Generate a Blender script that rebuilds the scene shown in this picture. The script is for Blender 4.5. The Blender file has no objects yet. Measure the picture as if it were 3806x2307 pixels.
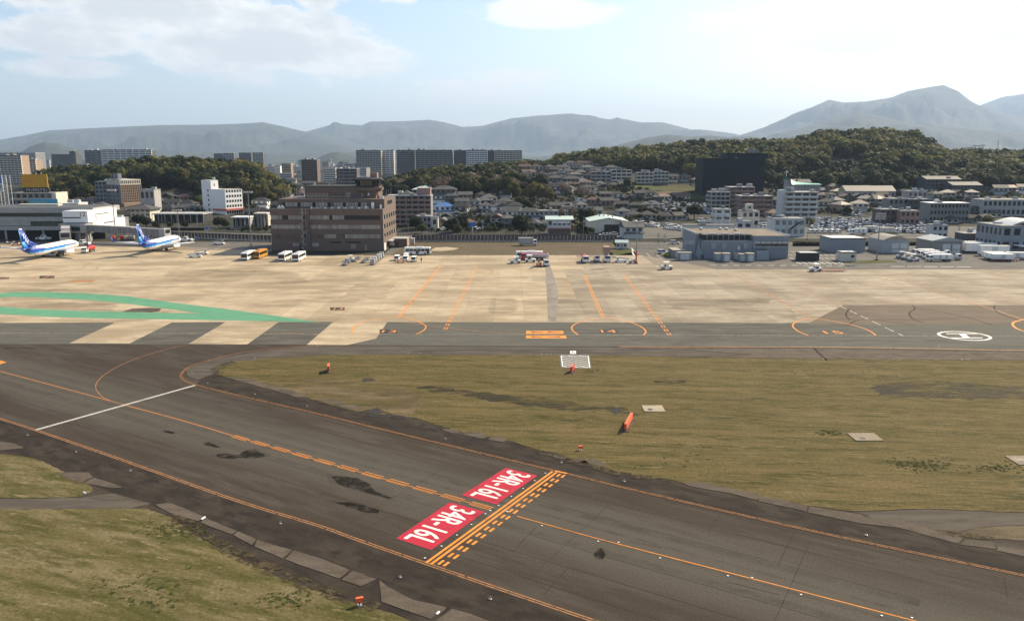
import bpy, bmesh, math, random
from mathutils import Vector, Matrix, noise as mnoise
R = math.radians
random.seed(7)
SC = bpy.context.scene
COL = SC.collection
# ------------------------------------------------------------------ camera
F, CAMH = 2900.0, 38.0                      # focal length in pixels of a 3806 px wide frame, eye height in metres
PITCH = math.atan((1153.5 - 590) / F)
cp, sp = math.cos(PITCH), math.sin(PITCH)
cam = bpy.data.cameras.new('camera'); cam.lens = F / 3806 * 36; cam.sensor_width = 36
cam.clip_start = 1; cam.clip_end = 60000
camo = bpy.data.objects.new('camera', cam); COL.objects.link(camo)
camo.location = (0, 0, CAMH); camo.rotation_euler = (math.pi / 2 - PITCH, 0, 0)
SC.camera = camo
# ------------------------------------------------------------------ sun, sky, exposure
SUN_AZ, SUN_EL = R(47), R(35)               # azimuth to the right of the view axis (+Y)
sd = Vector((math.sin(SUN_AZ) * math.cos(SUN_EL), math.cos(SUN_AZ) * math.cos(SUN_EL), math.sin(SUN_EL)))
sl = bpy.data.lights.new('sun', 'SUN'); sl.energy = 5.0; sl.angle = R(0.5); sl.color = (1, 0.85, 0.62)
so = bpy.data.objects.new('sun', sl); COL.objects.link(so); so.rotation_euler = sd.to_track_quat('Z', 'Y').to_euler()
SC.view_settings.view_transform = 'Standard'; SC.view_settings.look = 'None'
SC.view_settings.gamma = 1; SC.view_settings.use_curve_mapping = False
SC.view_settings.exposure = 0.84
W = bpy.data.worlds.new('World'); SC.world = W; W.use_nodes = True
def build_world():
    nt = W.node_tree; nt.nodes.clear(); N = nt.nodes.new; L = nt.links.new
    out = N('ShaderNodeOutputWorld'); bg = N('ShaderNodeBackground'); L(bg.outputs[0], out.inputs[0])
    sky = N('ShaderNodeTexSky'); sky.sky_type = 'NISHITA'; sky.sun_disc = False
    sky.sun_elevation = SUN_EL; sky.sun_rotation = SUN_AZ; sky.air_density = 1.0; sky.dust_density = 1.3; sky.ozone_density = 1.5
    tc = N('ShaderNodeTexCoord'); sep = N('ShaderNodeSeparateXYZ'); L(tc.outputs['Generated'], sep.inputs[0])
    def M(op, a, b=None, c=None):
        n = N('ShaderNodeMath'); n.operation = op
        for i, v in enumerate((a, b, c)):
            if v is None: continue
            if isinstance(v, (int, float)): n.inputs[i].default_value = v
            else: L(v, n.inputs[i])
        return n.outputs[0]
    az = M('ARCTAN2', sep.outputs[0], sep.outputs[1]); el = M('ARCSINE', sep.outputs[2])
    cx = N('ShaderNodeCombineXYZ'); L(M('MULTIPLY', az, 1.0), cx.inputs[0]); L(M('MULTIPLY', el, 2.1), cx.inputs[1])
    def nz(scale, det, rough, off):
        m = N('ShaderNodeVectorMath'); m.operation = 'ADD'; L(cx.outputs[0], m.inputs[0]); m.inputs[1].default_value = (off, off * .7, off * .3)
        t = N('ShaderNodeTexNoise'); t.inputs['Scale'].default_value = scale; t.inputs['Detail'].default_value = det
        t.inputs['Roughness'].default_value = rough; L(m.outputs[0], t.inputs['Vector']); return t.outputs[0]
    n1 = nz(11, 9, .6, 3.1); n2 = nz(42, 6, .62, 9.7); n3 = nz(3.0, 3, .5, 1.3)
    # cloud banks as they hang in this sky: azimuth, elevation, half widths (radians)
    banks = []
    for x, y, wx, wy, s in [(60, 75, 330, 60, 1), (420, 75, 300, 55, 1), (760, 110, 330, 75, 1.05), (1020, 190, 330, 85, 1.1), (1280, 240, 260, 60, 1.05),
                         (520, 220, 330, 50, .85), (860, 265, 260, 40, .8), (1120, 320, 260, 36, .7), (1450, 15, 220, 42, .95), (1225, 68, 70, 30, .8), (2000, 92, 260, 42, .95),
                         (140, 335, 120, 30, .62), (480, 315, 260, 32, .66), (1800, 345, 330, 60, .72), (2680, 140, 250, 40, .75), (3330, 175, 620, 85, .8), (3050, 60, 420, 26, .6)]:
        banks.append(((x - 1903) / F, (590 - y) / F, wx / F * 1.15, wy / F * 1.35, s))
    tot = None
    for a0, e0, wa, we, s in banks:
        u = M('DIVIDE', M('SUBTRACT', az, a0), wa); v = M('DIVIDE', M('SUBTRACT', el, e0), we)
        d = M('ADD', M('MULTIPLY', u, u), M('MULTIPLY', v, v))
        g = M('MULTIPLY', M('DIVIDE', 1.0, M('ADD', 1.0, M('MULTIPLY', d, d))), s)
        tot = g if tot is None else M('MAXIMUM', tot, g)
    # the rest of the sky carries the same scattered fair-weather cloud
    rest = M('MULTIPLY', M('MULTIPLY', n3, .78), M('GREATER_THAN', M('ABSOLUTE', az), 0.72))
    tot = M('MAXIMUM', tot, rest)
    dens = M('ADD', tot, M('ADD', M('MULTIPLY', M('SUBTRACT', n1, .5), 1.5), M('MULTIPLY', M('SUBTRACT', n2, .5), .6)))
    mr = N('ShaderNodeMapRange'); mr.interpolation_type = 'SMOOTHSTEP'; L(dens, mr.inputs[0]); mr.inputs[1].default_value = .45; mr.inputs[2].default_value = .80
    mr.inputs[3].default_value = 0; mr.inputs[4].default_value = .93
    ms = N('ShaderNodeMapRange'); ms.interpolation_type = 'SMOOTHSTEP'
    L(M('SUBTRACT', M('MULTIPLY', n1, .9), M('MULTIPLY', tot, -.25)), ms.inputs[0]); ms.inputs[1].default_value = .56; ms.inputs[2].default_value = .78; ms.inputs[3].default_value = 0; ms.inputs[4].default_value = .8
    away = N('ShaderNodeMapRange'); away.interpolation_type = 'SMOOTHSTEP'; L(az, away.inputs[0]); away.inputs[1].default_value = .05; away.inputs[2].default_value = -.22     # clouds near the sun glow through, those away from it show grey bases
    cc = N('ShaderNodeMix'); cc.data_type = 'RGBA'; L(M('MULTIPLY', ms.outputs[0], away.outputs[0]), cc.inputs[0]); cc.inputs[6].default_value = (7.0, 6.8, 6.4, 1); cc.inputs[7].default_value = (4.3, 4.4, 4.45, 1)
    mix = N('ShaderNodeMix'); mix.data_type = 'RGBA'; L(mr.outputs[0], mix.inputs[0]); L(sky.outputs[0], mix.inputs[6]); L(cc.outputs[2], mix.inputs[7])
    L(mix.outputs[2], bg.inputs[0]); bg.inputs[1].default_value = 0.105
build_world()
try:
    SC.cycles.max_bounces = 5; SC.cycles.volume_bounces = 0; SC.cycles.transparent_max_bounces = 8
except Exception: pass
# ------------------------------------------------------------------ where a sight line meets the ground
def ray(px, py):
    a = (px - 1903) / F; b = (py - 1153.5) / F
    return (a, cp - b * sp, -sp - b * cp)
def G(px, py, z=0.0):
    d = ray(px, py); t = (z - CAMH) / d[2]
    return Vector((d[0] * t, d[1] * t, z))
def XD(px, D): return (px - 1903) / F * (D * cp + CAMH * sp)            # X of a column at ground distance D (ground level)
def ZD(py, D):
    d = ray(1903, py); return CAMH + d[2] * D / d[1]
TC = [-900, 0, 300, 600, 900, 1100, 1350, 1700, 2000, 2300, 2600, 2900, 3100, 3350, 3540, 3806, 4700]
TD = [440, 500, 560, 620, 680, 760, 860, 960, 1100, 1300, 1600, 2600]
TZ = [[0]*17,
 [0,0,0,0,0,0,0,2,3,2,1,.5,1,1,1,2,2],
 [3,3,4,5,2,0,2,5,7,5,1.5,2,2.5,3,3,4,4],
 [8,8,13,17,11,2,8,13,13,9,4,6,7,8,8,8,8],
 [10,12,20,27,24,3,10,20,21,15,11,13,14,14,12,12,12],
 [10,12,20,29,25,3,8,22,27,24,21,24,28,28,20,18,18],
 [8,8,12,20,14,3,6,16,28,30,34,36,46,45,27,25,20],
 [5,5,6,6,5,3,5,10,24,36,44,46,58,58,33,33,24],
 [4,4,4,4,4,3,4,6,16,32,44,46,56,56,36,35,26],
 [4,4,4,4,4,4,4,5,10,20,30,34,40,40,30,28,20],
 [4,4,4,4,4,4,4,5,6,10,15,18,18,18,16,15,10],
 [4]*17]
def TH(x, y):
    D = y if y > 1 else 1
    if D <= 440: return 0.0
    c = 1903 + F * x / (D * cp)
    D = min(D, 2599.9); c = max(-899.9, min(4699.9, c))
    i = next(k for k in range(len(TD) - 1) if TD[k + 1] >= D); j = next(k for k in range(len(TC) - 1) if TC[k + 1] >= c)
    u = (D - TD[i]) / (TD[i + 1] - TD[i]); v = (c - TC[j]) / (TC[j + 1] - TC[j])
    u = u * u * (3 - 2 * u); v = v * v * (3 - 2 * v)
    a = TZ[i][j] * (1 - v) + TZ[i][j + 1] * v; b = TZ[i + 1][j] * (1 - v) + TZ[i + 1][j + 1] * v
    return a * (1 - u) + b * u
def T(px, py):
    d = ray(px, py); t = 60.0
    while t < 4000:
        x, y, z = d[0] * t, d[1] * t, CAMH + d[2] * t
        if z <= TH(x, y): break
        t += 1.5 if t < 1400 else 8
    return Vector((x, y, TH(x, y)))
# ------------------------------------------------------------------ materials
MATS = {}
def lin(c): return tuple(((v / 255) / 12.92 if v / 255 <= .04045 else ((v / 255 + .055) / 1.055) ** 2.4) for v in c)
def fade(nt, vec, alpha):
    """thin film that breaks up into patches: noise scale, where it ends, where it is whole"""
    N = nt.nodes.new; L = nt.links.new; t = N('ShaderNodeTexNoise'); t.inputs['Scale'].default_value = alpha[0]; t.inputs['Detail'].default_value = 8; t.inputs['Roughness'].default_value = .7; L(vec, t.inputs['Vector'])
    mr = N('ShaderNodeMapRange'); L(t.outputs[0], mr.inputs[0]); mr.inputs[1].default_value = alpha[1]; mr.inputs[2].default_value = alpha[2]; mr.inputs[4].default_value = alpha[3] if len(alpha) > 3 else 1.0; tr = N('ShaderNodeBsdfTransparent'); mx = N('ShaderNodeMixShader')
    L(mr.outputs[0], mx.inputs[0]); L(tr.outputs[0], mx.inputs[1]); L(nt.nodes['Principled BSDF'].outputs[0], mx.inputs[2]); L(mx.outputs[0], nt.nodes['Material Output'].inputs[0])
def mat(name, col, rough=.8, metal=0.0, var=.12, scale=.6, bump=0.0, spec=.35, objvar=0.0, leaf=False, stretch=None, alpha=None):
    """plain painted or mineral surface: colour with soft wear noise in place coordinates"""
    if name in MATS: return MATS[name]
    m = bpy.data.materials.new(name); m.use_nodes = True; nt = m.node_tree; N = nt.nodes.new; L = nt.links.new
    b = nt.nodes['Principled BSDF']; b.inputs['Roughness'].default_value = rough; b.inputs['Metallic'].default_value = metal
    b.inputs['Specular IOR Level'].default_value = spec
    g = N('ShaderNodeNewGeometry'); t = N('ShaderNodeTexNoise'); t.inputs['Scale'].default_value = scale; t.inputs['Detail'].default_value = 6; t.inputs['Roughness'].default_value = .62
    src = g.outputs['Position']
    if stretch:
        mp = N('ShaderNodeMapping'); L(src, mp.inputs[0]); mp.inputs['Scale'].default_value = stretch[:3]
        if len(stretch) > 3: mp.inputs['Rotation'].default_value = (0, 0, stretch[3])
        src = mp.outputs[0]
    L(src, t.inputs['Vector'])
    mr = N('ShaderNodeMapRange'); L(t.outputs[0], mr.inputs[0]); mr.inputs[1].default_value = .3; mr.inputs[2].default_value = .7
    mr.inputs[3].default_value = 1 - var; mr.inputs[4].default_value = 1 + var
    fac = mr.outputs[0]
    if objvar:
        oi = N('ShaderNodeObjectInfo'); m2 = N('ShaderNodeMapRange'); L(oi.outputs['Random'], m2.inputs[0]); m2.inputs[3].default_value = 1 - objvar; m2.inputs[4].default_value = 1 + objvar
        mm = N('ShaderNodeMath'); mm.operation = 'MULTIPLY'; L(fac, mm.inputs[0]); L(m2.outputs[0], mm.inputs[1]); fac = mm.outputs[0]
    v = N('ShaderNodeVectorMath'); v.operation = 'SCALE'; v.inputs[0].default_value = col[:3]; L(fac, v.inputs['Scale']); L(v.outputs[0], b.inputs['Base Color'])
    if bump:
        bp = N('ShaderNodeBump'); bp.inputs['Strength'].default_value = bump; bp.inputs['Distance'].default_value = .05; L(t.outputs[0], bp.inputs['Height']); L(bp.outputs[0], b.inputs['Normal'])
    if leaf:
        tr = N('ShaderNodeBsdfTranslucent'); L(v.outputs[0], tr.inputs[0]); mx = N('ShaderNodeMixShader'); mx.inputs[0].default_value = .3
        L(b.outputs[0], mx.inputs[1]); L(tr.outputs[0], mx.inputs[2]); L(mx.outputs[0], nt.nodes['Material Output'].inputs[0])
    if alpha: fade(nt, g.outputs['Position'], alpha)
    MATS[name] = m; return m
def ground_mat(name, cols, scales, rot=0.0, stretch=(1, 1), rough=.95, bump=.3, fine=6.0, objvar=0.0, alpha=None, spec=.08, lane=None, grain=.28):
    """two or three tones of one ground mixed by noises of different size and grain, streaked along one direction"""
    m = bpy.data.materials.new(name); m.use_nodes = True; nt = m.node_tree; N = nt.nodes.new; L = nt.links.new
    b = nt.nodes['Principled BSDF']; b.inputs['Roughness'].default_value = rough; b.inputs['Specular IOR Level'].default_value = spec
    g = N('ShaderNodeNewGeometry'); mp = N('ShaderNodeMapping'); mp.vector_type = 'POINT'; L(g.outputs['Position'], mp.inputs[0])
    mp.inputs['Rotation'].default_value = (0, 0, rot); mp2 = N('ShaderNodeMapping'); L(mp.outputs[0], mp2.inputs[0]); mp2.inputs['Scale'].default_value = (stretch[0], stretch[1], 1)
    cur = None
    for i, (c, s) in enumerate(zip(cols, scales)):
        if cur is None:
            rg = N('ShaderNodeRGB'); rg.outputs[0].default_value = (*c, 1); cur = rg.outputs[0]; continue
        s, lo, hi = s if isinstance(s, tuple) else (s, .42, .62)
        t = N('ShaderNodeTexNoise'); t.inputs['Scale'].default_value = s; t.inputs['Detail'].default_value = 7; t.inputs['Roughness'].default_value = .65
        ad = N('ShaderNodeVectorMath'); ad.operation = 'ADD'; L(mp2.outputs[0], ad.inputs[0]); ad.inputs[1].default_value = (31.7 * i, 17.1 * i, 0); L(ad.outputs[0], t.inputs['Vector'])
        mr = N('ShaderNodeMapRange'); mr.interpolation_type = 'SMOOTHSTEP'; L(t.outputs[0], mr.inputs[0]); mr.inputs[1].default_value = lo; mr.inputs[2].default_value = hi
        mx = N('ShaderNodeMix'); mx.data_type = 'RGBA'; L(mr.outputs[0], mx.inputs[0]); L(cur, mx.inputs[6]); mx.inputs[7].default_value = (*c, 1); cur = mx.outputs[2]
    if lane:                                        # wheel-worn paler lane along a line, soft and uneven at its sides
        sx = N('ShaderNodeSeparateXYZ'); L(mp.outputs[0], sx.inputs[0]); w = N('ShaderNodeTexNoise'); w.inputs['Scale'].default_value = .05; w.inputs['Detail'].default_value = 5; L(mp2.outputs[0], w.inputs['Vector'])
        def MM(op, a, b2):
            n_ = N('ShaderNodeMath'); n_.operation = op
            for i_, v_ in enumerate((a, b2)):
                if isinstance(v_, (int, float)): n_.inputs[i_].default_value = v_
                else: L(v_, n_.inputs[i_])
            return n_.outputs[0]
        d = MM('ADD', MM('ABSOLUTE', MM('SUBTRACT', sx.outputs[1], lane[0]), 0), MM('MULTIPLY', MM('SUBTRACT', w.outputs[0], .5), 9.0))
        mr = N('ShaderNodeMapRange'); mr.interpolation_type = 'SMOOTHSTEP'; L(d, mr.inputs[0]); mr.inputs[1].default_value = lane[1]; mr.inputs[2].default_value = lane[2]; mr.inputs[3].default_value = lane[4]; mr.inputs[4].default_value = 0
        mx = N('ShaderNodeMix'); mx.data_type = 'RGBA'; L(mr.outputs[0], mx.inputs[0]); L(cur, mx.inputs[6]); mx.inputs[7].default_value = (*lane[3], 1); cur = mx.outputs[2]
    f = N('ShaderNodeTexNoise'); f.inputs['Scale'].default_value = fine; f.inputs['Detail'].default_value = 5; f.inputs['Roughness'].default_value = .7; L(g.outputs['Position'], f.inputs['Vector'])
    mr = N('ShaderNodeMapRange'); L(f.outputs[0], mr.inputs[0]); mr.inputs[1].default_value = .25; mr.inputs[2].default_value = .75; mr.inputs[3].default_value = 1 - grain; mr.inputs[4].default_value = 1 + grain
    fac = mr.outputs[0]
    if objvar:
        oi = N('ShaderNodeObjectInfo'); m2 = N('ShaderNodeMapRange'); L(oi.outputs['Random'], m2.inputs[0]); m2.inputs[3].default_value = 1 - objvar; m2.inputs[4].default_value = 1 + objvar * .6
        mm = N('ShaderNodeMath'); mm.operation = 'MULTIPLY'; L(fac, mm.inputs[0]); L(m2.outputs[0], mm.inputs[1]); fac = mm.outputs[0]
    v = N('ShaderNodeVectorMath'); v.operation = 'SCALE'; L(cur, v.inputs[0]); L(fac, v.inputs['Scale']); L(v.outputs[0], b.inputs['Base Color'])
    if bump:
        bp = N('ShaderNodeBump'); bp.inputs['Strength'].default_value = bump; bp.inputs['Distance'].default_value = .08; L(f.outputs[0], bp.inputs['Height']); L(bp.outputs[0], b.inputs['Normal'])
    if alpha: fade(nt, mp2.outputs[0], alpha)
    MATS[name] = m; return m
TAXI = math.atan2(59.2 - 137.6, 33.9 + 93.4)          # direction of the diagonal taxiway
_a = G(867, 1620); CLY = math.sin(-TAXI) * _a.x + math.cos(-TAXI) * _a.y
M_ASPH = ground_mat('taxiway_asphalt', [(.062, .050, .039), (.043, .034, .026), (.072, .061, .049), (.052, .040, .030)], [0, .10, .16, .45], -TAXI, (.22, 1.3), bump=.15, fine=5, grain=.34, lane=(CLY, 2.0, 9.5, (.090, .080, .064), .8))
M_SHOU = ground_mat('shoulder_asphalt', [(.038, .031, .024), (.054, .043, .033), (.027, .022, .018)], [0, .22, .5], -TAXI, (.6, 1.2), bump=.2, fine=8)
M_BAND = ground_mat('grooved_asphalt', [(.098, .095, .078), (.076, .071, .059), (.115, .110, .092)], [0, .05, .35], 0, (.35, 1.6), bump=.15, fine=7)
M_DARKA = ground_mat('dark_asphalt', [(.085, .070, .056), (.062, .053, .044), (.105, .09, .07)], [0, .12, .4], 0, (.3, 1.4), fine=7)
M_ROADA = ground_mat('service_road_asphalt', [(.125, .118, .103), (.100, .094, .084), (.15, .14, .12)], [0, .10, .3], 0, (.5, 1), fine=5)
M_CONC = ground_mat('apron_concrete', [(.42, .335, .225), (.34, .27, .178), (.47, .38, .262), (.285, .228, .150)], [0, .045, .30, .07], 0, (.5, 1.15), bump=.1, fine=3, objvar=.11)
M_CONC2 = ground_mat('old_concrete', [(.095, .078, .060), (.072, .059, .045), (.115, .094, .072)], [0, .12, .5], 0, (.6, 1.3), bump=.15, fine=5, objvar=.1)
M_SEAL = mat('joint_sealant', (.20, .16, .11), .95)
M_GRASS = ground_mat('airfield_grass', [(.104, .080, .027), (.070, .060, .017), (.142, .106, .044), (.050, .047, .012), (.116, .087, .033), (.030, .035, .009), (.175, .138, .068)], [0, .045, .13, .24, .9, (1.3, .57, .70), (.8, .56, .70)], .10, (.30, 2.1), bump=.9, fine=2.6, grain=.42, spec=.1)
M_GRASSY = ground_mat('straw_grass', [(.128, .104, .046), (.092, .080, .028), (.165, .132, .068), (.068, .064, .018), (.20, .16, .085)], [0, .06, .15, .3, (.8, .54, .70)], .35, (.4, 1.8), bump=.9, fine=2.6, grain=.42, spec=.1)
M_GRASSD = ground_mat('dry_grass', [(.100, .078, .046), (.076, .060, .036), (.128, .10, .06)], [0, .08, .3], 0, (.4, 1.4), bump=.8, fine=4, spec=.1)
M_LAWN = ground_mat('green_turf', [(.058, .068, .019), (.045, .054, .016), (.076, .073, .025)], [0, .08, .3], 0, (.6, 1.4), bump=.6, fine=3, spec=.1)
M_TOWN = ground_mat('town_ground', [(.055, .05, .042), (.032, .034, .020), (.075, .07, .06), (.025, .028, .015)], [0, .02, .05, .03], 0, (1, 1), bump=.2, fine=.8)
M_STAIN = mat('oil_stain', (.016, .0145, .012), .95, var=.2, scale=1.5, spec=.05, alpha=(.7, .34, .56, .70))
M_SCUFF = mat('tyre_rubber', (.020, .018, .016), .9, var=.2, alpha=(.35, .40, .80, .30), spec=.05)
M_ORG = mat('orange_paint', (.66, .235, .03), .85, var=.16, scale=1.6, alpha=(2.6, .28, .40))
M_ORGF = mat('faded_orange_paint', (.36, .165, .06), .85, var=.25, scale=1.2, alpha=(1.8, .32, .48))
M_WPAINT = mat('white_paint', (.72, .69, .63), .85, var=.14, scale=1.5, alpha=(2.2, .24, .36))
M_WFADE = mat('faded_white_paint', (.46, .41, .33), .85, var=.25, scale=1.1, alpha=(1.2, .34, .52))
M_REDP = mat('red_panel_paint', (.40, .010, .030), .85, var=.2, scale=.9, alpha=(1.7, .22, .34))
M_GREENP = ground_mat('green_band_paint', [(.105, .275, .165), (.088, .235, .14), (.125, .30, .185)], [0, .1, .5], 0, (.4, 1.4), bump=.05, fine=4)
M_BLACKP = mat('black_paint', (.03, .028, .026), .85, var=.2)
M_WHITE = mat('white_enamel', (.80, .79, .76), .4, var=.05, scale=.9)
M_CREAM = mat('cream_render', (.60, .55, .455), .85, var=.1, scale=.3)
M_LWALL = mat('pale_grey_render', (.37, .36, .34), .85, var=.12, scale=.3)
M_GWALL = mat('grey_render', (.21, .21, .205), .85, var=.14, scale=.3)
M_DGREY = mat('dark_grey_render', (.085, .085, .09), .85, var=.15, scale=.3)
M_BRICK = mat('brown_tile', (.150, .108, .086), .75, var=.10, scale=.5)
M_PINK = mat('pink_brick', (.30, .19, .16), .8, var=.12, scale=.4)
M_TAN = mat('tan_tile', (.33, .235, .165), .8, var=.12, scale=.4)
M_STEEL = mat('galvanised_steel', (.42, .42, .41), .45, .6, var=.1)
M_BLUEG = mat('blue_grey_cladding', (.225, .25, .275), .6, var=.08, scale=.25)
M_BLUEG2 = mat('blue_grey_trim', (.30, .325, .345), .6, var=.08, scale=.25)
M_PALE = mat('pale_cladding', (.50, .52, .515), .55, var=.07, scale=.3)
M_GLASS = mat('dark_glass', (.022, .026, .028), .12, var=.3, scale=.4, spec=.6)
M_BLIND = mat('glass_over_blinds', (.30, .27, .24), .3, var=.15, scale=.6, spec=.6, objvar=.25)
M_GGLASS = mat('green_glass', (.03, .055, .045), .12, var=.3, scale=.5, spec=.6)
M_RUB = mat('rubber', (.018, .018, .018), .9)
M_DARK = mat('dark_fitting', (.035, .035, .035), .7)
M_ROOFD = mat('dark_roof_tile', (.030, .030, .031), .8, var=.2, scale=.8, objvar=.3)
M_ROOFG = mat('grey_roof_tile', (.078, .077, .074), .75, var=.18, scale=.8, objvar=.25)
M_ROOFB = mat('blue_roof_sheet', (.06, .16, .36), .5, var=.1)
M_ROOFR = mat('brown_red_roof_tile', (.115, .062, .046), .7, var=.18, scale=.8, objvar=.2)
M_ROOFP = mat('mint_roof_sheet', (.50, .60, .53), .5, var=.06)
M_ROOFT = mat('buff_roof', (.33, .285, .22), .7, var=.12)
M_COPPER = mat('green_copper', (.13, .38, .28), .45, var=.15)
M_NET = mat('black_netting', (.012, .014, .020), .9, var=.25, scale=.2)
M_BUSO = mat('bus_orange', (.62, .27, .035), .4, var=.05)
M_RED = mat('signal_red', (.55, .045, .03), .45, var=.08)
M_ORSIGN = mat('sign_orange', (.80, .14, .05), .6, var=.05)
M_REDF = mat('frame_red', (.45, .12, .09), .6, var=.15)
M_YEL = mat('yellow_paint', (.62, .42, .04), .5, var=.08)
M_BLUE = mat('ana_dark_blue', (.012, .055, .33), .35, var=.03)
M_LBLUE = mat('ana_light_blue', (.05, .30, .75), .35, var=.03)
M_SIGNB = mat('sign_blue', (.04, .16, .48), .5, var=.06)
M_SIGNT = mat('sign_teal', (.05, .30, .46), .5, var=.08)
M_SIGNY = mat('sign_amber', (.50, .26, .014), .6, var=.07)
M_BARK = mat('bark', (.09, .065, .045), .95, var=.3)
M_POLE = mat('pole_grey', (.26, .25, .23), .6, var=.1)
M_ROOFBR = mat('brown_gravel_roof', (.165, .130, .095), .9, var=.2, scale=.3)
M_CLOTH = mat('navy_workwear', (.02, .025, .045), .9)
# ------------------------------------------------------------------ helpers
def link(o, parent=None):
    COL.objects.link(o)
    if parent: o.parent = parent
    return o
def mobj(name, verts, faces, m, parent=None, smooth=False, mis=None):
    me = bpy.data.meshes.new(name); me.from_pydata([tuple(v) for v in verts], [], faces)
    for mm in (m if isinstance(m, (list, tuple)) else [m]): me.materials.append(mm)
    if mis:
        for p, i in zip(me.polygons, mis): p.material_index = i
    if smooth:
        for p in me.polygons: p.use_smooth = True
    me.update()
    return link(bpy.data.objects.new(name, me), parent)
def tag(o, label, cat, group=None):
    o['label'] = label; o['category'] = cat
    if group: o['group'] = group
    return o
def struct(o): o['kind'] = 'structure'; return o
def thing(name, label, cat, loc=(0, 0, 0), rz=0.0, group=None):
    o = link(bpy.data.objects.new(name, None)); o.location = loc; o.rotation_euler = (0, 0, rz); o.empty_display_size = .5
    return tag(o, label, cat, group)
def copy_tree(o, parent=None):
    c = o.copy(); COL.objects.link(c)
    if parent: c.parent = parent
    for ch in list(o.children): copy_tree(ch, c)
    return c
CUBES, CYLS = {}, {}
CV = [(0, 0, 0), (1, 0, 0), (1, 1, 0), (0, 1, 0), (0, 0, 1), (1, 0, 1), (1, 1, 1), (0, 1, 1)]
CF = [(0, 3, 2, 1), (4, 5, 6, 7), (0, 1, 5, 4), (1, 2, 6, 5), (2, 3, 7, 6), (3, 0, 4, 7)]
def box(parent, name, m, x0, x1, y0, y1, z0, z1, kind=None):
    """box part; alike boxes share one mesh"""
    me = CUBES.get(m.name)
    if me is None:
        me = bpy.data.meshes.new('block'); me.from_pydata(CV, [], CF); me.materials.append(m); CUBES[m.name] = me
    o = bpy.data.objects.new(name, me); link(o, parent); o.location = (x0, y0, z0); o.scale = (x1 - x0, y1 - y0, z1 - z0)
    return o
def cyl(parent, name, m, p0, p1, r0, r1=None, n=10):
    """round or tapered bar between two points"""
    r1 = r0 if r1 is None else r1
    key = (m.name, n, round(r1 / r0, 2))
    me = CYLS.get(key)
    if me is None:
        k = r1 / r0
        vs = [(math.cos(2 * math.pi * i / n), math.sin(2 * math.pi * i / n), 0) for i in range(n)] + [(k * math.cos(2 * math.pi * i / n), k * math.sin(2 * math.pi * i / n), 1) for i in range(n)]
        fs = [(i, (i + 1) % n, n + (i + 1) % n, n + i) for i in range(n)] + [tuple(range(n - 1, -1, -1)), tuple(range(n, 2 * n))]
        me = bpy.data.meshes.new('bar'); me.from_pydata(vs, [], fs); me.materials.append(m)
        for p in me.polygons: p.use_smooth = len(p.vertices) == 4
        CYLS[key] = me
    o = bpy.data.objects.new(name, me); link(o, parent)
    p0, p1 = Vector(p0), Vector(p1); d = p1 - p0
    o.location = p0; o.rotation_mode = 'QUATERNION'; o.rotation_quaternion = d.to_track_quat('Z', 'Y'); o.scale = (r0, r0, d.length)
    return o
def prism(parent, name, m, prof, a0, a1, axis='y', smooth=False):
    """profile (u,z) swept along an axis"""
    n = len(prof)
    f = (lambda u, z, a: (u, a, z)) if axis == 'y' else (lambda u, z, a: (a, u, z))
    vs = [f(u, z, a0) for u, z in prof] + [f(u, z, a1) for u, z in prof]
    fs = [(i, (i + 1) % n, n + (i + 1) % n, n + i) for i in range(n)] + [tuple(range(n - 1, -1, -1)), tuple(range(n, 2 * n))]
    o = mobj(name, vs, fs, m, parent)
    bm = bmesh.new(); bm.from_mesh(o.data); bmesh.ops.recalc_face_normals(bm, faces=bm.faces); bm.to_mesh(o.data); bm.free()
    return o
def sheet(name, pts, m, z=0.0, parent=None, thick=0.0, ragged=None):
    """flat piece of ground from its outline (world x,y)"""
    P = [Vector((p[0], p[1], 0)) for p in pts]
    if ragged:
        step, amp = ragged; Q = []
        for i, a in enumerate(P):
            b = P[(i + 1) % len(P)]; n = max(1, int((b - a).length / step)); nn = Vector((-(b - a).y, (b - a).x, 0)).normalized()
            for k in range(n):
                q = a.lerp(b, k / n); w = mnoise.noise(Vector((q.x * .9, q.y * .9, 3.3))) + .6 * mnoise.noise(Vector((q.x * 3.1, q.y * 3.1, 1.3)))
                Q.append(q + nn * amp * w)
        P = Q
    bm = bmesh.new(); vs = [bm.verts.new((p.x, p.y, z)) for p in P]; f = bm.faces.new(vs); bm.normal_update()
    if f.normal.z < 0: f.normal_flip()
    if thick:
        ge = bmesh.ops.extrude_face_region(bm, geom=[f])
        top = [v for v in ge['geom'] if isinstance(v, bmesh.types.BMVert)]
        for v in top: v.co.z += thick
        bmesh.ops.recalc_face_normals(bm, faces=bm.faces)
    bmesh.ops.triangulate(bm, faces=[f for f in bm.faces if len(f.verts) > 4])
    me = bpy.data.meshes.new(name); bm.to_mesh(me); bm.free(); me.materials.append(m)
    return link(bpy.data.objects.new(name, me), parent)
def gp(pts): return [G(*p) for p in pts]
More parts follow.
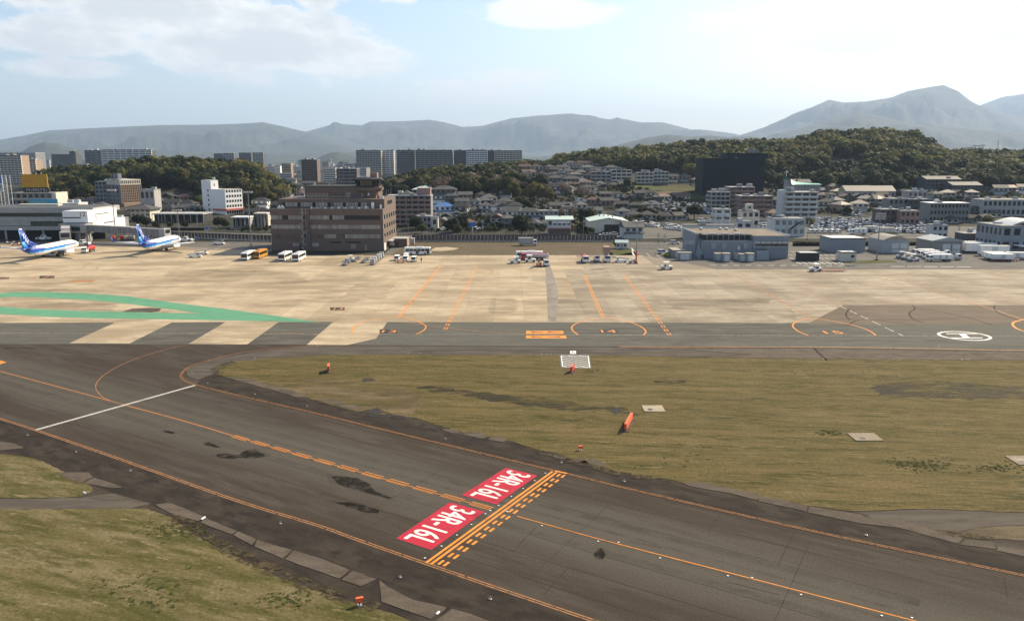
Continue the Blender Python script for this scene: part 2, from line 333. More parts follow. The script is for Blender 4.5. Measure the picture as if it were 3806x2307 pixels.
def stroke(name, pts, w, m, z, parent=None, offs=(0.0,), dash=None):
    """painted line of width w along ground points; offs = sideways offsets of parallel lines; dash=(on,off)"""
    P = [Vector((p[0], p[1], 0)) for p in pts]
    if len(P) > 2:                                   # round the corners of hand-set points
        for _ in range(2):
            Q = [P[0]]
            for a, b in zip(P, P[1:]): Q += [a.lerp(b, .25), a.lerp(b, .75)]
            Q.append(P[-1]); P = Q
    vs, fs = [], []
    for off in offs:
        segs = []
        if dash:
            s0, L = 0.0, sum((b - a).length for a, b in zip(P, P[1:]))
            def atl(s):
                for a, b in zip(P, P[1:]):
                    l = (b - a).length
                    if s <= l: return a.lerp(b, s / l)
                    s -= l
                return P[-1]
            while s0 < L:
                segs.append([atl(s0), atl(min(L, s0 + dash[0]))]); s0 += dash[0] + dash[1]
        else: segs = [P]
        for S in segs:
            base = len(vs)
            for i, p in enumerate(S):
                t = (S[min(i + 1, len(S) - 1)] - S[max(i - 1, 0)]).normalized(); n = Vector((-t.y, t.x, 0))
                for s in (off - w / 2, off + w / 2): q = p + n * s; vs.append((q.x, q.y, z))
            fs += [(base + 2 * i + 2, base + 2 * i, base + 2 * i + 1, base + 2 * i + 3) for i in range(len(S) - 1)]
    me_o = mobj(name, vs, [f[::-1] for f in fs], m, parent)
    return me_o
def text_mesh(s, w, h, m, extrude=0.0, spacing=1.0):
    """lettering as a mesh fitted into w x h (x right, y up)"""
    c = bpy.data.curves.new('lettering', 'FONT'); c.body = s; c.space_character = spacing; c.resolution_u = 3
    o = bpy.data.objects.new('lettering', c); COL.objects.link(o); bpy.context.view_layer.update()
    dg = bpy.context.evaluated_depsgraph_get(); me = bpy.data.meshes.new_from_object(o.evaluated_get(dg)); bpy.data.objects.remove(o); bpy.data.curves.remove(c)
    xs = [v.co.x for v in me.vertices]; ys = [v.co.y for v in me.vertices]
    if not xs: return me
    x0, x1, y0, y1 = min(xs), max(xs), min(ys), max(ys)
    for v in me.vertices: v.co = ((v.co.x - x0) / (x1 - x0) * w, (v.co.y - y0) / (y1 - y0) * h, 0)
    if extrude:
        bm = bmesh.new(); bm.from_mesh(me); ge = bmesh.ops.extrude_face_region(bm, geom=list(bm.faces))
        for v in ge['geom']:
            if isinstance(v, bmesh.types.BMVert): v.co.z += extrude
        bm.to_mesh(me); bm.free()
    me.materials.clear(); me.materials.append(m); return me
def letters(parent, name, s, w, h, m, mtx, bold=0.0):
    o = bpy.data.objects.new(name, text_mesh(s, w, h, m)); link(o, parent); o.matrix_local = mtx; return o
def frame(o, ux, uy):
    """matrix whose x,y axes are ux,uy (world) at o"""
    ux, uy = Vector(ux).normalized(), Vector(uy); uy = (uy - ux * uy.dot(ux)).normalized(); uz = ux.cross(uy)
    M_ = Matrix((ux, uy, uz)).transposed().to_4x4(); M_.translation = Vector(o); return M_
# ------------------------------------------------------------------ terrain to the horizon
def build_terrain():
    azs = [R(a) for a in range(-180, -50, 10)] + [R(-50 + .5 * i) for i in range(200)] + [R(a) for a in range(50, 180, 10)]
    rs = [5, 60, 200, 340, 430] + [440 + 15 * i for i in range(60)] + [1360, 1450, 1600, 1800, 2100, 2600, 3500, 5000, 7500, 11000, 17000, 26000, 34000]
    vs, fs = [], []
    n = len(azs)
    for r in rs:
        for a in azs:
            x, y = r * math.sin(a), r * math.cos(a)
            z = TH(x, y) - .06
            if y > 470: z += .5 * mnoise.noise(Vector((x * .02, y * .02, 0)))
            vs.append((x, y, z))
    for i in range(len(rs) - 1):
        for j in range(n):
            fs.append((i * n + j, i * n + (j + 1) % n, (i + 1) * n + (j + 1) % n, (i + 1) * n + j))
    vs.append((0, 0, -.06)); c = len(vs) - 1
    fs += [(c, (j + 1) % n, j) for j in range(n)]
    struct(mobj('ground', vs, [f[::-1] for f in fs], M_TOWN, smooth=True))
build_terrain()
# ------------------------------------------------------------------ airfield pavements
struct(sheet('taxiway', [(-520, 20), (420, 20), (420, 186), (-520, 186)], M_ASPH, 0.0))
struct(sheet('service_road', [(XD(2255, 330), 272), (420, 272), (420, 362), (XD(2300, 340), 362), (XD(2285, 340), 330), (XD(2245, 318), 316), (XD(2240, 300), 272)], M_ROADA, .004))
struct(sheet('dry_grass_verge', [(-49, 311.5), (51, 311.5), (49, 362.5), (-47, 362.5)], M_GRASSD, .004, ragged=(2, .5)))
struct(sheet('staff_yard', [(-52, 312), (-44, 312), (-44, 364), (-53, 364)], M_ROADA, .002))
struct(sheet('left_service_yard', [(-330, 330), (-101, 330), (-101, 363), (-330, 363)], M_ROADA, .004))
apron = struct(sheet('apron', [(-330, 179.9), (220, 179.9), (220, 271.5), (72, 271.5), (52, 311.5), (-101, 311.5), (-101, 330), (-180, 352), (-330, 352)], M_SEAL, .006))
M_CONCG = ground_mat('grey_apron_concrete', [(.34, .285, .205), (.27, .225, .16), (.39, .33, .245), (.235, .195, .14)], [0, .05, .35, .08], 0, (.5, 1.15), bump=.1, fine=3, objvar=.11)
def build_slabs():
    rows = [180.0, 212, 244, 271.4, 311.4, 352]
    x = -312.0; cache = {}
    lanes = []
    while x < 218:
        lanes.append(x); x += 7.5
    for x in lanes:
        for a, b in zip(rows, rows[1:]):
            if x > 52 and a > 271: continue
            if x > -109 and a > 311: continue
            if x < -225 and a < 200 and False: continue
            b2 = b
            if a > 311 and x > -185: b2 = 330 if x > -150 else 341
            if abs(XD(1903 + (x > 0) * 2200 - 2200 * (x < 0), (a + b) / 2)) < abs(x) - 12: continue       # wholly outside the picture
            xe = x + 7.5
            if x > 44 and a > 271: xe = 52
            key = (round(xe - x, 2), round(b2 - a, 2)); me = cache.get(key)
            if me is None:
                w, d = key; me = bpy.data.meshes.new('slab'); g = .032
                me.from_pydata([(g, g, 0), (w - g, g, 0), (w - g, d - g, 0), (g, d - g, 0), (g, g, .006), (w - g, g, .006), (w - g, d - g, .006), (g, d - g, .006)], [], CF); me.materials.append(M_CONC); cache[key] = me
            o = bpy.data.objects.new('slab', me); link(o, apron); o.location = (x, a, .007)
            if x > 9 + (a - 180) * .12: o.material_slots[0].link = 'OBJECT'; o.material_slots[0].material = M_CONCG
build_slabs()
# parallel taxiway between apron and infield
struct(sheet('parallel_taxiway', gp([(-900, 1203), (1180, 1196), (2850, 1200), (3000, 1204), (3135, 1133), (4600, 1136), (4600, 1312), (3806, 1306), (3000, 1292), (2300, 1288), (1500, 1284), (1200, 1281), (-900, 1277)]), M_BAND, .022))
for q in [[(430, 1198), (655, 1190), (482, 1276), (258, 1275)], [(847, 1192), (1037, 1196), (918, 1280), (700, 1278)], [(1240, 1195), (1440, 1196), (1398, 1258), (1290, 1282), (1140, 1281)]]:
    o = sheet('pale_slab', gp(q), M_CONC, .026); struct(o)
struct(sheet('taxiway_shoulder', gp([(1170, 1284), (1500, 1287), (2280, 1291), (2520, 1300), (2780, 1317), (2600, 1327), (2100, 1319), (1250, 1319), (1000, 1331), (880, 1346), (820, 1366), (790, 1390), (740, 1410), (700, 1400), (690, 1372), (790, 1336), (950, 1308)]), M_DARKA, .026))
struct(sheet('concrete_shoulder', gp([(2300, 1291), (3000, 1295), (3806, 1309), (4600, 1318), (4600, 1352), (3806, 1339), (3100, 1333), (2620, 1328), (2800, 1317), (2530, 1299)]), M_CONC2, .030))
M_PATCH = ground_mat('pale_asphalt_patch', [(.225, .20, .165), (.19, .168, .138), (.26, .23, .19)], [0, .1, .4], 0, (1, .4), fine=4)
struct(sheet('drain_patch', gp([(2026, 985), (2044, 985), (2060, 1030), (2074, 1080), (2073, 1130), (2066, 1196), (2037, 1196), (2032, 1080)]), M_PATCH, .020))
# infield and verge grass
grassA = gp([(2100, 1319), (1250, 1319), (1000, 1331), (870, 1345), (808, 1368), (812, 1392), (900, 1418), (1000, 1438), (1150, 1480), (1230, 1505), (1330, 1528), (1440, 1542), (1560, 1558), (1650, 1588), (1720, 1606), (1800, 1622), (1900, 1640), (1990, 1668), (2080, 1690), (2200, 1730), (2400, 1775), (2500, 1783), (2560, 1800), (2800, 1850), (3000, 1880), (3170, 1900), (3450, 1889), (3806, 1905), (4700, 1960), (4700, 1352), (3806, 1340), (3100, 1334), (2620, 1329)])
struct(sheet('infield_grass', grassA, M_GRASS, .034, ragged=(.8, .35)))
grassB = gp([(-700, 1660), (0, 1686), (120, 1700), (190, 1730), (270, 1772), (330, 1796), (345, 1822), (300, 1846), (100, 1852), (0, 1848), (-700, 1850)])
struct(sheet('verge_grass', grassB, M_GRASSY, .034, ragged=(.6, .25)))
grassC = gp([(-700, 1895), (0, 1893), (300, 1890), (540, 1890), (640, 1925), (720, 1985), (800, 2030), (930, 2095), (1050, 2150), (1200, 2205), (1400, 2262), (1600, 2330), (1900, 2440), (2000, 2900), (-900, 2900)])
struct(sheet('foreground_grass', grassC, M_GRASSY, .034, ragged=(.5, .22)))
struct(sheet('corner_grass', gp([(3540, 1990), (3640, 1960), (3806, 1952), (4500, 1990), (4500, 2060), (3806, 2010), (3680, 2000)]), M_GRASSD, .034, ragged=(.5, .2)))
struct(sheet('link_road', gp([(-700, 1852), (100, 1853), (300, 1848), (420, 1832), (560, 1870), (480, 1888), (200, 1891), (-700, 1893)]), M_DARKA, .008, ragged=(1.5, .15)))
struct(sheet('corner_road', gp([(3190, 1905), (3450, 1892), (3806, 1908), (4500, 1950), (4500, 1990), (3806, 1950), (3640, 1957), (3530, 1985), (3420, 1960)]), M_DARKA, .008, ragged=(1.2, .15)))
# dark shoulders along both sides of the diagonal taxiway
struct(sheet('near_shoulder', gp([(-600, 1480), (0, 1562), (140, 1605), (545, 1747), (890, 1871), (1300, 2002), (1586, 2100), (1814, 2180), (2210, 2314), (2700, 2500), (2300, 2600), (1600, 2330), (1400, 2262), (1050, 2150), (800, 2030), (640, 1925), (540, 1890), (560, 1870), (420, 1832), (340, 1800), (190, 1730), (0, 1686), (-600, 1630)]), M_SHOU, .004))
struct(sheet('far_shoulder', gp([(730, 1436), (1200, 1546), (1407, 1598), (2055, 1752), (2300, 1814), (2663, 1898), (3080, 1993), (3806, 2144), (4600, 2310), (4600, 2180), (3806, 2060), (3640, 2020), (3400, 1955), (3170, 1900), (2800, 1850), (2560, 1800), (2400, 1775), (2080, 1690), (1900, 1640), (1650, 1588), (1440, 1542), (1230, 1505), (1000, 1438), (812, 1392), (790, 1390), (740, 1410)]), M_SHOU, .006))
# weathered concrete edging slabs of the taxiway
edging = struct(sheet('edging_bed', gp([(830, 1401), (1150, 1476), (1150, 1480), (830, 1405)]), M_SHOU, .012))
def edge_slabs(cuts):
    for q in cuts:
        sheet('edging_slab', gp(q), M_CONC2, .016, edging, thick=.03, ragged=(.7, .07))
edge_slabs([[(830, 1400), (930, 1408), (1000, 1432), (985, 1440)], [(1005, 1434), (1090, 1452), (1150, 1476), (1100, 1476), (990, 1442)], [(1172, 1484), (1225, 1482), (1290, 1502), (1255, 1506)], [(1294, 1503), (1325, 1508), (1335, 1528), (1260, 1508)],
            [(1640, 1596), (1700, 1594), (1715, 1612), (1680, 1610)], [(1712, 1614), (1740, 1602), (1800, 1612), (1808, 1626), (1790, 1630)], [(1812, 1632), (1840, 1622), (1885, 1626), (1872, 1644)],
            [(2000, 1684), (2060, 1688), (2110, 1704), (2090, 1706)], [(2115, 1706), (2165, 1702), (2190, 1722), (2140, 1718)], [(2150, 1716), (2200, 1704), (2262, 1728), (2230, 1734)]])
edge_slabs([[(2540, 1796), (2590, 1790), (2735, 1818), (2722, 1834), (2560, 1806)], [(2738, 1819), (2815, 1836), (2816, 1858), (2725, 1836)], [(2824, 1845), (2895, 1855), (3000, 1878), (2998, 1900), (2818, 1862)], [(3006, 1882), (3100, 1895), (3200, 1912), (3330, 1960), (3200, 1945), (3004, 1904)],
            [(3205, 1916), (3300, 1925), (3480, 1965), (3580, 2000), (3560, 2020), (3335, 1960)], [(3590, 2004), (3690, 2012), (3700, 2040), (3570, 2024)], [(3710, 2030), (3806, 2044), (3900, 2066), (3890, 2086), (3705, 2046)]])
edge_slabs([[(205, 1755), (330, 1755), (345, 1772), (300, 1795), (235, 1772)], [(350, 1774), (400, 1790), (455, 1810), (420, 1815), (350, 1802), (310, 1796)],
            [(575, 1875), (630, 1868), (700, 1895), (760, 1922), (738, 1936), (650, 1915)], [(766, 1926), (880, 1972), (860, 1985), (790, 1960), (745, 1940)], [(885, 1974), (950, 2004), (935, 2025), (868, 1988)],
            [(955, 2006), (1085, 2044), (1050, 2075), (945, 2030)], [(1092, 2046), (1200, 2078), (1300, 2118), (1260, 2150), (1060, 2078)], [(1352, 2138), (1350, 2134), (1310, 2120), (1270, 2154), (1340, 2178), (1400, 2152)],
            [(1410, 2155), (1440, 2180), (1540, 2230), (1660, 2256), (1650, 2270), (1600, 2300), (1420, 2236)], [(1680, 2262), (1740, 2278), (1900, 2340), (1830, 2380), (1620, 2306)]])
struct(sheet('edging_strip', gp([(-400, 1600), (0, 1640), (60, 1650), (90, 1664), (0, 1672), (-400, 1630)]), M_CONC2, .02, ragged=(.8, .1)))
# oil stains and puddles
def stain(name, pts, m, z=.010, rag=(.5, .18)):
    struct(sheet(name, gp(pts), m, z, ragged=rag))
    if m is M_STAIN:                                 # thin film round the spill
        P = gp(pts); c = sum(P, Vector()) / len(P); struct(sheet('oil_film', [c + (p - c) * 1.22 for p in P], M_SCUFF, .0098, ragged=(.4, .3)))
stain('oil_stain', [(803, 1690), (840, 1684), (890, 1690), (905, 1676), (940, 1668), (980, 1686), (986, 1694), (955, 1702), (900, 1700), (860, 1703), (815, 1702)], M_STAIN)
stain('oil_stain', [(755, 1645), (775, 1642), (800, 1652), (822, 1663), (800, 1662), (770, 1655)], M_STAIN)
stain('oil_stain', [(604, 1601), (625, 1598), (650, 1606), (645, 1611), (620, 1608)], M_STAIN)
stain('oil_stain', [(1232, 1768), (1280, 1768), (1340, 1780), (1375, 1800), (1395, 1826), (1430, 1838), (1466, 1851), (1440, 1853), (1395, 1840), (1330, 1822), (1260, 1800)], M_STAIN)
stain('oil_stain', [(1245, 1866), (1300, 1866), (1350, 1876), (1410, 1894), (1405, 1907), (1370, 1905), (1310, 1888)], M_STAIN)
stain('oil_stain', [(2210, 2052), (2235, 2036), (2252, 2060), (2240, 2076), (2215, 2074)], M_STAIN)
M_MUD = ground_mat('wet_soil', [(.040, .034, .022), (.062, .052, .03), (.025, .023, .019)], [0, .25, .6], 0, (.4, 1.5), rough=.8, fine=4, alpha=(.30, .42, .60, .85))
M_DRYP = ground_mat('dry_turf_patch', [(.135, .102, .055), (.10, .078, .043), (.16, .122, .068)], [0, .08, .3], 0, (.4, 1.4), bump=.8, fine=4, alpha=(.14, .40, .58))
stain('muddy_hollow', [(1540, 1440), (1600, 1434), (1740, 1450), (1870, 1466), (1990, 1470), (2060, 1490), (2230, 1510), (2330, 1516), (2300, 1530), (2100, 1526), (1990, 1512), (1860, 1496), (1740, 1472), (1620, 1458)], M_MUD, .038, (.7, 1.3))
stain('muddy_hollow', [(2420, 1412), (2470, 1408), (2550, 1414), (2530, 1426), (2450, 1428)], M_MUD, .038, (.7, .8))
stain('muddy_hollow', [(3240, 1430), (3420, 1420), (3600, 1424), (3820, 1440), (3820, 1486), (3500, 1480), (3280, 1482)], M_MUD, .036, (.8, 1.6))
stain('dry_patch', [(860, 1420), (1010, 1418), (1180, 1404), (1420, 1430), (1550, 1460), (1555, 1500), (1540, 1540), (1440, 1536), (1330, 1520), (1150, 1470)], M_DRYP, .036, (.8, 1.2))
M_WATER = mat('shallow_water', (.042, .036, .032), .55, var=.2, spec=.12, alpha=(.5, .42, .56, .85))
stain('puddle', [(1335, 1530), (1400, 1516), (1460, 1540), (1540, 1552), (1560, 1558), (1480, 1558), (1360, 1546)], M_WATER, .040, (.6, .3))
stain('puddle', [(1330, 1408), (1370, 1402), (1400, 1414), (1350, 1420)], M_WATER, .040, (.6, .4))
stain('puddle', [(2265, 1526), (2290, 1518), (2380, 1542), (2370, 1548), (2280, 1540)], M_WATER, .042, (.5, .3))

M_TAR = ground_mat('tar_patch', [(.15, .122, .09), (.115, .094, .07), (.18, .145, .105)], [0, .08, .3], 0, (.3, 1.5), fine=4, alpha=(.09, .38, .74, .38))
for q in [[(2470, 1112), (2840, 1110), (2890, 1130), (2950, 1150), (2960, 1192), (2820, 1160), (2500, 1150)], [(2060, 1110), (2110, 1100), (2180, 1130), (2150, 1160), (2070, 1155)], [(1830, 1110), (1920, 1110), (1915, 1160), (1820, 1165)], [(0, 1068), (350, 1075), (520, 1096), (300, 1083), (0, 1086)], [(0, 1112), (430, 1130), (420, 1155), (200, 1148), (0, 1136)], [(640, 1000), (1100, 1010), (1150, 1050), (900, 1060), (600, 1040)], [(1330, 1052), (1480, 1052), (1420, 1110), (1260, 1110)]]:
    struct(sheet('tar_patch', gp(q), M_TAR, .018, ragged=(1.5, 1.8)))
M_WARMA = ground_mat('worn_asphalt', [(.135, .108, .078), (.110, .088, .064), (.155, .125, .092)], [0, .05, .3], 0, (.3, 1.4), fine=5)
struct(sheet('worn_taxiway', gp([(3000, 1204), (3135, 1133), (3806, 1134), (4600, 1137), (4600, 1212), (3806, 1208), (3400, 1206)]), M_WARMA, .0255))
for c in [[(2690, 1892), (2650, 1945), (2632, 1975)], [(2955, 1970), (2920, 2040), (2890, 2100)], [(1905, 2050), (1990, 1960)], [(1620, 2240), (1700, 2160), (1760, 2120)], [(1330, 1980), (1440, 1920)], [(2020, 2210), (2110, 2110)], [(3730, 2140), (3745, 2220)], [(1240, 2060), (1170, 2110)], [(800, 1925), (888, 1868)], [(560, 1790), (620, 1760)], [(2340, 2010), (2460, 2035)], [(2700, 2160), (2900, 2210)]]:
    struct(stroke('crack', gp(c), .07, M_SHOU, .0105))
M_CRUST = ground_mat('edge_litter', [(.060, .046, .026), (.038, .030, .018), (.085, .066, .038)], [0, .3, .8], 0, (1, 1), fine=8, alpha=(.9, .46, .56))
for q in [[(640, 1905), (720, 1935), (800, 1990), (950, 2065), (1100, 2130), (1300, 2205), (1420, 2245), (1380, 2275), (1180, 2215), (1000, 2140), (850, 2070), (720, 2000), (640, 1950)], [(780, 1368), (860, 1340), (880, 1350), (830, 1372), (830, 1400), (800, 1396)], [(1900, 1640), (2080, 1692), (2300, 1750), (2500, 1783), (2490, 1796), (2280, 1765), (2060, 1705)], [(3440, 1962), (3560, 1975), (3700, 1996), (3690, 2012), (3560, 2000)]]:
    struct(sheet('edge_litter', gp(q), M_CRUST, .052, ragged=(.6, .2)))
# ------------------------------------------------------------------ painted markings
ZM = .034
def line(name, pts, w, m=M_ORG, z=ZM, **k): return struct(stroke(name, gp(pts), w, m, z, **k))
NE = [(-500, 1405), (0, 1555), (136, 1598), (545, 1740), (886, 1864), (1200, 1956), (1300, 1995), (1586, 2094), (1814, 2173), (2210, 2307), (2500, 2405)]
line('taxiway_edge_line', NE, .12, M_ORGF, .014, offs=(-.16, .16))
FE = [(1200, 1283), (1060, 1292), (925, 1306), (850, 1320), (779, 1338), (725, 1354), (690, 1370), (674, 1388), (672, 1400), (684, 1414), (726, 1431), (900, 1473), (1200, 1541), (1407, 1593), (2055, 1747), (2300, 1808), (2663, 1892), (3080, 1987), (3719, 2120), (4300, 2240)]
line('taxiway_edge_line', FE, .10, M_ORGF, .040, offs=(-.15, .15))
line('taxiway_centre_line', [(-500, 1247), (0, 1379), (399, 1486), (458, 1503), (716, 1572), (867, 1620), (1400, 1772), (1828, 1890)], .12, M_ORG, .014)
line('taxiway_centre_line', [(1922, 1917), (2200, 1995), (2300, 2021), (3406, 2307), (3700, 2385)], .13, M_ORG, .014)
cd = gp([(867, 1620), (1828, 1890)])
struct(stroke('centre_line_bars', cd, .13, M_ORG, .014, offs=(-.34, .34), dash=(3.0, 1.05)))
line('curved_lead_line', [(760, 1270), (696, 1280), (620, 1297), (536, 1321), (470, 1346), (414, 1374), (378, 1400), (358, 1421), (354, 1440), (366, 1463), (399, 1486), (458, 1503)], .14, M_ORGF, .016)
line('white_stop_line', [(726, 1431), (134, 1597)], .17, M_WPAINT, .018, offs=(-.17, .17))
# runway holding position
ha, hb = G(2054, 1751), G(1584.5, 2090); hd = (hb - ha).normalized(); hn = Vector((-hd.y, hd.x, 0))
if hn.x < 0: hn = -hn
for k in (0.0, .56): struct(stroke('holding_line', [ha + hn * k, hb + hn * k], .30, M_ORG, .018))
for k in (1.18, 1.80):
    for i in range(16):
        c = ha.lerp(hb, (i + .42) / 15.9) + hn * k
        struct(stroke('holding_dash', [c - hd * .45, c + hd * .45], .30, M_ORG, .018))
line('holding_line_tick', [(2062, 1749), (2108, 1759)], .26, M_ORG, .042)
def red_panel(q, label):
    P = [Vector((p.x, p.y, 0)) for p in gp(q)]                # far-left, far-right, near-right, near-left
    t = thing('runway_sign_panel', label, 'ground marking', (*P[3].xy, 0), 0, 'red runway panels painted before the holding line')
    def loc(v, z): return (v.x - P[3].x, v.y - P[3].y, z)
    c = sum(P, Vector()) / 4
    mobj('panel_border', [loc(c + (p - c) * 1.03, .014) for p in P], [(3, 2, 1, 0)], M_BLACKP, t)
    mobj('panel_field', [loc(p, .018) for p in P], [(3, 2, 1, 0)], M_REDP, t)
    # the text runs from the far edge to the near edge; letter tops point to the holding line
    rd = ((P[3] + P[2]) - (P[0] + P[1])) / 2; up = ((P[1] + P[2]) - (P[0] + P[3])) / 2
    Lr, Lu = rd.length, up.length
    rdn = rd.normalized(); w = Lr * .90; h = Lu * .70
    me = text_mesh('34R-16L', w, h, M_WPAINT)
    o0 = P[0] + rdn * Lr * .05 + up.normalized() * Lu * .15
    upn = up.normalized()
    for v in me.vertices:                                     # heavy road lettering, sheared with the panel
        p = o0 + rdn * v.co.x + upn * v.co.y; v.co = loc(p, .022)
    bm = bmesh.new(); bm.from_mesh(me)
    nrm = sum((f.normal for f in bm.faces), Vector())
    if nrm.z < 0: bmesh.ops.reverse_faces(bm, faces=bm.faces)
    bm.to_mesh(me); bm.free()
    o = link(bpy.data.objects.new('lettering', me), t)
    for dx, dy in ((.03, 0), (-.03, 0), (0, .03), (0, -.03)):  # thicken the strokes
        d = bpy.data.objects.new('lettering', me); link(d, t); d.location = (rdn.x * dx * 1.6 + upn.x * dy, rdn.y * dx * 1.6 + upn.y * dy, .0006 * (1 + dx * 4 + dy * 9))
red_panel([(1880.5, 1738), (1997, 1766.5), (1845.3, 1873.4), (1715.6, 1839)], 'red painted panel reading 34R-16L on the far side of the taxiway centre line')
red_panel([(1671.6, 1865.5), (1801.3, 1900.7), (1603.4, 2042.7), (1472.8, 1999.6)], 'red painted panel reading 34R-16L on the near side of the taxiway centre line')
# flush taxiway lights
ords = ['first', 'second', 'third', 'fourth', 'fifth', 'sixth', 'seventh', 'eighth', 'ninth', 'tenth', 'eleventh', 'twelfth', 'thirteenth', 'fourteenth', 'fifteenth', 'sixteenth', 'seventeenth', 'eighteenth', 'nineteenth', 'twentieth'] + ['%dth' % i for i in range(21, 90)]
def studs2(pts, where, group, r=.12):
    for i, p in enumerate(pts):
        g = G(*p); t = thing('pavement_light', 'white flush pavement light, %s from the %s' % (ords[i], where), 'pavement light', (g.x, g.y, .012), 0, group)
        cyl(t, 'rim', M_DARK, (0, 0, 0), (0, 0, .02), r * 1.25, r * 1.1, 12); cyl(t, 'lens', M_WHITE, (0, 0, .02), (0, 0, .05), r, r * .6, 12)
studs2([(2027, 1758), (1987, 1786), (1944, 1815), (1900, 1845), (1853, 1878), (1804, 1909), (1752, 1949), (1698, 1988), (1641, 2029), (1579, 2073)], 'far end, along the solid holding line', 'flush lights along the holding line')
studs2([(2014, 1953), (2223, 2011), (2299, 2015), (2453, 2073), (2705, 2139), (2795, 2146), (2977, 2209), (3277, 2287), (3389, 2295)], 'holding line, beside the orange centre line', 'flush lights along the centre line')
studs2([(1885, 1901), (1822, 1897)], 'far red panel, at the centre line end', 'flush lights at the holding line centre', .14)
def edge_lights(pts, where, group):
    for i, p in enumerate(pts):
        g = G(*p); t = thing('edge_light', 'small raised edge light, %s from the left along the %s' % (ords[i], where), 'edge light', (g.x, g.y, .01), 0, group)
        cyl(t, 'base', M_STEEL, (0, 0, 0), (0, 0, .06), .16, .14, 10); cyl(t, 'stem', M_DARK, (0, 0, .06), (0, 0, .16), .05, .05, 8); cyl(t, 'lens', M_GWALL, (0, 0, .16), (0, 0, .25), .07, .04, 10)
edge_lights([(102, 1617), (282, 1679), (484, 1749), (1042, 1945), (1487, 2144), (1822, 2225)], 'near taxiway shoulder', 'raised lights on the near shoulder')
edge_lights([(712, 1383), (771, 1424), (947, 1465), (1140, 1510), (1655, 1630), (2086, 1718), (2320, 1788), (3220, 1988)], 'far taxiway shoulder', 'raised lights on the far shoulder')
edge_lights([(945, 1331), (1178, 1287), (1517, 1312), (1562, 1313), (1968, 1316), (2013, 1316), (2032, 1316), (2046, 1316), (2520, 1318), (3060, 1334), (3318, 1334), (3575, 1336), (3596, 1336), (3488, 1288)], 'parallel taxiway shoulder', 'raised lights on the parallel taxiway shoulder')
def reflector(p, q, label):
    t = thing('shoulder_marker', label, 'marker', (*G(*p).xy, .016), 0)
    a = Vector((0, 0, .03)); b = Vector((*(G(*q) - G(*p)).xy, .03)); cyl(t, 'strip', M_WHITE, a, b, .11, .11, 6); cyl(t, 'bolt', M_DARK, (0, 0, 0), (0, 0, .06), .06)
reflector((748, 1931), (762, 1922), 'white marker strip on the concrete edging above the foreground grass')
reflector((1621, 2284), (1632, 2274), 'white marker strip on the concrete edging at the bottom of the picture')
reflector((310, 1830), (318, 1834), 'white marker strip at the tip of the left verge grass')
# apron stand markings
D2 = (-.30, .30)
line('stand_lead_line', [(1638, 989), (1483.6, 1176)], .22, M_ORG, .024, offs=D2)
line('stand_dashed_line', [(1772, 991), (1653.6, 1226.5)], .24, M_ORG, .026, offs=D2, dash=(2.4, 1.7))
line('stand_arc', [(1310.8, 1240), (1305, 1226), (1328, 1204), (1380, 1188), (1450, 1179), (1484, 1177), (1500, 1178), (1542, 1190), (1577, 1205), (1585.5, 1216), (1573, 1230), (1547, 1242)], .32, M_ORG, .030)
line('stand_arc', [(1640, 989), (1700, 987), (1772, 992), (1815, 1000), (1834, 1008), (1822, 1017)], .3, M_ORGF, .024)
line('apron_curve', [(1300, 1163), (1360, 1160), (1440, 1150), (1515, 1133), (1540, 1115)], .25, M_ORGF, .024)
line('apron_curve', [(1570, 1028), (1610, 1030)], .25, M_ORGF, .024); line('apron_curve', [(1765, 1030), (1810, 1025), (1850, 1015), (1890, 1010)], .22, M_ORGF, .024); line('apron_curve', [(1850, 1019), (1960, 1038)], .25, M_ORGF, .024)
line('stand_lead_line', [(2172, 1022), (2241.7, 1181)], .22, M_ORG, .024, offs=D2)
line('stand_dashed_line', [(2318.7, 1022), (2489.7, 1245.7)], .24, M_ORG, .026, offs=D2, dash=(2.6, 1.6))
line('stand_arc', [(2149, 1244), (2128, 1230), (2123, 1216), (2139, 1202), (2180, 1190), (2241, 1181), (2300, 1186), (2346, 1198), (2381, 1212), (2399, 1226), (2401, 1237), (2390, 1246)], .32, M_ORG, .030)
line('stand_lead_line', [(2737.5, 1024), (3016.7, 1183)], .38, M_ORGF, .024)
line('stand_dashed_line', [(2956, 1059), (3120, 1136)], .28, M_ORGF, .024); line('stand_dashed_line', [(3120, 1136), (3356, 1248)], .34, M_WFADE, .030, dash=(4.5, 2.2))
line('stand_arc', [(3006, 1247), (2968, 1233), (2942, 1212), (2954, 1198), (2982, 1188), (3016.7, 1183), (3082, 1190), (3155, 1204), (3211, 1219.5), (3243, 1235), (3255, 1247)], .32, M_ORG, .030)
line('stand_lead_line', [(3337, 1034), (3806, 1188), (4000, 1250)], .40, M_ORGF, .030)
line('stand_arc', [(3900, 1240), (3806, 1232), (3773, 1219), (3761, 1205), (3770, 1195), (3806, 1187), (3900, 1184)], .5, M_ORG, .032)
line('stand_dashed_line', [(3600, 1060), (3806, 1128), (3950, 1175)], .3, M_ORGF, .030, dash=(6, 2.5))
line('band_thin_line', [(-600, 1236), (800, 1240), (1500, 1242), (2360, 1245), (3060, 1247), (3806, 1250), (4500, 1252)], .13, M_WFADE, .030)
line('band_edge_line', [(2300, 1288.5), (2946, 1289), (3250, 1291), (3806, 1303), (4500, 1314)], .45, M_ORGF, .034)
line('apron_edge_line', [(3000, 1129), (3360, 1128), (3806, 1131.5), (4300, 1134)], .3, M_ORGF, .026)
line('lead_in_line', [(1500, 1197), (1660, 1219), (1880, 1240), (2100, 1244)], .25, M_ORGF, .032)
line('lead_in_line', [(980, 1240), (1080, 1238), (1200, 1243)], .2, M_ORGF, .032)
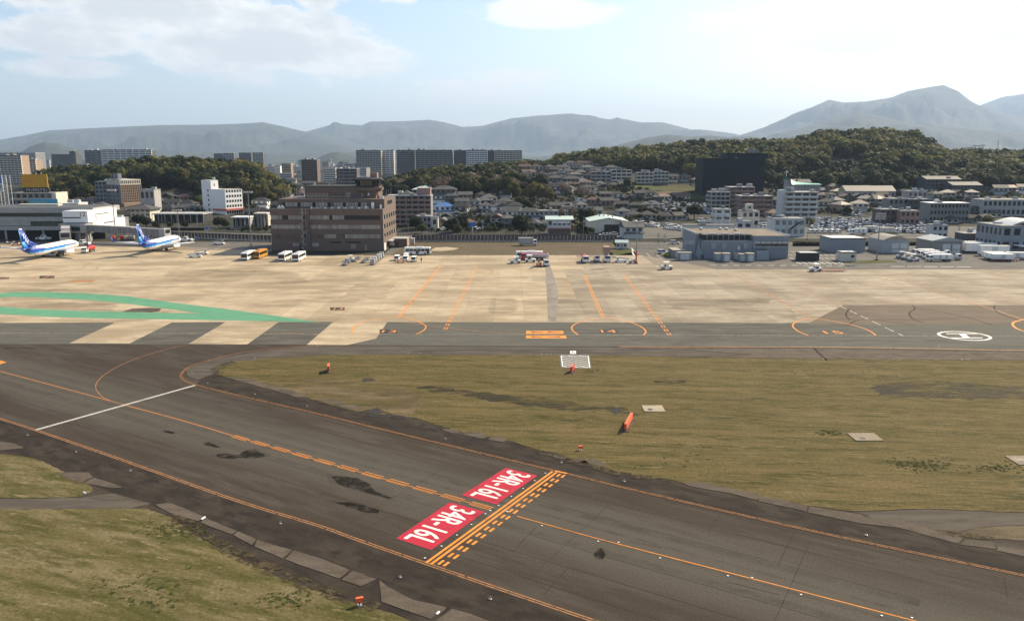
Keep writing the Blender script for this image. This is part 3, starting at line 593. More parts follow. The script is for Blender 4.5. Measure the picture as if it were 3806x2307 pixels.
for c in [[(2160, 1000 + 37), (2106, 1040), (2104, 1048), (2120, 1056)], [(2405, 1041), (2413, 1050), (2400, 1056)], [(2700, 1045), (2695, 1038), (2720, 1030)], [(3340, 1028), (3295, 1034), (3290, 1043)], [(3705, 1018), (3700, 1027), (3740, 1050)], [(3010, 1048), (3022, 1060)], [(3052, 1060), (3040, 1070)], [(330, 982), (312, 988), (305, 1000), (130, 1025), (122, 1035), (132, 1040)], [(360, 992), (364, 1000), (340, 1008), (280, 1020)]]:
    line('stand_curve', c, .3, M_ORGF, .026)
line('apron_boundary_line', [(1001, 946), (840, 978), (1180, 1014), (1350, 946)], .3, M_WFADE, .024)
line('apron_boundary_line', [(1510, 949), (2290, 949)], .5, M_WFADE, .024); line('apron_boundary_line', [(1420, 960), (2270, 960)], .3, M_WFADE, .024)
for a, b in [((770, 939), (690, 958)), ((863, 937), (920, 915)), ((800, 926), (848, 905))]: line('road_line', [a, b], .25, M_WFADE, .024)
line('road_dashes', [(2640, 986), (3200, 987)], .5, M_WPAINT, .012, dash=(2.2, 2.0)); line('road_dashes', [(3310, 990), (3610, 992)], .55, M_WPAINT, .012, dash=(5.0, .8))
line('road_line', [(2345, 930), (2358, 950)], .6, M_WPAINT, .012); line('road_line', [(2348, 922), (2354, 934)], .5, M_WPAINT, .012)
line('road_line', [(2403, 940), (2420, 958), (2470, 968), (2560, 976)], .3, M_WFADE, .012); line('road_line', [(2405, 977), (2448, 992)], .4, M_WPAINT, .012); line('road_line', [(2438, 945), (2460, 962)], .3, M_WFADE, .012)
for i in range(6): line('bay_line', [(2940 + i * 20, 934), (2958 + i * 20, 938)], .3, M_WPAINT, .012)
for j, yy in enumerate((946, 958)):
    for i in range(9): line('bay_line', [(2930 + i * 22 + j * 5, yy), (2946 + i * 22 + j * 5, yy + 4)], .32, M_WPAINT, .012)
for i in range(8): line('hatch_line', [(2960 + i * 22, 975), (2980 + i * 22, 981)], .5, M_WPAINT, .012)
for q in [[(1955, 1040), (1975, 1026)], [(1962, 1041), (1977, 1031)], [(1969, 1042), (1978, 1036)], [(2535, 1036), (2556, 1044)], [(2541, 1034), (2562, 1043)], [(3125, 1036), (3148, 1047)], [(3133, 1036), (3156, 1046)], [(3141, 1036), (3162, 1046)]]:
    line('hatch_line', q, .35, M_WFADE, .024)
def ground_text(s, x0, x1, y0, y1, m, z, box_m=None, label='', cat='ground marking', name='stand_number', pad=(6, 3)):
    a, b, c = G(x0, y1), G(x1, y1), G((x0 + x1) / 2, y0)
    w = (b - a).length; h = c.y - a.y
    t = thing(name, label, cat, (a.x, a.y, 0), 0)
    if box_m:
        mobj('backing', [(G(x, y) - a) + Vector((0, 0, z)) for x, y in ((x0 - pad[0], y1 + pad[1]), (x1 + pad[0], y1 + pad[1]), (x1 + pad[0], y0 - pad[1]), (x0 - pad[0], y0 - pad[1]))], [(0, 1, 2, 3)], box_m, t)
    o = bpy.data.objects.new('lettering', text_mesh(s, w, h, m)); link(o, t); o.location = (0, 0, z + .004); return t
ground_text('13', 1417, 1470, 1227, 1236, M_ORG, .034, M_BLACKP, 'orange stand number 13 on a black box, left of the two on the taxiway band')
ground_text('14', 2237, 2292, 1226, 1236, M_ORG, .034, M_BLACKP, 'orange stand number 14 on a dark box inside the middle arc')
ground_text('15', 3072, 3140, 1230, 1240, M_ORG, .034, None, 'orange stand number 15 without box inside the right-hand arc')
for (x0, x1, y0, y1, s, lab) in [(1225, 1283, 1143, 1152, '13', 'small black box with orange 13 lying on the open apron'), (145, 205, 1026, 1034, '11', 'dark stand number box on the apron before the left airliner'), (-20, 36, 1031, 1036, '10', 'dark stand number box at the left edge of the apron')]:
    ground_text(s, x0 + 12, x1 - 12, y0 + 1, y1 - 1, M_ORG, .022, M_BLACKP, lab, pad=(10, 2))
struct(sheet('orange_panel', gp([(268, 1041), (358, 1041), (340, 1048), (246, 1048)]), M_ORGF, .024))
struct(sheet('orange_panel', gp([(-20, 1340), (5, 1340), (25, 1346), (0, 1353), (-20, 1352)]), M_ORG, .014))
# orange direction panels on the band
def arrow_panel(x0, x1, y0, y1, label, flip):
    a = G(x0, y1); t = thing('arrow_panel', label, 'ground marking', (a.x, a.y, 0), 0)
    mobj('field', [(G(x, y) - a) + Vector((0, 0, .034)) for x, y in ((x0, y1), (x1, y1), (x1 - 2, y0), (x0, y0))], [(0, 1, 2, 3)], M_ORG, t)
    ym = (y0 + y1) / 2
    for xa, xb in ((x0 + 20, x0 + 62), (x0 + 80, x0 + 128)):
        if flip and xa > x0 + 70: xa, xb = xb, xa
        hx = 9 if xb > xa else -9
        pts = [(xa, ym - 3), (xa + hx * 2.4, ym - 1.0), (xb, ym - .8), (xb, ym + .8), (xa + hx * 2.4, ym + 1.0), (xa, ym + 1.2)]
        mobj('arrow', [(G(*p) - a) + Vector((0, 0, .038)) for p in pts], [tuple(range(6)) if hx < 0 else tuple(range(5, -1, -1))], M_BLACKP, t)
arrow_panel(1955.5, 2095, 1229.5, 1240.5, 'upper orange panel with dark arrows on the grey taxiway band', False)
arrow_panel(1955, 2106, 1247, 1257.5, 'lower orange panel with dark arrows on the grey taxiway band', True)
# helicopter circle
def heli():
    c = G(3584, 1248); t = thing('helipad_marking', 'white letter H in a ring painted on the taxiway band', 'ground marking', (c.x, c.y, 0), 0)
    rx = 90 / F * 175; ry = (G(3584, 1230.5).y - G(3584, 1265.5).y) / 2
    vs, fs = [], []; n = 64
    for i in range(n):
        a = 2 * math.pi * i / n
        for k in (1, .88): vs.append((rx * k * math.cos(a), ry * k * math.sin(a), .036))
    fs = [(2 * i, 2 * ((i + 1) % n), 2 * ((i + 1) % n) + 1, 2 * i + 1) for i in range(n)]
    mobj('ring', vs, fs, M_WPAINT, t)
    V = []; FF = []
    sk = -.32
    def q(x0, x1, y0, y1):
        b = len(V)
        for x, y in ((x0, y0), (x1, y0), (x1, y1), (x0, y1)): V.append((x * rx - y * ry * sk * 1.0 * .9, y * ry, .036))
        FF.append((b, b + 1, b + 2, b + 3))
    q(-.62, .62, .38, .52); q(-.62, .62, -.52, -.38); q(-.13, .13, -.38, .38)
    mobj('letter', V, FF, M_WPAINT, t)
heli()
def faded_ring():
    c = G(3050, 1275); n = 48; vs = []
    for i in range(n):
        a = 2 * math.pi * i / n
        for k in (1, .93): vs.append((c.x + 4.6 * k * math.cos(a), c.y + 3.2 * k * math.sin(a), .034))
    struct(mobj('faded_ring', vs, [(2 * i, 2 * ((i + 1) % n), 2 * ((i + 1) % n) + 1, 2 * i + 1) for i in range(n)], M_ROADA))
faded_ring()
# green painted bands
up_top = [(-400, 1150), (0, 1091), (42, 1086), (160, 1085), (321, 1090), (482, 1102), (642, 1125), (700, 1132), (822, 1146), (990, 1169), (1136, 1190), (1190, 1197.5)]
up_bot = [(745, 1165), (658, 1152), (546, 1138), (450, 1126), (321, 1114), (160, 1106), (32, 1103), (0, 1107), (-400, 1168)]
lo_top = [(-400, 1100), (0, 1139), (96, 1147), (289, 1155.5), (482, 1160), (745, 1165)]
lo_bot = [(1190, 1197.5), (760, 1189), (385, 1183), (193, 1178), (0, 1167), (-400, 1130)]
struct(sheet('green_band', gp([(-150, 1109)] + up_top[1:] + lo_bot[:5] + [(-150, 1151), (-150, 1129)] + lo_top[1:] + up_bot[:8] + [(-150, 1127)]), M_GREENP, .030))
struct(sheet('wet_patch', gp([(455, 1159), (490, 1147), (560, 1144), (605, 1146), (590, 1156), (560, 1161)]), M_DARKA, .020, ragged=(2, .5)))
# tyre marks
for c in [[(3390, 1135), (3405, 1146), (3382, 1158), (3378, 1170), (3395, 1188), (3430, 1200)], [(3405, 1146), (3480, 1156), (3600, 1180), (3690, 1208)], [(3150, 1210), (3180, 1190), (3230, 1186), (3320, 1198), (3400, 1208)], [(3155, 1150), (3140, 1170), (3160, 1190)], [(3698, 1135), (3692, 1148), (3720, 1170), (3806, 1195)]]:
    struct(stroke('tyre_mark', gp(c), .35, M_SHOU, .028))
struct(stroke('tar_seam', gp([(3025, 1294), (3045, 1315), (3072, 1338)]), .5, M_SHOU, .034)); struct(stroke('tar_seam', gp([(15, 1293), (130, 1294)]), .5, M_STAIN, .012))
# slot drain pad by the infield
def pad():
    a = G(2084.8, 1320.9); Q = [(2078, 1318.5), (2190, 1319.5), (2199, 1371), (2084, 1367)]
    t = thing('hatched_pad', 'grey pad with white diagonal hatching at the edge of the infield grass', 'ground marking', (a.x, a.y, 0), 0)
    P = [G(*p) - a for p in Q]; b = len(P)
    sheet('slab', [(p.x, p.y) for p in P], M_ROADA, .036, t, thick=.02)
    def L(p, q, n='stripe'):
        stroke(n, [G(*p) - a, G(*q) - a], .22, M_WPAINT, .062, t)
    for p, q in [((2086, 1322), (2186, 1322.5)), ((2186, 1322.5), (2192, 1367)), ((2192, 1367), (2091, 1363)), ((2091, 1363), (2086, 1322))]: L(p, q, 'border')
    Q4 = [(2086, 1322), (2186, 1322.5), (2192, 1367), (2091, 1363)]
    def B(u, v): return tuple((Q4[0][k] * (1 - u) + Q4[1][k] * u) * (1 - v) + (Q4[3][k] * (1 - u) + Q4[2][k] * u) * v for k in (0, 1))
    for k in range(-2, 6):
        v0, v1 = k / 6 + .08, k / 6 + .08 + .42; u0, u1 = 0.0, 1.0
        if v0 < 0: u0 = -v0 / .42; v0 = 0
        if v1 > 1: u1 = (1 - (k / 6 + .08)) / .42; v1 = 1
        L(B(u0, v0), B(u1, v1))
pad()
ground_text('A', 2122, 2138, 1306, 1313, M_BLACKP, .036, M_WPAINT, 'white square marker with black lettering above the hatched pad', name='square_marker', pad=(3, 2))
for i, (x, y, lab) in enumerate([(2428, 1519, 'pale concrete manhole slab on the grass behind the large orange sign'), (3215, 1625, 'pale concrete manhole slab with round cover on the right-hand grass'), (3806, 1712, 'pale concrete slab cut by the right edge on the grass')]):
    g = G(x, y); t = thing('manhole_slab', lab, 'manhole', (g.x, g.y, .03), 0); w = 1.9 if i == 1 else 1.6
    box(t, 'slab', M_CONCG, -w, w, -1.5, 1.5, 0, .10); cyl(t, 'cover', M_DARK, (-.6, -.6, .10), (-.6, -.6, .12), .42, .42, 16)

# paving joints and rubber of the main gear tracks along the diagonal taxiway
axis = gp([(0, 1379), (3406, 2307)])
for o_ in (-11.2, -7.5, -3.75, 3.75, 7.5, 11.2): struct(stroke('paving_joint', axis, .055, M_SHOU, .0095, offs=(o_,)))
struct(stroke('rubber_track', axis, 1.0, M_SCUFF, .0245, offs=(-3.0, 3.0))); struct(stroke('rubber_track', axis, .5, M_SCUFF, .0245, offs=(-.9, 1.1)))
ad = (axis[1] - axis[0]).normalized(); an = Vector((-ad.y, ad.x, 0))
for k in (22, 47, 71, 96, 118, 139): 
    c = axis[0] + ad * k; struct(stroke('paving_joint', [c - an * 11.3 + ad * .4, c + an * 11.3], .05, M_SHOU, .0095))
# ------------------------------------------------------------------ airfield signs
def sign(px, py, w, h, rz, m, label, feet=True):
    g = G(px, py); t = thing('guidance_sign', label, 'airfield sign', (g.x, g.y, .03), rz)
    box(t, 'footing', M_CONC2, -w / 2 - .3, w / 2 + .3, -.5, .5, 0, .08)
    for s in (-1, 1): box(t, 'leg', M_STEEL, s * w * .35 - .04, s * w * .35 + .04, -.04, .04, .08, .32)
    box(t, 'cabinet', m, -w / 2, w / 2, -.16, .16, .30, h); box(t, 'cap', M_ORSIGN, -w / 2 - .03, w / 2 + .03, -.19, .19, h, h + .05)
    box(t, 'face', M_DARK, -w / 2 + .06, w / 2 - .06, .162, .17, .36, h - .06)
sign(1222, 1380, 2.2, 1.2, R(101), M_RED, 'narrow red guidance sign at the left end of the infield grass')
sign(2127, 1382, 2.0, 1.15, R(72), M_RED, 'red guidance sign beside the hatched pad')
sign(2336, 1582, 5.2, 1.1, R(72), M_ORSIGN, 'large orange guidance sign alone in the middle of the grass')
def small_light(px, py, label, s=1.0):
    g = G(px, py); t = thing('obstacle_light', label, 'airfield light', (g.x, g.y, .03), R(20))
    cyl(t, 'stem', M_DARK, (0, 0, 0), (0, 0, .3 * s), .05); box(t, 'housing', M_ORSIGN, -.32 * s, .32 * s, -.14, .14, .3 * s, .72 * s); box(t, 'base_plate', M_STEEL, -.2, .2, -.2, .2, 0, .03)
small_light(1337, 2248, 'small orange box light on the foreground grass near the bottom edge', 1.0)
small_light(2157, 1672, 'small orange box light at the lower edge of the infield grass', .8)
# ------------------------------------------------------------------ road vehicles and ground support
def wheels(t, xs, w, r):
    for x in xs:
        for s in (-1, 1):
            o = cyl(t, 'wheel', M_RUB, (x, s * (w / 2 - .24), r), (x, s * (w / 2 + .02), r), r, r, 14)
            hub = cyl(o, 'hub', M_STEEL, (0, 0, .96), (0, 0, 1.05), .5, .5, 10)
def place(px, py, face): 
    g = G(px, py); return (g.x, g.y, .014), {'E': 0, 'N': math.pi / 2, 'W': math.pi, 'S': -math.pi / 2}[face]
def bus(px, py, face, label, m=M_WHITE):
    loc, rz = place(px, py, face); t = thing('bus', label, 'bus', loc, rz, 'apron buses')
    Lh, w = 5.3, 2.5                                                     # front is +x
    prism(t, 'body', m, [(-Lh, .35), (Lh - .05, .35), (Lh, .9), (Lh - .12, 2.75), (Lh - .35, 2.95), (-Lh + .15, 2.95), (-Lh, 2.7)], -w / 2, w / 2, 'x') if False else None
    prof = [(-Lh, .35), (Lh - .05, .35), (Lh, .9), (Lh - .12, 2.75), (Lh - .35, 2.98), (-Lh + .15, 2.98), (-Lh, 2.75)]
    prism(t, 'body', m, prof, -w / 2, w / 2, 'y')
    box(t, 'roof_unit', m, -.6, 2.2, -.8, .8, 2.98, 3.22); box(t, 'roof_hatch', m, -3.6, -2.8, -.5, .5, 2.98, 3.08)
    for s in (-1, 1):
        for i in range(6):
            x = -4.7 + i * 1.55
            box(t, 'window', M_GLASS, x, x + 1.42, s * (w / 2 + .012) - .012, s * (w / 2 + .012) + .012, 1.45, 2.45)
    box(t, 'door', M_DARK, 3.75, 4.75, -w / 2 - .03, -w / 2 + .01, .45, 2.5); box(t, 'door', M_DARK, -.6, .5, -w / 2 - .03, -w / 2 + .01, .45, 1.43)
    box(t, 'windscreen', M_GLASS, Lh - .13, Lh - .02, -1.12, 1.12, 1.2, 2.6); box(t, 'rear_window', M_GLASS, -Lh - .02, -Lh + .02, -1.0, 1.0, 1.6, 2.55)
    box(t, 'bumper', M_DARK, Lh - .02, Lh + .08, -1.15, 1.15, .35, .6); box(t, 'rear_panel', M_DARK, -Lh - .03, -Lh + .01, -.25, .25, .7, 1.6)
    for s in (-1, 1): box(t, 'headlight', M_STEEL, Lh - .03, Lh + .03, s * .85 - .15, s * .85 + .15, .7, .9); box(t, 'mirror', M_DARK, Lh - .1, Lh + .15, s * 1.4 - .08, s * 1.4 + .08, 1.9, 2.3)
    wheels(t, (3.0, -2.6), w, .48); return t
bus(925, 963, 'S', 'white bus parked at the left end, beside the orange bus')
bus(968, 957, 'S', 'orange bus parked between white buses before the brown building', M_BUSO)
bus(1061, 966, 'S', 'white bus, left of the pair parked under the brown building')
bus(1112, 967, 'S', 'white bus, right of the pair parked under the brown building')
bus(1553, 946, 'E', 'white bus side-on at the edge of the dry grass, right of the brown building')
bus(1968, 962, 'E', 'white bus side-on behind the red-topped fuel truck')
def cab(t, m, x0, x1, w, h, z0=.5, gl=True):
    prism(t, 'cab', m, [(x0, z0), (x1, z0), (x1, z0 + (h - z0) * .45), (x1 - .22, h), (x0, h)], -w / 2, w / 2)
    prism(t, 'windscreen', M_GLASS, [(x1 + .015, z0 + (h - z0) * .48), (x1 - .19, h - .12), (x1 - .23, h - .12), (x1 - .03, z0 + (h - z0) * .48)], -w / 2 + .12, w / 2 - .12)
    for s in (-1, 1): box(t, 'side_window', M_GLASS, x0 + .35, x1 - .35, s * (w / 2 + .01) - .012, s * (w / 2 + .01) + .012, z0 + (h - z0) * .5, h - .18); box(t, 'headlight', M_STEEL, x1 - .02, x1 + .03, s * w * .36 - .13, s * w * .36 + .13, z0 + .12, z0 + .32)
    box(t, 'bumper', M_DARK, x1 - .02, x1 + .09, -w / 2 + .05, w / 2 - .05, z0 - .15, z0 + .08)
def truck(px, py, face, label, cargo='box', cm=M_WHITE, bm=M_PALE, L=7.0, w=2.2, h=3.1, lift=0.0, cat='truck', group=None, name='truck'):
    loc, rz = place(px, py, face); t = thing(name, label, cat, loc, rz, group)
    a, b = -L / 2, L / 2
    box(t, 'chassis', M_DARK, a + .1, b - .2, -.45, .45, .5, .75); cab(t, cm, b - 1.7, b, w * .95, 2.35 if h < 2.8 else 2.6)
    if cargo == 'box':
        box(t, 'cargo_box', bm, a, b - 1.85, -w / 2, w / 2, .95 + lift, h + lift); box(t, 'box_rail', M_STEEL, a - .02, b - 1.84, -w / 2 - .02, w / 2 + .02, .80 + lift, .945 + lift)
        for s in (-1, 1):
            for k in (.28, .62): box(t, 'side_panel', M_STEEL, a + (L - 1.85) * k, a + (L - 1.85) * k + .75, s * (w / 2 + .012) - .012, s * (w / 2 + .012) + .012, 1.15 + lift, h - .15 + lift)
        box(t, 'rear_door', M_WHITE, a - .03, a - .001, -w / 2 + .12, w / 2 - .12, 1.05 + lift, h - .15 + lift)
        if lift:
            for s in (-1, 1):
                cyl(t, 'lift_arm', M_STEEL, (a + .6, s * .7, .75), (b - 2.6, s * .7, .85 + lift), .08); cyl(t, 'lift_arm', M_STEEL, (b - 2.6, s * .78, .75), (a + .6, s * .78, .85 + lift), .08)
    elif cargo == 'tank':
        n = 14; prof = [(w / 2 * .98 * math.cos(2 * math.pi * i / n), 1.75 + .82 * math.sin(2 * math.pi * i / n)) for i in range(n)]
        prism(t, 'tank', bm, prof, a, b - 1.9, 'x'); box(t, 'catwalk', M_RED, a + .3, b - 2.1, -.35, .35, 2.56, 2.72)
        for s in (-1, 1): box(t, 'tank_stripe', M_RED, a + .5, b - 2.3, s * (w / 2 + .0) - .03, s * (w / 2 + .0) + .03, 1.85, 2.05); box(t, 'locker', M_DARK, a + 1.2, b - 2.6, s * .95 - .18, s * .95 + .18, .5, 1.0)
    elif cargo == 'flat':
        box(t, 'bed', M_STEEL, a, b - 1.8, -w / 2, w / 2, .8, 1.0)
        for s in (-1, 1): box(t, 'sideboard', cm, a, b - 1.8, s * (w / 2 - .04) - .03, s * (w / 2 - .04) + .03, 1.0, 1.35)
    wheels(t, (b - .9, a + 1.2) if L < 8.5 else (b - .9, a + 2.2, a + 1.0), w, .43); return t
truck(1962, 912, 'E', 'box truck with pale ribbed body parked on the dry grass before the fence', 'box', M_WHITE, M_LWALL, 8.2, 2.3, 3.5)
truck(1988, 966, 'W', 'red-capped fuel truck side-on in front of the white bus', 'tank', M_RED, M_PALE, 10.5, 2.5, 3.0)
truck(2174, 974, 'S', 'red-topped fuel truck facing the camera, leftmost of three trucks', 'tank', M_WHITE, M_RED, 8, 2.4, 3.0)
truck(2217, 971, 'S', 'small white truck facing the camera between the fuel truck and the raised box', 'flat', M_WHITE, M_WHITE, 5.2, 1.9, 2.4)
truck(2254, 972, 'S', 'catering truck with its brown box raised above the cab', 'box', M_WHITE, M_PINK, 7.2, 2.3, 3.4, 2.2)
truck(2030, 988, 'S', 'white truck with grey box facing the camera beside the lattice loader', 'box', M_WHITE, M_GWALL, 5.4, 1.9, 2.5)
truck(330, 938, 'S', 'dark red service truck at the nose of the left airliner', 'tank', M_WHITE, M_RED, 7.5, 2.3, 2.8)
def van(px, py, face, label, m=M_WHITE, group=None):
    loc, rz = place(px, py, face); t = thing('van', label, 'van', loc, rz, group)
    prism(t, 'body', m, [(-2.2, .35), (2.2, .35), (2.25, .95), (1.75, 1.85), (-2.1, 1.9), (-2.2, 1.1)], -.85, .85)
    prism(t, 'windscreen', M_GLASS, [(2.24, 1.02), (1.82, 1.78), (1.78, 1.74), (2.18, 1.0)], -.75, .75)
    for s in (-1, 1):
        for x0, x1 in ((.6, 1.6), (-.6, .5), (-1.9, -.7)): box(t, 'side_window', M_GLASS, x0, x1, s * .86 - .01, s * .86 + .01, 1.12, 1.7)
        box(t, 'headlight', M_STEEL, 2.18, 2.27, s * .62 - .12, s * .62 + .12, .7, .88)
    box(t, 'rear_window', M_GLASS, -2.2, -2.14, -.7, .7, 1.15, 1.75); wheels(t, (1.4, -1.4), 1.68, .3); return t
van(1510, 960, 'S', 'white van with open canopy behind the pink cart')
van(1508, 968, 'S', 'white van, front one of two near the pink cart')
van(1539, 971, 'S', 'white van with workers beside it, right of the pink cart')
van(1476, 967, 'S', 'white compact van left of the pink cart')
def tug(px, py, face, label, m=M_WHITE, s=1.0, canopy=True, group=None):
    loc, rz = place(px, py, face); t = thing('tow_tractor', label, 'tow tractor', loc, rz, group); t.scale = (s, s, s)
    prism(t, 'body', m, [(-1.5, .35), (1.55, .35), (1.6, .85), (1.2, 1.0), (.35, 1.05), (.2, .8), (-.7, .8), (-.75, 1.0), (-1.5, 1.0)], -.8, .8)
    box(t, 'seat', M_DARK, -.7, -.2, -.55, .55, .8, 1.25); box(t, 'dashboard', M_DARK, .22, .4, -.6, .6, 1.05, 1.2)
    if canopy:
        for sx in (-.72, .3):
            for sy in (-.68, .68): cyl(t, 'canopy_post', M_WHITE, (sx, sy, .9), (sx, sy, 1.95), .035, .035, 6)
        box(t, 'canopy', m, -.95, .55, -.82, .82, 1.95, 2.03)
    for sy in (-1, 1): box(t, 'headlight', M_STEEL, 1.56, 1.62, sy * .5 - .1, sy * .5 + .1, .6, .78)
    box(t, 'tow_hitch', M_DARK, -1.75, -1.5, -.15, .15, .4, .55); wheels(t, (1.0, -1.0), 1.6, .36); return t
def pushback(px, py, face, label):
    loc, rz = place(px, py, face); t = thing('pushback_tractor', label, 'pushback tractor', loc, rz)
    prism(t, 'body', M_WHITE, [(-3.2, .5), (3.2, .5), (3.3, 1.2), (2.6, 1.45), (-3.0, 1.45), (-3.3, 1.1)], -1.25, 1.25)
    prism(t, 'cab', M_WHITE, [(-.9, 1.45), (.9, 1.45), (.7, 2.5), (-.75, 2.5)], -1.0, 1.0); box(t, 'windscreen', M_GLASS, .76, .84, -.85, .85, 1.65, 2.35)
    for s in (-1, 1): box(t, 'side_window', M_GLASS, -.6, .55, s * 1.01 - .01, s * 1.01 + .01, 1.7, 2.35)
    box(t, 'deck_rail', M_STEEL, 1.0, 2.4, -1.0, 1.0, 1.45, 1.52); box(t, 'beacon', M_ORSIGN, -.1, .1, -.1, .1, 2.5, 2.65); wheels(t, (2.0, -2.0), 2.55, .62); return t
pushback(163, 893, 'W', 'white pushback tractor standing under the terminal deck')
pushback(308, 912, 'E', 'white pushback tractor at the nose of the left airliner')
pushback(692, 899, 'E', 'white pushback tractor at the nose of the right airliner')
def belt_loader(px, py, face, label, up=1.4, m=M_WHITE):
    loc, rz = place(px, py, face); t = thing('belt_loader', label, 'belt loader', loc, rz)
    prism(t, 'body', m, [(-2.4, .35), (2.3, .35), (2.4, .8), (1.4, .95), (-2.4, .95)], -.9, .9)
    a, b = Vector((-3.2, 0, 1.0)), Vector((3.3, 0, 1.0 + up)); d = (b - a)
    prism(t, 'conveyor', M_STEEL, [(a.x, a.z), (b.x, b.z), (b.x, b.z + .22), (a.x, a.z + .22)], -.42, .42); prism(t, 'belt', M_RUB, [(a.x, a.z + .222), (b.x, b.z + .222), (b.x, b.z + .25), (a.x, a.z + .25)], -.34, .34)
    for s in (-1, 1): prism(t, 'hand_rail', m, [(a.x, a.z + .55), (b.x, b.z + .55), (b.x, b.z + .62), (a.x, a.z + .62)], s * .45 - .02, s * .45 + .02); cyl(t, 'lift_strut', M_STEEL, (.6, s * .4, .9), (1.8, s * .4, 1.0 + up * .72), .05)
    box(t, 'driver_seat', M_DARK, .9, 1.4, .45, .85, .95, 1.5); box(t, 'cab_roof', m, .7, 1.7, .3, .95, 2.0, 2.06)
    for x in (.75, 1.65): cyl(t, 'roof_post', m, (x, .9, .95), (x, .9, 2.0), .035, .035, 6)
    wheels(t, (1.6, -1.6), 1.8, .34); return t
belt_loader(815, 909, 'E', 'belt loader parked alone near the left fence'); belt_loader(752, 946, 'E', 'belt loader, rear one of the pair left of the buses', 1.0); belt_loader(727, 957, 'E', 'flat belt loader, front one of the pair left of the buses', .4)
belt_loader(2306, 975, 'W', 'belt loader beside the service road lamp post', .9); belt_loader(2003, 990, 'S', 'lattice loader with red front standing before the fuel truck', 2.0, M_REDF)
tug(1916, 978, 'W', 'white canopied tow tractor left of the fuel truck', s=1.25); tug(1971, 974, 'E', 'white forklift-like tractor directly before the fuel truck', s=1.3); tug(2352, 978, 'W', 'small grey tractor at the foot of the red-based lamp post', M_PALE, 1.0)
tug(2478, 1001, 'E', 'white canopied tractor alone on the apron below the road curve', s=1.3); tug(3030, 1008, 'W', 'white canopied tractor beside the red towbar racks', s=1.3)
tug(195, 953, 'W', 'white tow tractor pulling a grey cart under the left airliner', s=1.2); tug(1300, 970, 'W', 'white tow tractor at the head of the baggage dollies', s=1.1)
def dolly(px, py, face, label, load=0, group='baggage dollies before the brown building', m=M_STEEL):
    loc, rz = place(px, py, face); t = thing('baggage_dolly', label, 'baggage dolly', loc, rz, group)
    box(t, 'deck', m, -1.6, 1.6, -.8, .8, .45, .6); cyl(t, 'drawbar', M_DARK, (1.6, 0, .5), (2.5, 0, .35), .05); wheels(t, (1.1, -1.1), 1.5, .22)
    for s in (-1, 1): box(t, 'end_rail', M_STEEL, s * 1.55 - .04, s * 1.55 + .04, -.75, .75, .6, 1.0 if not load else .7)
    return t
def container(px, py, face, label, m=M_PALE, z=.62, group='cargo containers on dollies'):
    loc, rz = place(px, py, face); t = thing('cargo_container', label, 'cargo container', (loc[0], loc[1], z), rz, group)
    prism(t, 'shell', m, [(-.75, 0), (.75, 0), (.75, 1.6), (-.75, 1.6), (-.98, 1.2), (-.98, .5)], -.78, .78); box(t, 'door', M_LWALL, -.6, .6, -.80, -.782, .12, 1.48); box(t, 'base_rail', M_DARK, -.78, .78, -.8, .8, -.02, .0)
    return t
dd = [(1282, 986, 0), (1293, 978, 0), (1318, 972, 0), (1330, 964, 0), (1352, 976, 0), (1364, 968, 0), (1386, 984, 1), (1393, 976, 1), (1402, 970, 1), (1410, 964, 1), (1418, 958, 1)]
for i, (x, y, l) in enumerate(dd):
    dolly(x, y, 'N', '%s baggage dolly from the left in the cluster before the brown building' % ords[i], l)
    if l: container(x, y, 'N', 'grey cargo container on the %s baggage dolly of the cluster' % ords[i], M_PALE if i % 2 else M_LWALL)
dolly(1489, 976, 'W', 'pink-framed empty dolly cart between the white vans', 0, None, M_REDF); dolly(228, 951, 'W', 'grey cart behind the tow tractor under the left airliner', 1, None); 
container(228, 951, 'W', 'long grey covered load on the cart under the left airliner', M_GWALL, .62, None)
for i, (x, y) in enumerate([(40, 905), (62, 901), (85, 908), (58, 912)]): dolly(x, y, 'E', '%s loaded baggage dolly left of the left airliner tail' % ords[i], 0, 'dollies behind the left airliner', M_REDF if i % 2 else M_STEEL)
for i, (x, m) in enumerate([(425, M_ORSIGN), (455, M_RED), (468, M_CREAM), (482, M_LWALL), (495, M_LWALL)]):
    loc, rz = place(x, 893, 'E'); t = thing('ground_tank', '%s drum-shaped service unit from the left under the jet bridge' % ords[i], 'service unit', loc, rz, 'service units under the jet bridge')
    cyl(t, 'drum', m, (0, 0, .5), (0, 0, 2.2), .85, .85, 14); box(t, 'skid', M_DARK, -.9, .9, -.7, .7, .1, .5); cyl(t, 'lid', M_DARK, (0, 0, 2.2), (0, 0, 2.3), .5, .4, 12); wheels(t, (.6, -.6), 1.4, .2)
def racks(px, py, n, label, spread):
    g = G(px, py); t = thing('towbar_rack', label, 'towbar rack', (g.x, g.y, .014), 0)
    for i in range(n):
        x = (i - n / 2) * spread; m = M_RED if i % 3 == 1 else M_REDF
        cyl(t, 'towbar', m, (x - .9, -.6, .3), (x + 1.1, .9, .75), .07, .07, 6); cyl(t, 'post', M_REDF, (x, .4, 0), (x + .2, .4, 1.6 if i != n // 2 else 3.3), .05, .05, 6); cyl(t, 'wheel', M_RUB, (x - .6, -.3, .22), (x - .6, -.05, .22), .22, .22, 10)
    box(t, 'rack_beam', M_DARK, -n / 2 * spread, n / 2 * spread, -.1, .1, .25, .33)
racks(3099, 1010, 9, 'tangle of red and white towbars on racks at the apron edge', .95); racks(3740, 972, 10, 'row of rusty red towbars at the right edge of the yard', 1.1)
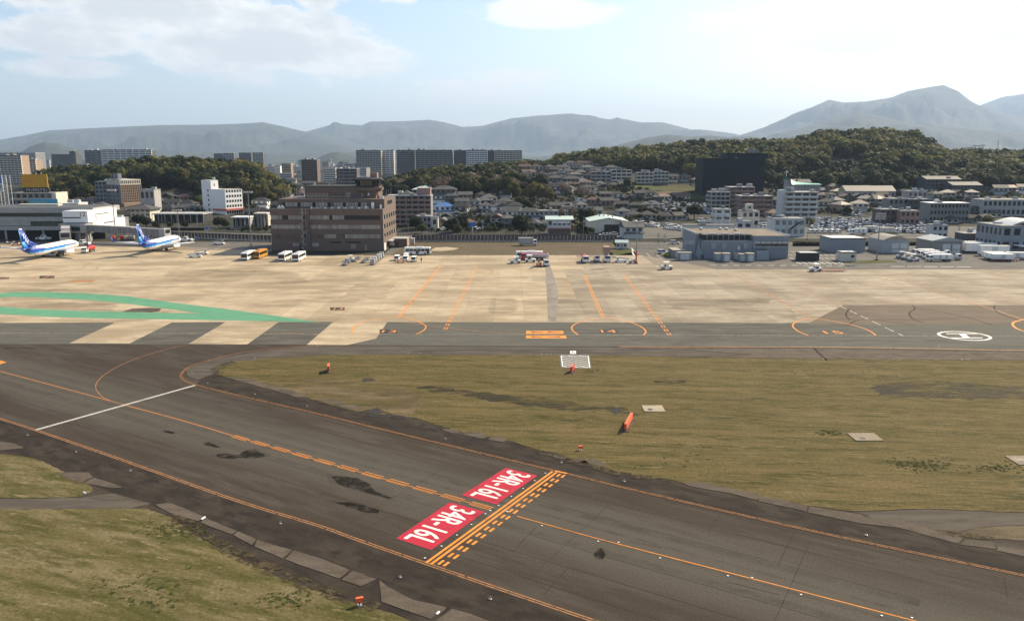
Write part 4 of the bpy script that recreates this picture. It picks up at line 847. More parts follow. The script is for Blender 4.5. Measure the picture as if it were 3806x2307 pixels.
def person(px, py, label, rz=0.0):
    g = G(px, py); t = thing('person', label, 'person', (g.x, g.y, .012), rz)
    pts = [(0, 0, .95), (0, 0, 1.2), (0, 0, 1.42), (0, .01, 1.54), (0, .02, 1.66), (.1, 0, .9), (.11, .02, .5), (.12, 0, .08), (.12, .14, .04), (-.1, 0, .9), (-.12, -.02, .5), (-.13, -.06, .08), (-.13, .08, .04), (.2, 0, 1.4), (.26, .03, 1.12), (.25, .14, .9), (-.2, 0, 1.4), (-.27, -.02, 1.12), (-.26, .08, .88)]
    ed = [(0, 1), (1, 2), (2, 3), (3, 4), (0, 5), (5, 6), (6, 7), (7, 8), (0, 9), (9, 10), (10, 11), (11, 12), (2, 13), (13, 14), (14, 15), (2, 16), (16, 17), (17, 18)]
    rad = [.15, .14, .15, .07, .11, .1, .08, .06, .05, .1, .08, .06, .05, .075, .055, .045, .075, .055, .045]
    me = bpy.data.meshes.new('body'); me.from_pydata(pts, ed, []); me.materials.append(M_CLOTH); o = link(bpy.data.objects.new('body', me), t)
    sk = o.modifiers.new('skin', 'SKIN'); 
    for v, r in zip(me.skin_vertices[0].data, rad): v.radius = (r, r)
    me.skin_vertices[0].data[0].use_root = True; o.modifiers.new('smooth', 'SUBSURF').levels = 1
    bm = bmesh.new(); bmesh.ops.create_uvsphere(bm, u_segments=10, v_segments=6, radius=.125, matrix=Matrix.Translation((0, .01, 1.74))); h = bpy.data.meshes.new('helmet'); bm.to_mesh(h); bm.free(); h.materials.append(M_DARK); link(bpy.data.objects.new('helmet', h), t)
person(351, 929, 'person in dark workwear standing right of the left airliner nose'); person(1566, 974, 'person in dark workwear standing on the apron right of the vans'); person(1549, 973, 'person in dark workwear at the door of the right-hand van', R(90))
def cone(px, py, label):
    g = G(px, py); t = thing('marker_cone', label, 'cone', (g.x, g.y, .014), 0); cyl(t, 'cone', M_DARK, (0, 0, .05), (0, 0, 2.2), .35, .08, 12); box(t, 'base', M_RUB, -.4, .4, -.4, .4, 0, .05)
cone(718, 899, 'tall dark cone right of the right airliner nose')
# ------------------------------------------------------------------ airliners (nose towards +y)
def loft(name, rings, m, parent, mis=None, smooth=True, cap=True):
    n = len(rings[0]); vs = [p for r in rings for p in r]; fs = []; mi = []
    for i in range(len(rings) - 1):
        for j in range(n):
            fs.append((i * n + j, i * n + (j + 1) % n, (i + 1) * n + (j + 1) % n, (i + 1) * n + j)); mi.append(mis(i, j) if mis else 0)
    if cap: fs += [tuple(range(n - 1, -1, -1)), tuple(range((len(rings) - 1) * n, len(rings) * n))]; mi += [0, 0]
    o = mobj(name, vs, fs, m, parent, smooth, mi)
    bm = bmesh.new(); bm.from_mesh(o.data); bmesh.ops.recalc_face_normals(bm, faces=bm.faces); bm.to_mesh(o.data); bm.free(); return o
def foil(name, root, tip, m, parent, t=.12):
    """wing-like surface: root/tip = (leading point, trailing point)"""
    rings = []
    up = Vector((0, 0, 1))
    for (a, b) in (root, tip):
        a, b = Vector(a), Vector(b); c = (a - b).length
        span = Vector(tip[0]) - Vector(root[0]); nn = (a - b).cross(span).normalized()
        ring = []
        for u, h in ((0, 0), (.12, .5), (.35, .6), (.7, .35), (1, 0.02), (.7, -.25), (.35, -.4), (.12, -.35)): ring.append(a.lerp(b, u) + nn * h * t * c)
        rings.append(ring)
    return loft(name, rings, m, parent, smooth=True)
def airliner(x, y, rz, label):
    t = thing('airliner', label, 'airliner', (x, y, .012), rz, 'twin-jet airliners at the terminal'); n = 36
    prof = [(-19.7, .25, 4.7), (-19.2, .42, 4.62), (-17.5, .85, 4.3), (-15, 1.3, 3.85), (-12, 1.65, 3.5), (-9, 1.85, 3.3), (-6, 1.92, 3.25), (10, 1.92, 3.25), (13, 1.88, 3.2), (15.5, 1.7, 3.1), (17.3, 1.38, 2.95), (18.6, .95, 2.8), (19.4, .5, 2.68), (19.75, .12, 2.62)]
    P = []
    for (a, b) in zip(prof, prof[1:]):
        k = max(1, int((b[0] - a[0]) / 1.2))
        for q in range(k): P.append(tuple(a[i] + (b[i] - a[i]) * q / k for i in range(3)))
    P.append(prof[-1])
    rings = [[(r * math.cos(2 * math.pi * j / n), yy, z + r * 1.04 * math.sin(2 * math.pi * j / n)) for j in range(n)] for yy, r, z in P]
    def mi(i, j):
        a = (j + .5) * 360 / n; el = a if a <= 90 else (180 - a if a < 270 else a - 360)
        yy, r, z = P[i]; h = z + r * math.sin(R(el)) - 3.3                     # height above the belt line
        lim = .62 - max(0, yy - 4) * .035 + max(0, -yy - 7) * .18
        if yy > 15: return 0
        if .18 - max(0, yy - 4) * .012 < h < lim: return 1
        if -.42 + max(0, yy) * .035 < h <= .18 - max(0, yy - 4) * .012 and yy < 14: return 2
        if yy < -14 and h > 0: return 1
        return 0
    fu = loft('fuselage', rings, [M_WHITE, M_BLUE, M_LBLUE], t, mi)
    for s in (-1, 1):
        for k in range(30): 
            yy = -10 + k * .85; xx = 1.925
            box(fu, 'cabin_window', M_DARK, s * xx - .012, s * xx + .012, yy, yy + .26, 3.62, 3.94)
        prism(fu, 'cockpit_window', M_DARK, [(s * .25, 3.75), (s * .95, 3.62), (s * 1.02, 3.95), (s * .3, 4.1)], 17.3, 17.62)
        box(fu, 'door', M_LWALL, s * 1.79 - .02, s * 1.79 + .02, 13.9, 14.7, 2.5, 4.2)
    # fin with livery: blue, pale leading cap and light blue foot
    foil('tail_fin', ((0, -12.2, 5.1), (0, -19.2, 5.1)), ((0, -18.3, 12.4), (0, -20.6, 12.4)), M_BLUE, t, .05); foil('fin_root', ((0, -7.8, 5.0), (0, -13.5, 5.2)), ((0, -14.6, 7.7), (0, -15.2, 7.7)), M_BLUE, t, .04)
    foil('rudder_foot', ((0, -15.4, 4.9), (0, -19.35, 4.9)), ((0, -17.6, 7.6), (0, -19.72, 7.6)), M_LBLUE, t, .10); foil('fin_cap', ((0, -18.1, 12.1), (0, -20.55, 12.1)), ((0, -18.5, 12.5), (0, -20.65, 12.5)), M_WHITE, t, .09)
    foil('fin_edge', ((0, -19.05, 6.0), (0, -19.5, 6.0)), ((0, -20.3, 12.1), (0, -20.66, 12.1)), M_LBLUE, t, .5)
    for s in (-1, 1):
        me = text_mesh('ANA', 5.0, 1.85, M_WHITE)
        o = link(bpy.data.objects.new('tail_letters', me), t)
        ux = Vector((0, .62 * s * 1, -.78 * s)); 
        # letters climb down the fin towards the nose on the right-hand side
        if s > 0: o.matrix_local = frame((.34, -19.55, 10.1), (0, .64, -.77), (0, .77, .64))
        else: o.matrix_local = frame((-.34, -16.2, 6.05), (0, -.55, .82), (0, .82, .55))
        foil('wing', ((s * 1.5, 4.2, 2.35), (s * 1.5, -3.6, 2.3)), ((s * 16.9, -4.6, 4.0), (s * 16.9, -6.3, 4.0)), M_WHITE, t, .10)
        foil('winglet', ((s * 16.9, -4.6, 4.0), (s * 16.9, -6.3, 4.0)), ((s * 17.7, -6.3, 6.4), (s * 17.7, -7.0, 6.4)), M_BLUE, t, .08)
        foil('tailplane', ((s * .6, -14.6, 4.9), (s * .6, -18.3, 4.9)), ((s * 7.1, -18.4, 5.5), (s * 7.1, -19.8, 5.5)), M_WHITE, t, .09)
        er = [[(s * 4.9 + r * math.cos(2 * math.pi * j / 20), yy, 1.45 + r * math.sin(2 * math.pi * j / 20)) for j in range(20)] for yy, r in ((5.6, .86), (5.3, .98), (4.2, 1.03), (2.6, .95), (1.2, .68), (.4, .42))]
        en = loft('engine', er, M_WHITE, t); cyl(en, 'intake', M_DARK, (s * 4.9, 5.45, 1.45), (s * 4.9, 5.63, 1.45), .82, .82, 18); cyl(en, 'exhaust', M_STEEL, (s * 4.9, .5, 1.45), (s * 4.9, -.3, 1.45), .38, .25, 14)
        foil('pylon', ((s * 4.9, 3.6, 2.1), (s * 4.9, .4, 2.1)), ((s * 4.9, 2.2, 2.75), (s * 4.9, -.6, 2.75)), M_WHITE, t, .08)
        g = cyl(t, 'main_gear', M_STEEL, (s * 2.86, -1.6, .55), (s * 2.86, -1.6, 2.4), .12)
        for q in (-.25, .25): cyl(t, 'wheel', M_RUB, (s * 2.86 + q - .15, -1.6, .56), (s * 2.86 + q + .15, -1.6, .56), .56, .56, 16)
    cyl(t, 'nose_gear', M_STEEL, (0, 14.2, .35), (0, 14.2, 1.6), .09)
    for q in (-.2, .2): cyl(t, 'wheel', M_RUB, (q - .1, 14.2, .35), (q + .1, 14.2, .35), .35, .35, 14)
    cyl(t, 'tail_cone', M_DARK, (0, -19.6, 4.7), (0, -20.1, 4.75), .24, .14, 12); return t
airliner(-182.8, 309, R(1.5), 'white and blue airliner at the left with letters ANA on its blue tail')
airliner(-148.4, 329, R(0.5), 'white and blue airliner right of the terminal with letters ANA on its blue tail')
# ------------------------------------------------------------------ building helpers
def wins(t, m, face, at, us, zs, wu, hz, proud=.05, name='window'):
    """rows of separate window panes on a face; face f: front y=at, b: back, l/r: side x=at"""
    for z in zs:
        for u in us:
            if face == 'f': box(t, name, m, u, u + wu, at - proud, at + .02, z, z + hz)
            elif face == 'r': box(t, name, m, at - .02, at + proud, u, u + wu, z, z + hz)
            else: box(t, name, m, at - proud, at + .02, u, u + wu, z, z + hz)
def rng(a, b, n): return [a + (b - a) * i / n for i in range(n)]
# ------------------------------------------------------------------ terminal
def terminal():
    t = thing('terminal_building', 'long grey terminal with green window bands and the number 12 on its end', 'terminal', (-300, 372, 0), 0)
    b = lambda n, m, x0, x1, y0, y1, z0, z1: box(t, n, m, x0 + 300, x1 + 300, y0 - 372, y1 - 372, z0, z1)
    b('ground_floor_wall', M_DARK, -299.6, -197, 378, 398, 0, 4.6)
    for i, x in enumerate(range(-296, -200, 9)): b('column', M_LWALL, x, x + .8, 372.4, 373.2, 0, 4.6)
    b('deck_band', M_LWALL, -299, -205, 371.8, 397.5, 4.6, 6.4); b('lower_wall', M_GWALL, -298.5, -204, 372.6, 397, 6.4, 8.9)
    for x0, x1 in ((-299, -262), (-229, -210.6)):
        n = int((x1 - x0) / 2.3)
        for i in range(n): b('window', M_GGLASS, x0 + (x1 - x0) * i / n + .05, x0 + (x1 - x0) * (i + 1) / n - .05, 372.35, 372.7, 6.6, 8.6)
    b('wall_panel', M_LWALL, -262, -229, 372.2, 372.7, 6.75, 8.9); b('middle_band', M_LWALL, -299, -205, 371.9, 397.4, 8.9, 10.9); b('upper_wall', M_GWALL, -298.5, -204, 372.8, 397, 10.9, 12.8)
    n = 28
    for i in range(n): b('window', M_GGLASS, -299 + 92 * i / n + .06, -299 + 92 * (i + 1) / n - .06, 372.5, 372.85, 11.0, 12.6)
    b('parapet_band', M_LWALL, -299, -198.6, 372.0, 397.6, 12.8, 15.15); b('roof', M_DGREY, -298.4, -199, 372.6, 397, 15.15, 15.3); b('roof_box', M_CREAM, -243, -223, 386, 390, 15.3, 16.1)
    # end block with the number
    b('end_block', M_WHITE, -207.6, -196, 362, 389, 9.0, 14.15); b('end_block_foot', M_WHITE, -205, -196.05, 366, 396.8, 4.6, 8.98); b('end_roof', M_WHITE, -207.4, -196.2, 362.2, 388.8, 14.15, 14.3)
    b('ledge', M_LWALL, -209, -196.4, 360.5, 366, 7.2, 8.6); b('gate_window_wall', M_LWALL, -207, -195.6, 361.5, 366, 4.2, 5.2)
    for i in range(6): b('window', M_GGLASS, -206.9 + i * 1.85, -205.15 + i * 1.85, 361.7, 362.0, 5.25, 7.15)
    b('slot_window', M_DARK, -207.5, -199.2, 361.94, 362.05, 11.0, 11.5); b('slot_window', M_DARK, -196.05, -195.94, 369, 381, 12.2, 12.5); b('slot_window', M_DARK, -196.05, -195.94, 369, 369.4, 10.0, 12.2); b('slot_window', M_DARK, -196.05, -195.94, 376, 386, 7.6, 8.0)
    for i in range(3): b('pier', M_LWALL, -206 + i * 4.6, -205.2 + i * 4.6, 362.5, 363.3, 0, 4.2)
    b('service_core', M_GWALL, -203.5, -199, 363.5, 370, 0, 4.15)
    o = link(bpy.data.objects.new('gate_number', text_mesh('12', 2.35, 2.0, M_DARK)), t); o.matrix_local = frame((-199.3 + 300, 361.93 - 372, 11.85), (1, 0, 0), (0, 0, 1))
terminal()
def bridge(p0, p1, w, h, label, cabm=M_LWALL):
    p0, p1 = Vector(p0), Vector(p1); d = p1 - p0; L = d.length; t = thing('jet_bridge', label, 'jet bridge', (p0.x, p0.y, 0), math.atan2(d.y, d.x))
    hl = math.hypot(d.x, d.y); z0, z1 = p0.z, p1.z
    prism(t, 'tunnel', M_GWALL, [(0, z0), (hl, z1), (hl, z1 + h), (0, z0 + h)], -w / 2, w / 2); prism(t, 'roof', M_LWALL, [(-.2, z0 + h + .002), (hl * .62, z0 + (z1 - z0) * .62 + h + .002), (hl * .62, z0 + (z1 - z0) * .62 + h + .3), (-.2, z0 + h + .3)], -w / 2 - .15, w / 2 + .15)
    for i in range(1, 14): prism(t, 'rib', M_STEEL, [(hl * i / 14, z0 + (z1 - z0) * i / 14), (hl * i / 14 + .12, z0 + (z1 - z0) * i / 14), (hl * i / 14 + .12, z0 + (z1 - z0) * i / 14 + h), (hl * i / 14, z0 + (z1 - z0) * i / 14 + h)], -w / 2 - .06, w / 2 + .06)
    box(t, 'rotunda', M_LWALL, -2.2, 1.0, -2.2, 2.2, z0 - .4, z0 + h + .5); box(t, 'cab', cabm, hl - .5, hl + 2.6, -2.1, 2.1, z1 - .3, z1 + h + .2); box(t, 'cab_window', M_GLASS, hl + 2.0, hl + 2.62, -1.6, 1.6, z1 + 1.0, z1 + h - .3)
    cyl(t, 'support', M_LWALL, (-.6, 0, 0), (-.6, 0, z0 - .4), .6, .6, 14)
    for s in (-1, 1): cyl(t, 'leg', M_STEEL, (hl * .78, s * 1.3, .5), (hl * .78, s * 1.3, z1 + .3), .16); cyl(t, 'wheel', M_RUB, (hl * .78 - .5, s * 1.3 - .25, .5), (hl * .78 - .5, s * 1.3 + .25, .5), .5, .5, 12)
bridge((-196, 361, 5.0), (-157, 351, 4.2), 3.0, 2.9, 'long grey jet bridge reaching right from gate 12 to the right airliner')
bridge((-206, 361, 5.0), (-193, 337, 3.9), 3.2, 3.0, 'short pale jet bridge angled from gate 12 to the left airliner', M_LWALL)
# ------------------------------------------------------------------ control building
def control():
    W_, Dp = 47.3, 31.5
    t = thing('control_building', 'brown tiled control building with stepped roof and dark glass control cab', 'control building', (-101.0, 327.2, 0), R(-1.5))
    b = lambda n, m, x0, x1, y0, y1, z0, z1: box(t, n, m, x0, x1, y0, y1, z0, z1)
    b('core', M_DARK, .3, W_ - .3, .3, Dp - .3, 0, 17.3)
    fl = [(0, .9), (3.0, 5.3), (7.15, 9.0), (11.1, 12.95), (14.85, 17.5)]                 # spandrel bands between the window rows
    for z0, z1 in ((0, 5.2), (7.0, 9.1), (10.9, 13.0), (14.8, 17.5)): b('wall_band', M_BRICK, 0, W_, 0, Dp, z0, z1)
    rows = [(5.2, 7.0), (9.1, 10.9), (13.0, 14.8)]
    for r, (z0, z1) in enumerate(rows):
        n = 38
        for i in range(n):
            x = .15 + (W_ - .3) * i / n
            if 12.6 < x < 15.4: continue
            m = M_BLIND
            if r == 0 and (x < 12 or 15 < x < 22 or 27 < x < 30): m = M_BRICK if random.random() < .6 else M_GLASS
            if r == 2 and (x > 30 or 4 < x < 6.5 or 24 < x < 26): m = M_GLASS
            b('window', m, x + .04, x + (W_ - .3) / n - .07, .12, .35, z0 + .1, z1 - .05)
        for k in range(16):
            y = 1.0 + k * 1.85
            b('window', M_GLASS if k % 3 else M_BLIND, W_ - .34, W_ - .14, y, y + 1.7, z0 + .05, z1 - .05)
        b('end_wall', M_BRICK, W_ - 1.2, W_ - .02, .02, .9, z0, z1)
    b('stair_shaft', M_BRICK, 15.3, 16.6, -.6, .5, 0, 17.4)
    for i in range(6):
        b('window', M_BLIND, 9.0 + i * .9 if i < 3 else 15.8 + i * .95 - 1.4, 9.8 + i * .9 if i < 3 else 16.6 + i * .95 - 1.4, -.06, .0, 1.9, 3.3)
    b('door', M_DARK, 11.7, 12.5, -.07, .0, .1, 2.7); b('roller_door', M_TAN, 33.4, 35.6, -.08, 0, .9, 2.9); b('door', M_TAN, 39.2, 40.2, -.08, 0, .3, 2.5); b('louvre', M_DARK, 24.6, 29.6, -.05, 0, 3.3, 4.0); b('louvre', M_DARK, 31.4, 37.6, -.05, 0, 3.3, 4.0)
    b('roller_door', M_WHITE, W_, W_ + .06, 1.2, 4.6, .1, 3.2); b('canopy', M_LWALL, W_, W_ + 2.0, 8, 26, 3.2, 3.5); b('entrance_glass', M_GLASS, W_, W_ + .05, 8, 25, .2, 3.1)
    # outside spiral stair
    c = (14.0, -1.5)
    cyl(t, 'stair_mast', M_STEEL, (c[0], c[1], 0), (c[0], c[1], 18), .12); cyl(t, 'stair_mast', M_STEEL, (c[0] + 1.6, c[1] - .6, 0), (c[0] + 1.6, c[1] - .6, 18), .06)
    pv = None
    for k in range(0, 72):
        a = k * R(30); z = .2 + k * .21; p = (c[0] + 1.25 * math.cos(a), c[1] + 1.25 * math.sin(a), z)
        o = box(t, 'tread', M_STEEL, 0, 1.25, -.3, .3, 0, .05); o.location = (c[0], c[1], z); o.rotation_euler = (0, 0, a); o.scale = (1.25, .5, .06)
        if pv: cyl(t, 'hand_rail', M_LWALL, (pv[0], pv[1], pv[2] + .9), (p[0], p[1], p[2] + .9), .05, .05, 5)
        pv = p
    b('stair_bridge', M_STEEL, 12.6, 16.4, -1.5, .5, 15.9, 16.0)
    # roof furniture of the lower roof
    for i in range(26): b('parapet_unit', M_LWALL if i % 3 else M_WHITE, 17 + i * .95, 17 + i * .95 + random.uniform(.4, .8), .8, 1.4, 17.5, 17.5 + random.uniform(.5, 1.1))
    b('roof_cabinet', M_WHITE, 42.2, 43.2, 2.2, 3.2, 17.5, 20.0); cyl(t, 'roof_vent', M_WHITE, (46.2, 1.5, 17.5), (46.2, 1.5, 19.2), .3)
    # set-back storey
    b('set_back_storey', M_BRICK, 2.2, W_, 4.2, Dp, 17.51, 21.4)
    for i in range(30):
        x = 4.2 + i * 1.28
        if 24 < x < 25 or x > 40: continue
        b('window', M_BLIND if (i * 7) % 5 else M_GLASS, x, x + 1.1, 4.13, 4.22, 18.2, 19.9)
    for k in range(6): b('window', M_GLASS, W_ - .02, W_ + .06, 11 + k * 1.9, 12.7 + k * 1.9, 18.7, 20.3)
    for i in range(20): cyl(t, 'railing_post', M_STEEL, (2.6 + i * 1.55, 4.6, 21.4), (2.6 + i * 1.55, 4.6, 22.5), .05, .05, 5)
    b('railing', M_STEEL, 2.6, 32, 4.58, 4.64, 22.4, 22.5)
    # penthouse and tower base
    b('penthouse', M_BRICK, 12.0, 42.5, 11, 26, 21.41, 26.3); b('penthouse_roof', M_DARK, 11.8, 42.7, 10.8, 26.2, 26.3, 26.6)
    for i in range(8): b('window', M_TAN, 12.6 + i * 1.2, 13.5 + i * 1.2, 10.92, 11.02, 21.9, 23.6)
    b('hatch', M_TAN, 29.6, 31.6, 10.9, 11.02, 21.8, 24.0); b('door', M_TAN, 36.2, 37.0, 10.9, 11.02, 21.8, 23.6); b('window', M_WHITE, 39.0, 39.7, 10.9, 11.02, 22.5, 23.6)
    # control cab: octagon leaning outwards
    cx, cy = 38.6, 14.5
    def octa(r, z): return [(cx + r * 1.15 * math.cos(R(22.5 + 45 * k)), cy + r * math.sin(R(22.5 + 45 * k)), z) for k in range(8)]
    loft('tower_neck', [octa(5.0, 24.2), octa(5.0, 25.0)], M_BRICK, t, smooth=False); loft('balcony', [octa(5.9, 24.9), octa(5.9, 25.9)], M_BRICK, t, smooth=False); loft('cab_sill', [octa(4.4, 25.9), octa(4.5, 26.7)], M_DARK, t, smooth=False)
    for k in range(8):
        a0, a1 = octa(4.55, 26.7), octa(5.25, 29.0); p, q, r_, s_ = a0[k], a0[(k + 1) % 8], a1[(k + 1) % 8], a1[k]
        mobj('cab_pane', [p, q, r_, s_], [(0, 1, 2, 3)], M_GLASS, t); cyl(t, 'mullion', M_LWALL, p, s_, .07, .07, 6)
    loft('cab_roof', [octa(5.9, 29.0), octa(5.9, 29.5), octa(4.8, 30.0)], M_DARK, t, smooth=False); loft('cab_core', [octa(3.0, 26.7), octa(3.0, 28.9)], M_DARK, t, smooth=False)
    b('roof_hut', M_PINK, cx + 1.2, cx + 4.2, cy - 1.2, cy + 1.8, 30.0, 32.2); b('roof_platform', M_STEEL, cx - 4.6, cx + 1.0, cy - 2, cy + 2, 30.4, 30.55)
    for i in range(9): cyl(t, 'antenna', M_LWALL, (cx - 4.5 + i, cy + random.uniform(-2, 2), 30), (cx - 4.5 + i, cy, 30 + random.uniform(.8, 2.4)), .05, .03, 5)
    for i in range(16): cyl(t, 'antenna', M_STEEL, (36 + i * .7, Dp - 6 + (i % 3), 21.4), (36 + i * .7, Dp - 6 + (i % 3), 21.4 + random.uniform(2.5, 5.5)), .06, .04, 5)
    for i in range(12): cyl(t, 'antenna', M_STEEL, (3 + i * .75, 14 + (i % 3) * 2, 21.4), (3 + i * .75, 14 + (i % 3) * 2, 21.4 + random.uniform(2, 4.2)), .06, .04, 5)
    b('roof_rail', M_STEEL, 3, 12, 14, 14.1, 23.2, 23.3); b('dish', M_RED, 43.4, 44.2, 9, 9.5, 21.4, 22.8); b('dish', M_WHITE, 44.4, 46.0, 9, 9.6, 21.4, 22.4)
    for i in range(5): b('parapet_unit', M_WHITE, 3.0 + i * .6, 3.4 + i * .6, 1, 1.5, 17.5, 18.4 + (i % 2) * .5)
control()
ann = thing('gate_annex', 'low brown annex with pale end wall beside the control building entrance', 'annex', (-51.6, 341, 0), 0)
box(ann, 'wall', M_BRICK, 0, 5.6, 0, 7, 0, 3.6); box(ann, 'roof', M_LWALL, -.2, 5.8, -.2, 7.2, 3.6, 3.8); box(ann, 'door', M_GLASS, 1.0, 2.0, -.05, .0, 0, 2.2); box(ann, 'end_wall', M_TAN, 5.6, 5.68, 0, 7, 0, 3.6)
kiosk = thing('utility_kiosk', 'small white cabinet beside the end of the blast fence', 'cabinet', (XD(1527, 352), 352, 0), 0)
box(kiosk, 'body', M_LWALL, 0, 1.6, 0, 1.6, .1, 2.6); box(kiosk, 'door', M_PALE, .3, 1.3, -.04, 0, .3, 2.2); box(kiosk, 'roof', M_WHITE, -.1, 1.7, -.1, 1.7, 2.6, 2.75)
# ------------------------------------------------------------------ grey fire-station like hangar on the right
def hangar():
    t = thing('grey_hangar', 'blue-grey flat-roofed hangar with louvred corner and brown roof', 'hangar', (72.8, 301, 0), 0); W_, Dp = 34.0, 31.5
    b = lambda n, m, x0, x1, y0, y1, z0, z1: box(t, n, m, x0, x1, y0, y1, z0, z1)
    b('front_wall', M_BLUEG, 1.5, 20.4, 0, Dp, 0, 6.9); prism(t, 'corner_wall', M_BLUEG, [(0, 0), (1.5, 0), (1.5, 6.9), (1.2, 6.9)], .2, 8); b('side_wall', M_BLUEG, 0, 1.45, 8.1, Dp, 0, 8.7)
    b('office_wall', M_BLUEG, 20.4, W_, -.4, Dp, 0, 4.3); b('office_band', M_BLUEG2, 20.3, W_ + .15, -.7, Dp, 4.3, 4.7); b('office_window_wall', M_BLUEG2, 20.5, W_ - .1, -.3, Dp, 4.7, 6.9); b('office_parapet', M_BLUEG, 20.3, W_ + .2, -.75, Dp, 6.9, 8.8)
    for i in range(6):
        x = 21.1 + i * 2.15; b('window', M_GLASS, x, x + .95, -.4, -.28, 4.9, 5.8); b('window', M_GLASS, x + 1.0, x + 1.9, -.4, -.28, 4.9, 5.8); b('blind', M_PALE, x, x + 1.9, -.38, -.27, 5.85, 6.6); b('mullion', M_DARK, x + 1.94, x + 2.06, -.42, -.27, 4.8, 6.8)
    # sunken louvre deck
    b('deck_floor', M_DGREY, 1.6, 20.2, .4, 9, 6.9, 7.0); b('louvre_back', M_DARK, 3.0, 20.2, 2.6, 2.9, 7.0, 8.9)
    for k in range(5): b('louvre_slat', M_DGREY, 3.0, 20.2, 2.2, 2.6, 7.1 + k * .36, 7.2 + k * .36)
    for k in range(9): b('louvre_post', M_BLUEG2, 3.0 + k * 2.1, 3.15 + k * 2.1, 2.1, 2.6, 7.0, 8.9)
    b('louvre_top', M_DGREY, 1.6, 20.3, 2.6, 9.4, 8.9, 9.05)
    for k in range(3): b('roof_vent', M_PALE, 4.5 + k * 5, 7.0 + k * 5, 4.5, 5.5, 9.05, 9.4)
    b('rear_hall', M_BLUEG, 1.5, 20.4, 9.4, Dp, 6.9, 8.75); b('roof', M_ROOFBR, .3, W_ - .1, 9.5, Dp - .3, 8.8, 8.9); b('roof', M_ROOFBR, 20.5, W_ - .1, -.4, 9.4, 8.8, 8.9)
    b('parapet', M_PALE, 0, W_ + .2, Dp - .3, Dp, 8.8, 9.35); b('parapet', M_PALE, W_ - .1, W_ + .2, -.75, Dp - .3, 8.8, 9.15); b('parapet', M_PALE, 0, .3, 8.1, Dp - .3, 8.7, 9.3)
    for x, y in ((6, 25), (14, 25), (16.6, 25), (19, 20)): cyl(t, 'turbine_vent', M_PALE, (x, y, 8.9), (x, y, 9.5), .7, .5, 12); cyl(t, 'vent_cap', M_WHITE, (x, y, 9.5), (x, y, 9.9), .8, .25, 12)
    for x in (4.2, 8.3, 16.6): b('exhaust_hood', M_BLUEG2, x, x + 1.6, -.6, 0, 3.8, 5.9)
    b('wall_box', M_PALE, 14.4, 15.4, -.3, 0, 3.4, 4.9)
    cyl(t, 'corner_ladder', M_DARK, (.9, -.2, .1), (.2, 3.2, 8.6), .18, .18, 6); cyl(t, 'corner_ladder', M_DARK, (1.5, -.25, .1), (.9, 2.6, 8.6), .12, .12, 6)
    for k in range(5): b('side_duct', M_PALE, -.35, 0, 10 + k * 3.4, 11.4 + k * 3.4, 3.0 - k * .35 + 1.2, 4.6 - k * .3 + 1.2)
    b('plant_box', M_BLUEG2, 21.0, 25.6, -3.6, -.5, 0, 3.6); b('plant_box_lid', M_DARK, 21.3, 25.3, -3.3, -.8, 3.6, 3.7)
hangar()
def crate(px, py, w, d, h, m, label):
    g = G(px, py); t = thing('storage_container', label, 'container', (g.x - w / 2, g.y, .012), 0, 'containers along the hangar front')
    box(t, 'body', m, 0, w, 0, d, .1, h); box(t, 'roof', M_ROOFT, -.06, w + .06, -.06, d + .06, h, h + .12); box(t, 'door', M_PALE, w * .18, w * .82, -.05, 0, .25, h * .88)
    for s in (.04, .94): box(t, 'corner_post', M_STEEL, w * s, w * s + .08, -.04, .02, .1, h)
for x, y, w, h, m, l in [(2671, 970, 2.5, 2.7, M_BLUEG2, 'leftmost pale container'), (2701, 974, 2.9, 3.1, M_BLUEG, 'second container, taller with a buff roof'), (2738, 966, 1.9, 2.5, M_BLUEG2, 'small middle cabinet'), (2762, 972, 2.5, 2.7, M_BLUEG2, 'fourth pale container'), (2790, 974, 2.9, 3.1, M_BLUEG, 'rightmost container, taller with a buff roof')]:
    crate(x, y, w, 3.2, h, m, l + ' along the grey hangar front')
crate(2524, 958, 5.0, 9.0, 2.9, M_GWALL, 'long grey container left of the grey hangar'); crate(2545, 968, 5.2, 2.6, 2.9, M_BLUEG, 'ribbed blue-grey container at the left corner of the grey hangar')
# ------------------------------------------------------------------ fences, masts, posts
def blast_fence(pts, step, label, m=M_DGREY, h=3.2):
    t = thing('blast_fence', label, 'fence', (*pts[0], 0), 0)
    o0 = Vector((*pts[0], 0))
    for a, b in zip(pts, pts[1:]):
        a, b = Vector((*a, 0)) - o0, Vector((*b, 0)) - o0; d = b - a; n = max(1, int(d.length / step)); rz = math.atan2(d.y, d.x); l = d.length / n
        for i in range(n):
            p = a + d * i / n
            o = box(t, 'panel', m, 0, 1, 0, 1, 0, 1); o.location = p + Vector((0, 0, .35)); o.rotation_euler = (R(-6), 0, rz); o.scale = (l - .16, .08, h - .35)
            o = box(t, 'post', M_POLE, 0, 1, 0, 1, 0, 1); o.location = p + Vector((0, -.1, 0)); o.rotation_euler = (0, 0, rz); o.scale = (.12, .16, h + .25)
            o = box(t, 'footing_block', M_LWALL, 0, 1, 0, 1, 0, 1); o.location = p + Vector((math.cos(rz) * l * .28, math.sin(rz) * l * .28 - .5, 0)); o.rotation_euler = (0, 0, rz); o.scale = (l * .5, .4, .75)
M_FENCE = mat('fence_panel', (.085, .072, .068), .7, var=.12, scale=.5)
blast_fence([(-46.5, 363.5), (49, 363.5)], 1.75, 'long dark panelled fence with white footing blocks behind the dry grass', M_FENCE)
blast_fence([(-109, 364.2), (-130, 370), (-150, 377), (-184, 389)], 1.9, 'dark slatted fence curving left behind the right airliner', M_FENCE, 3.0)
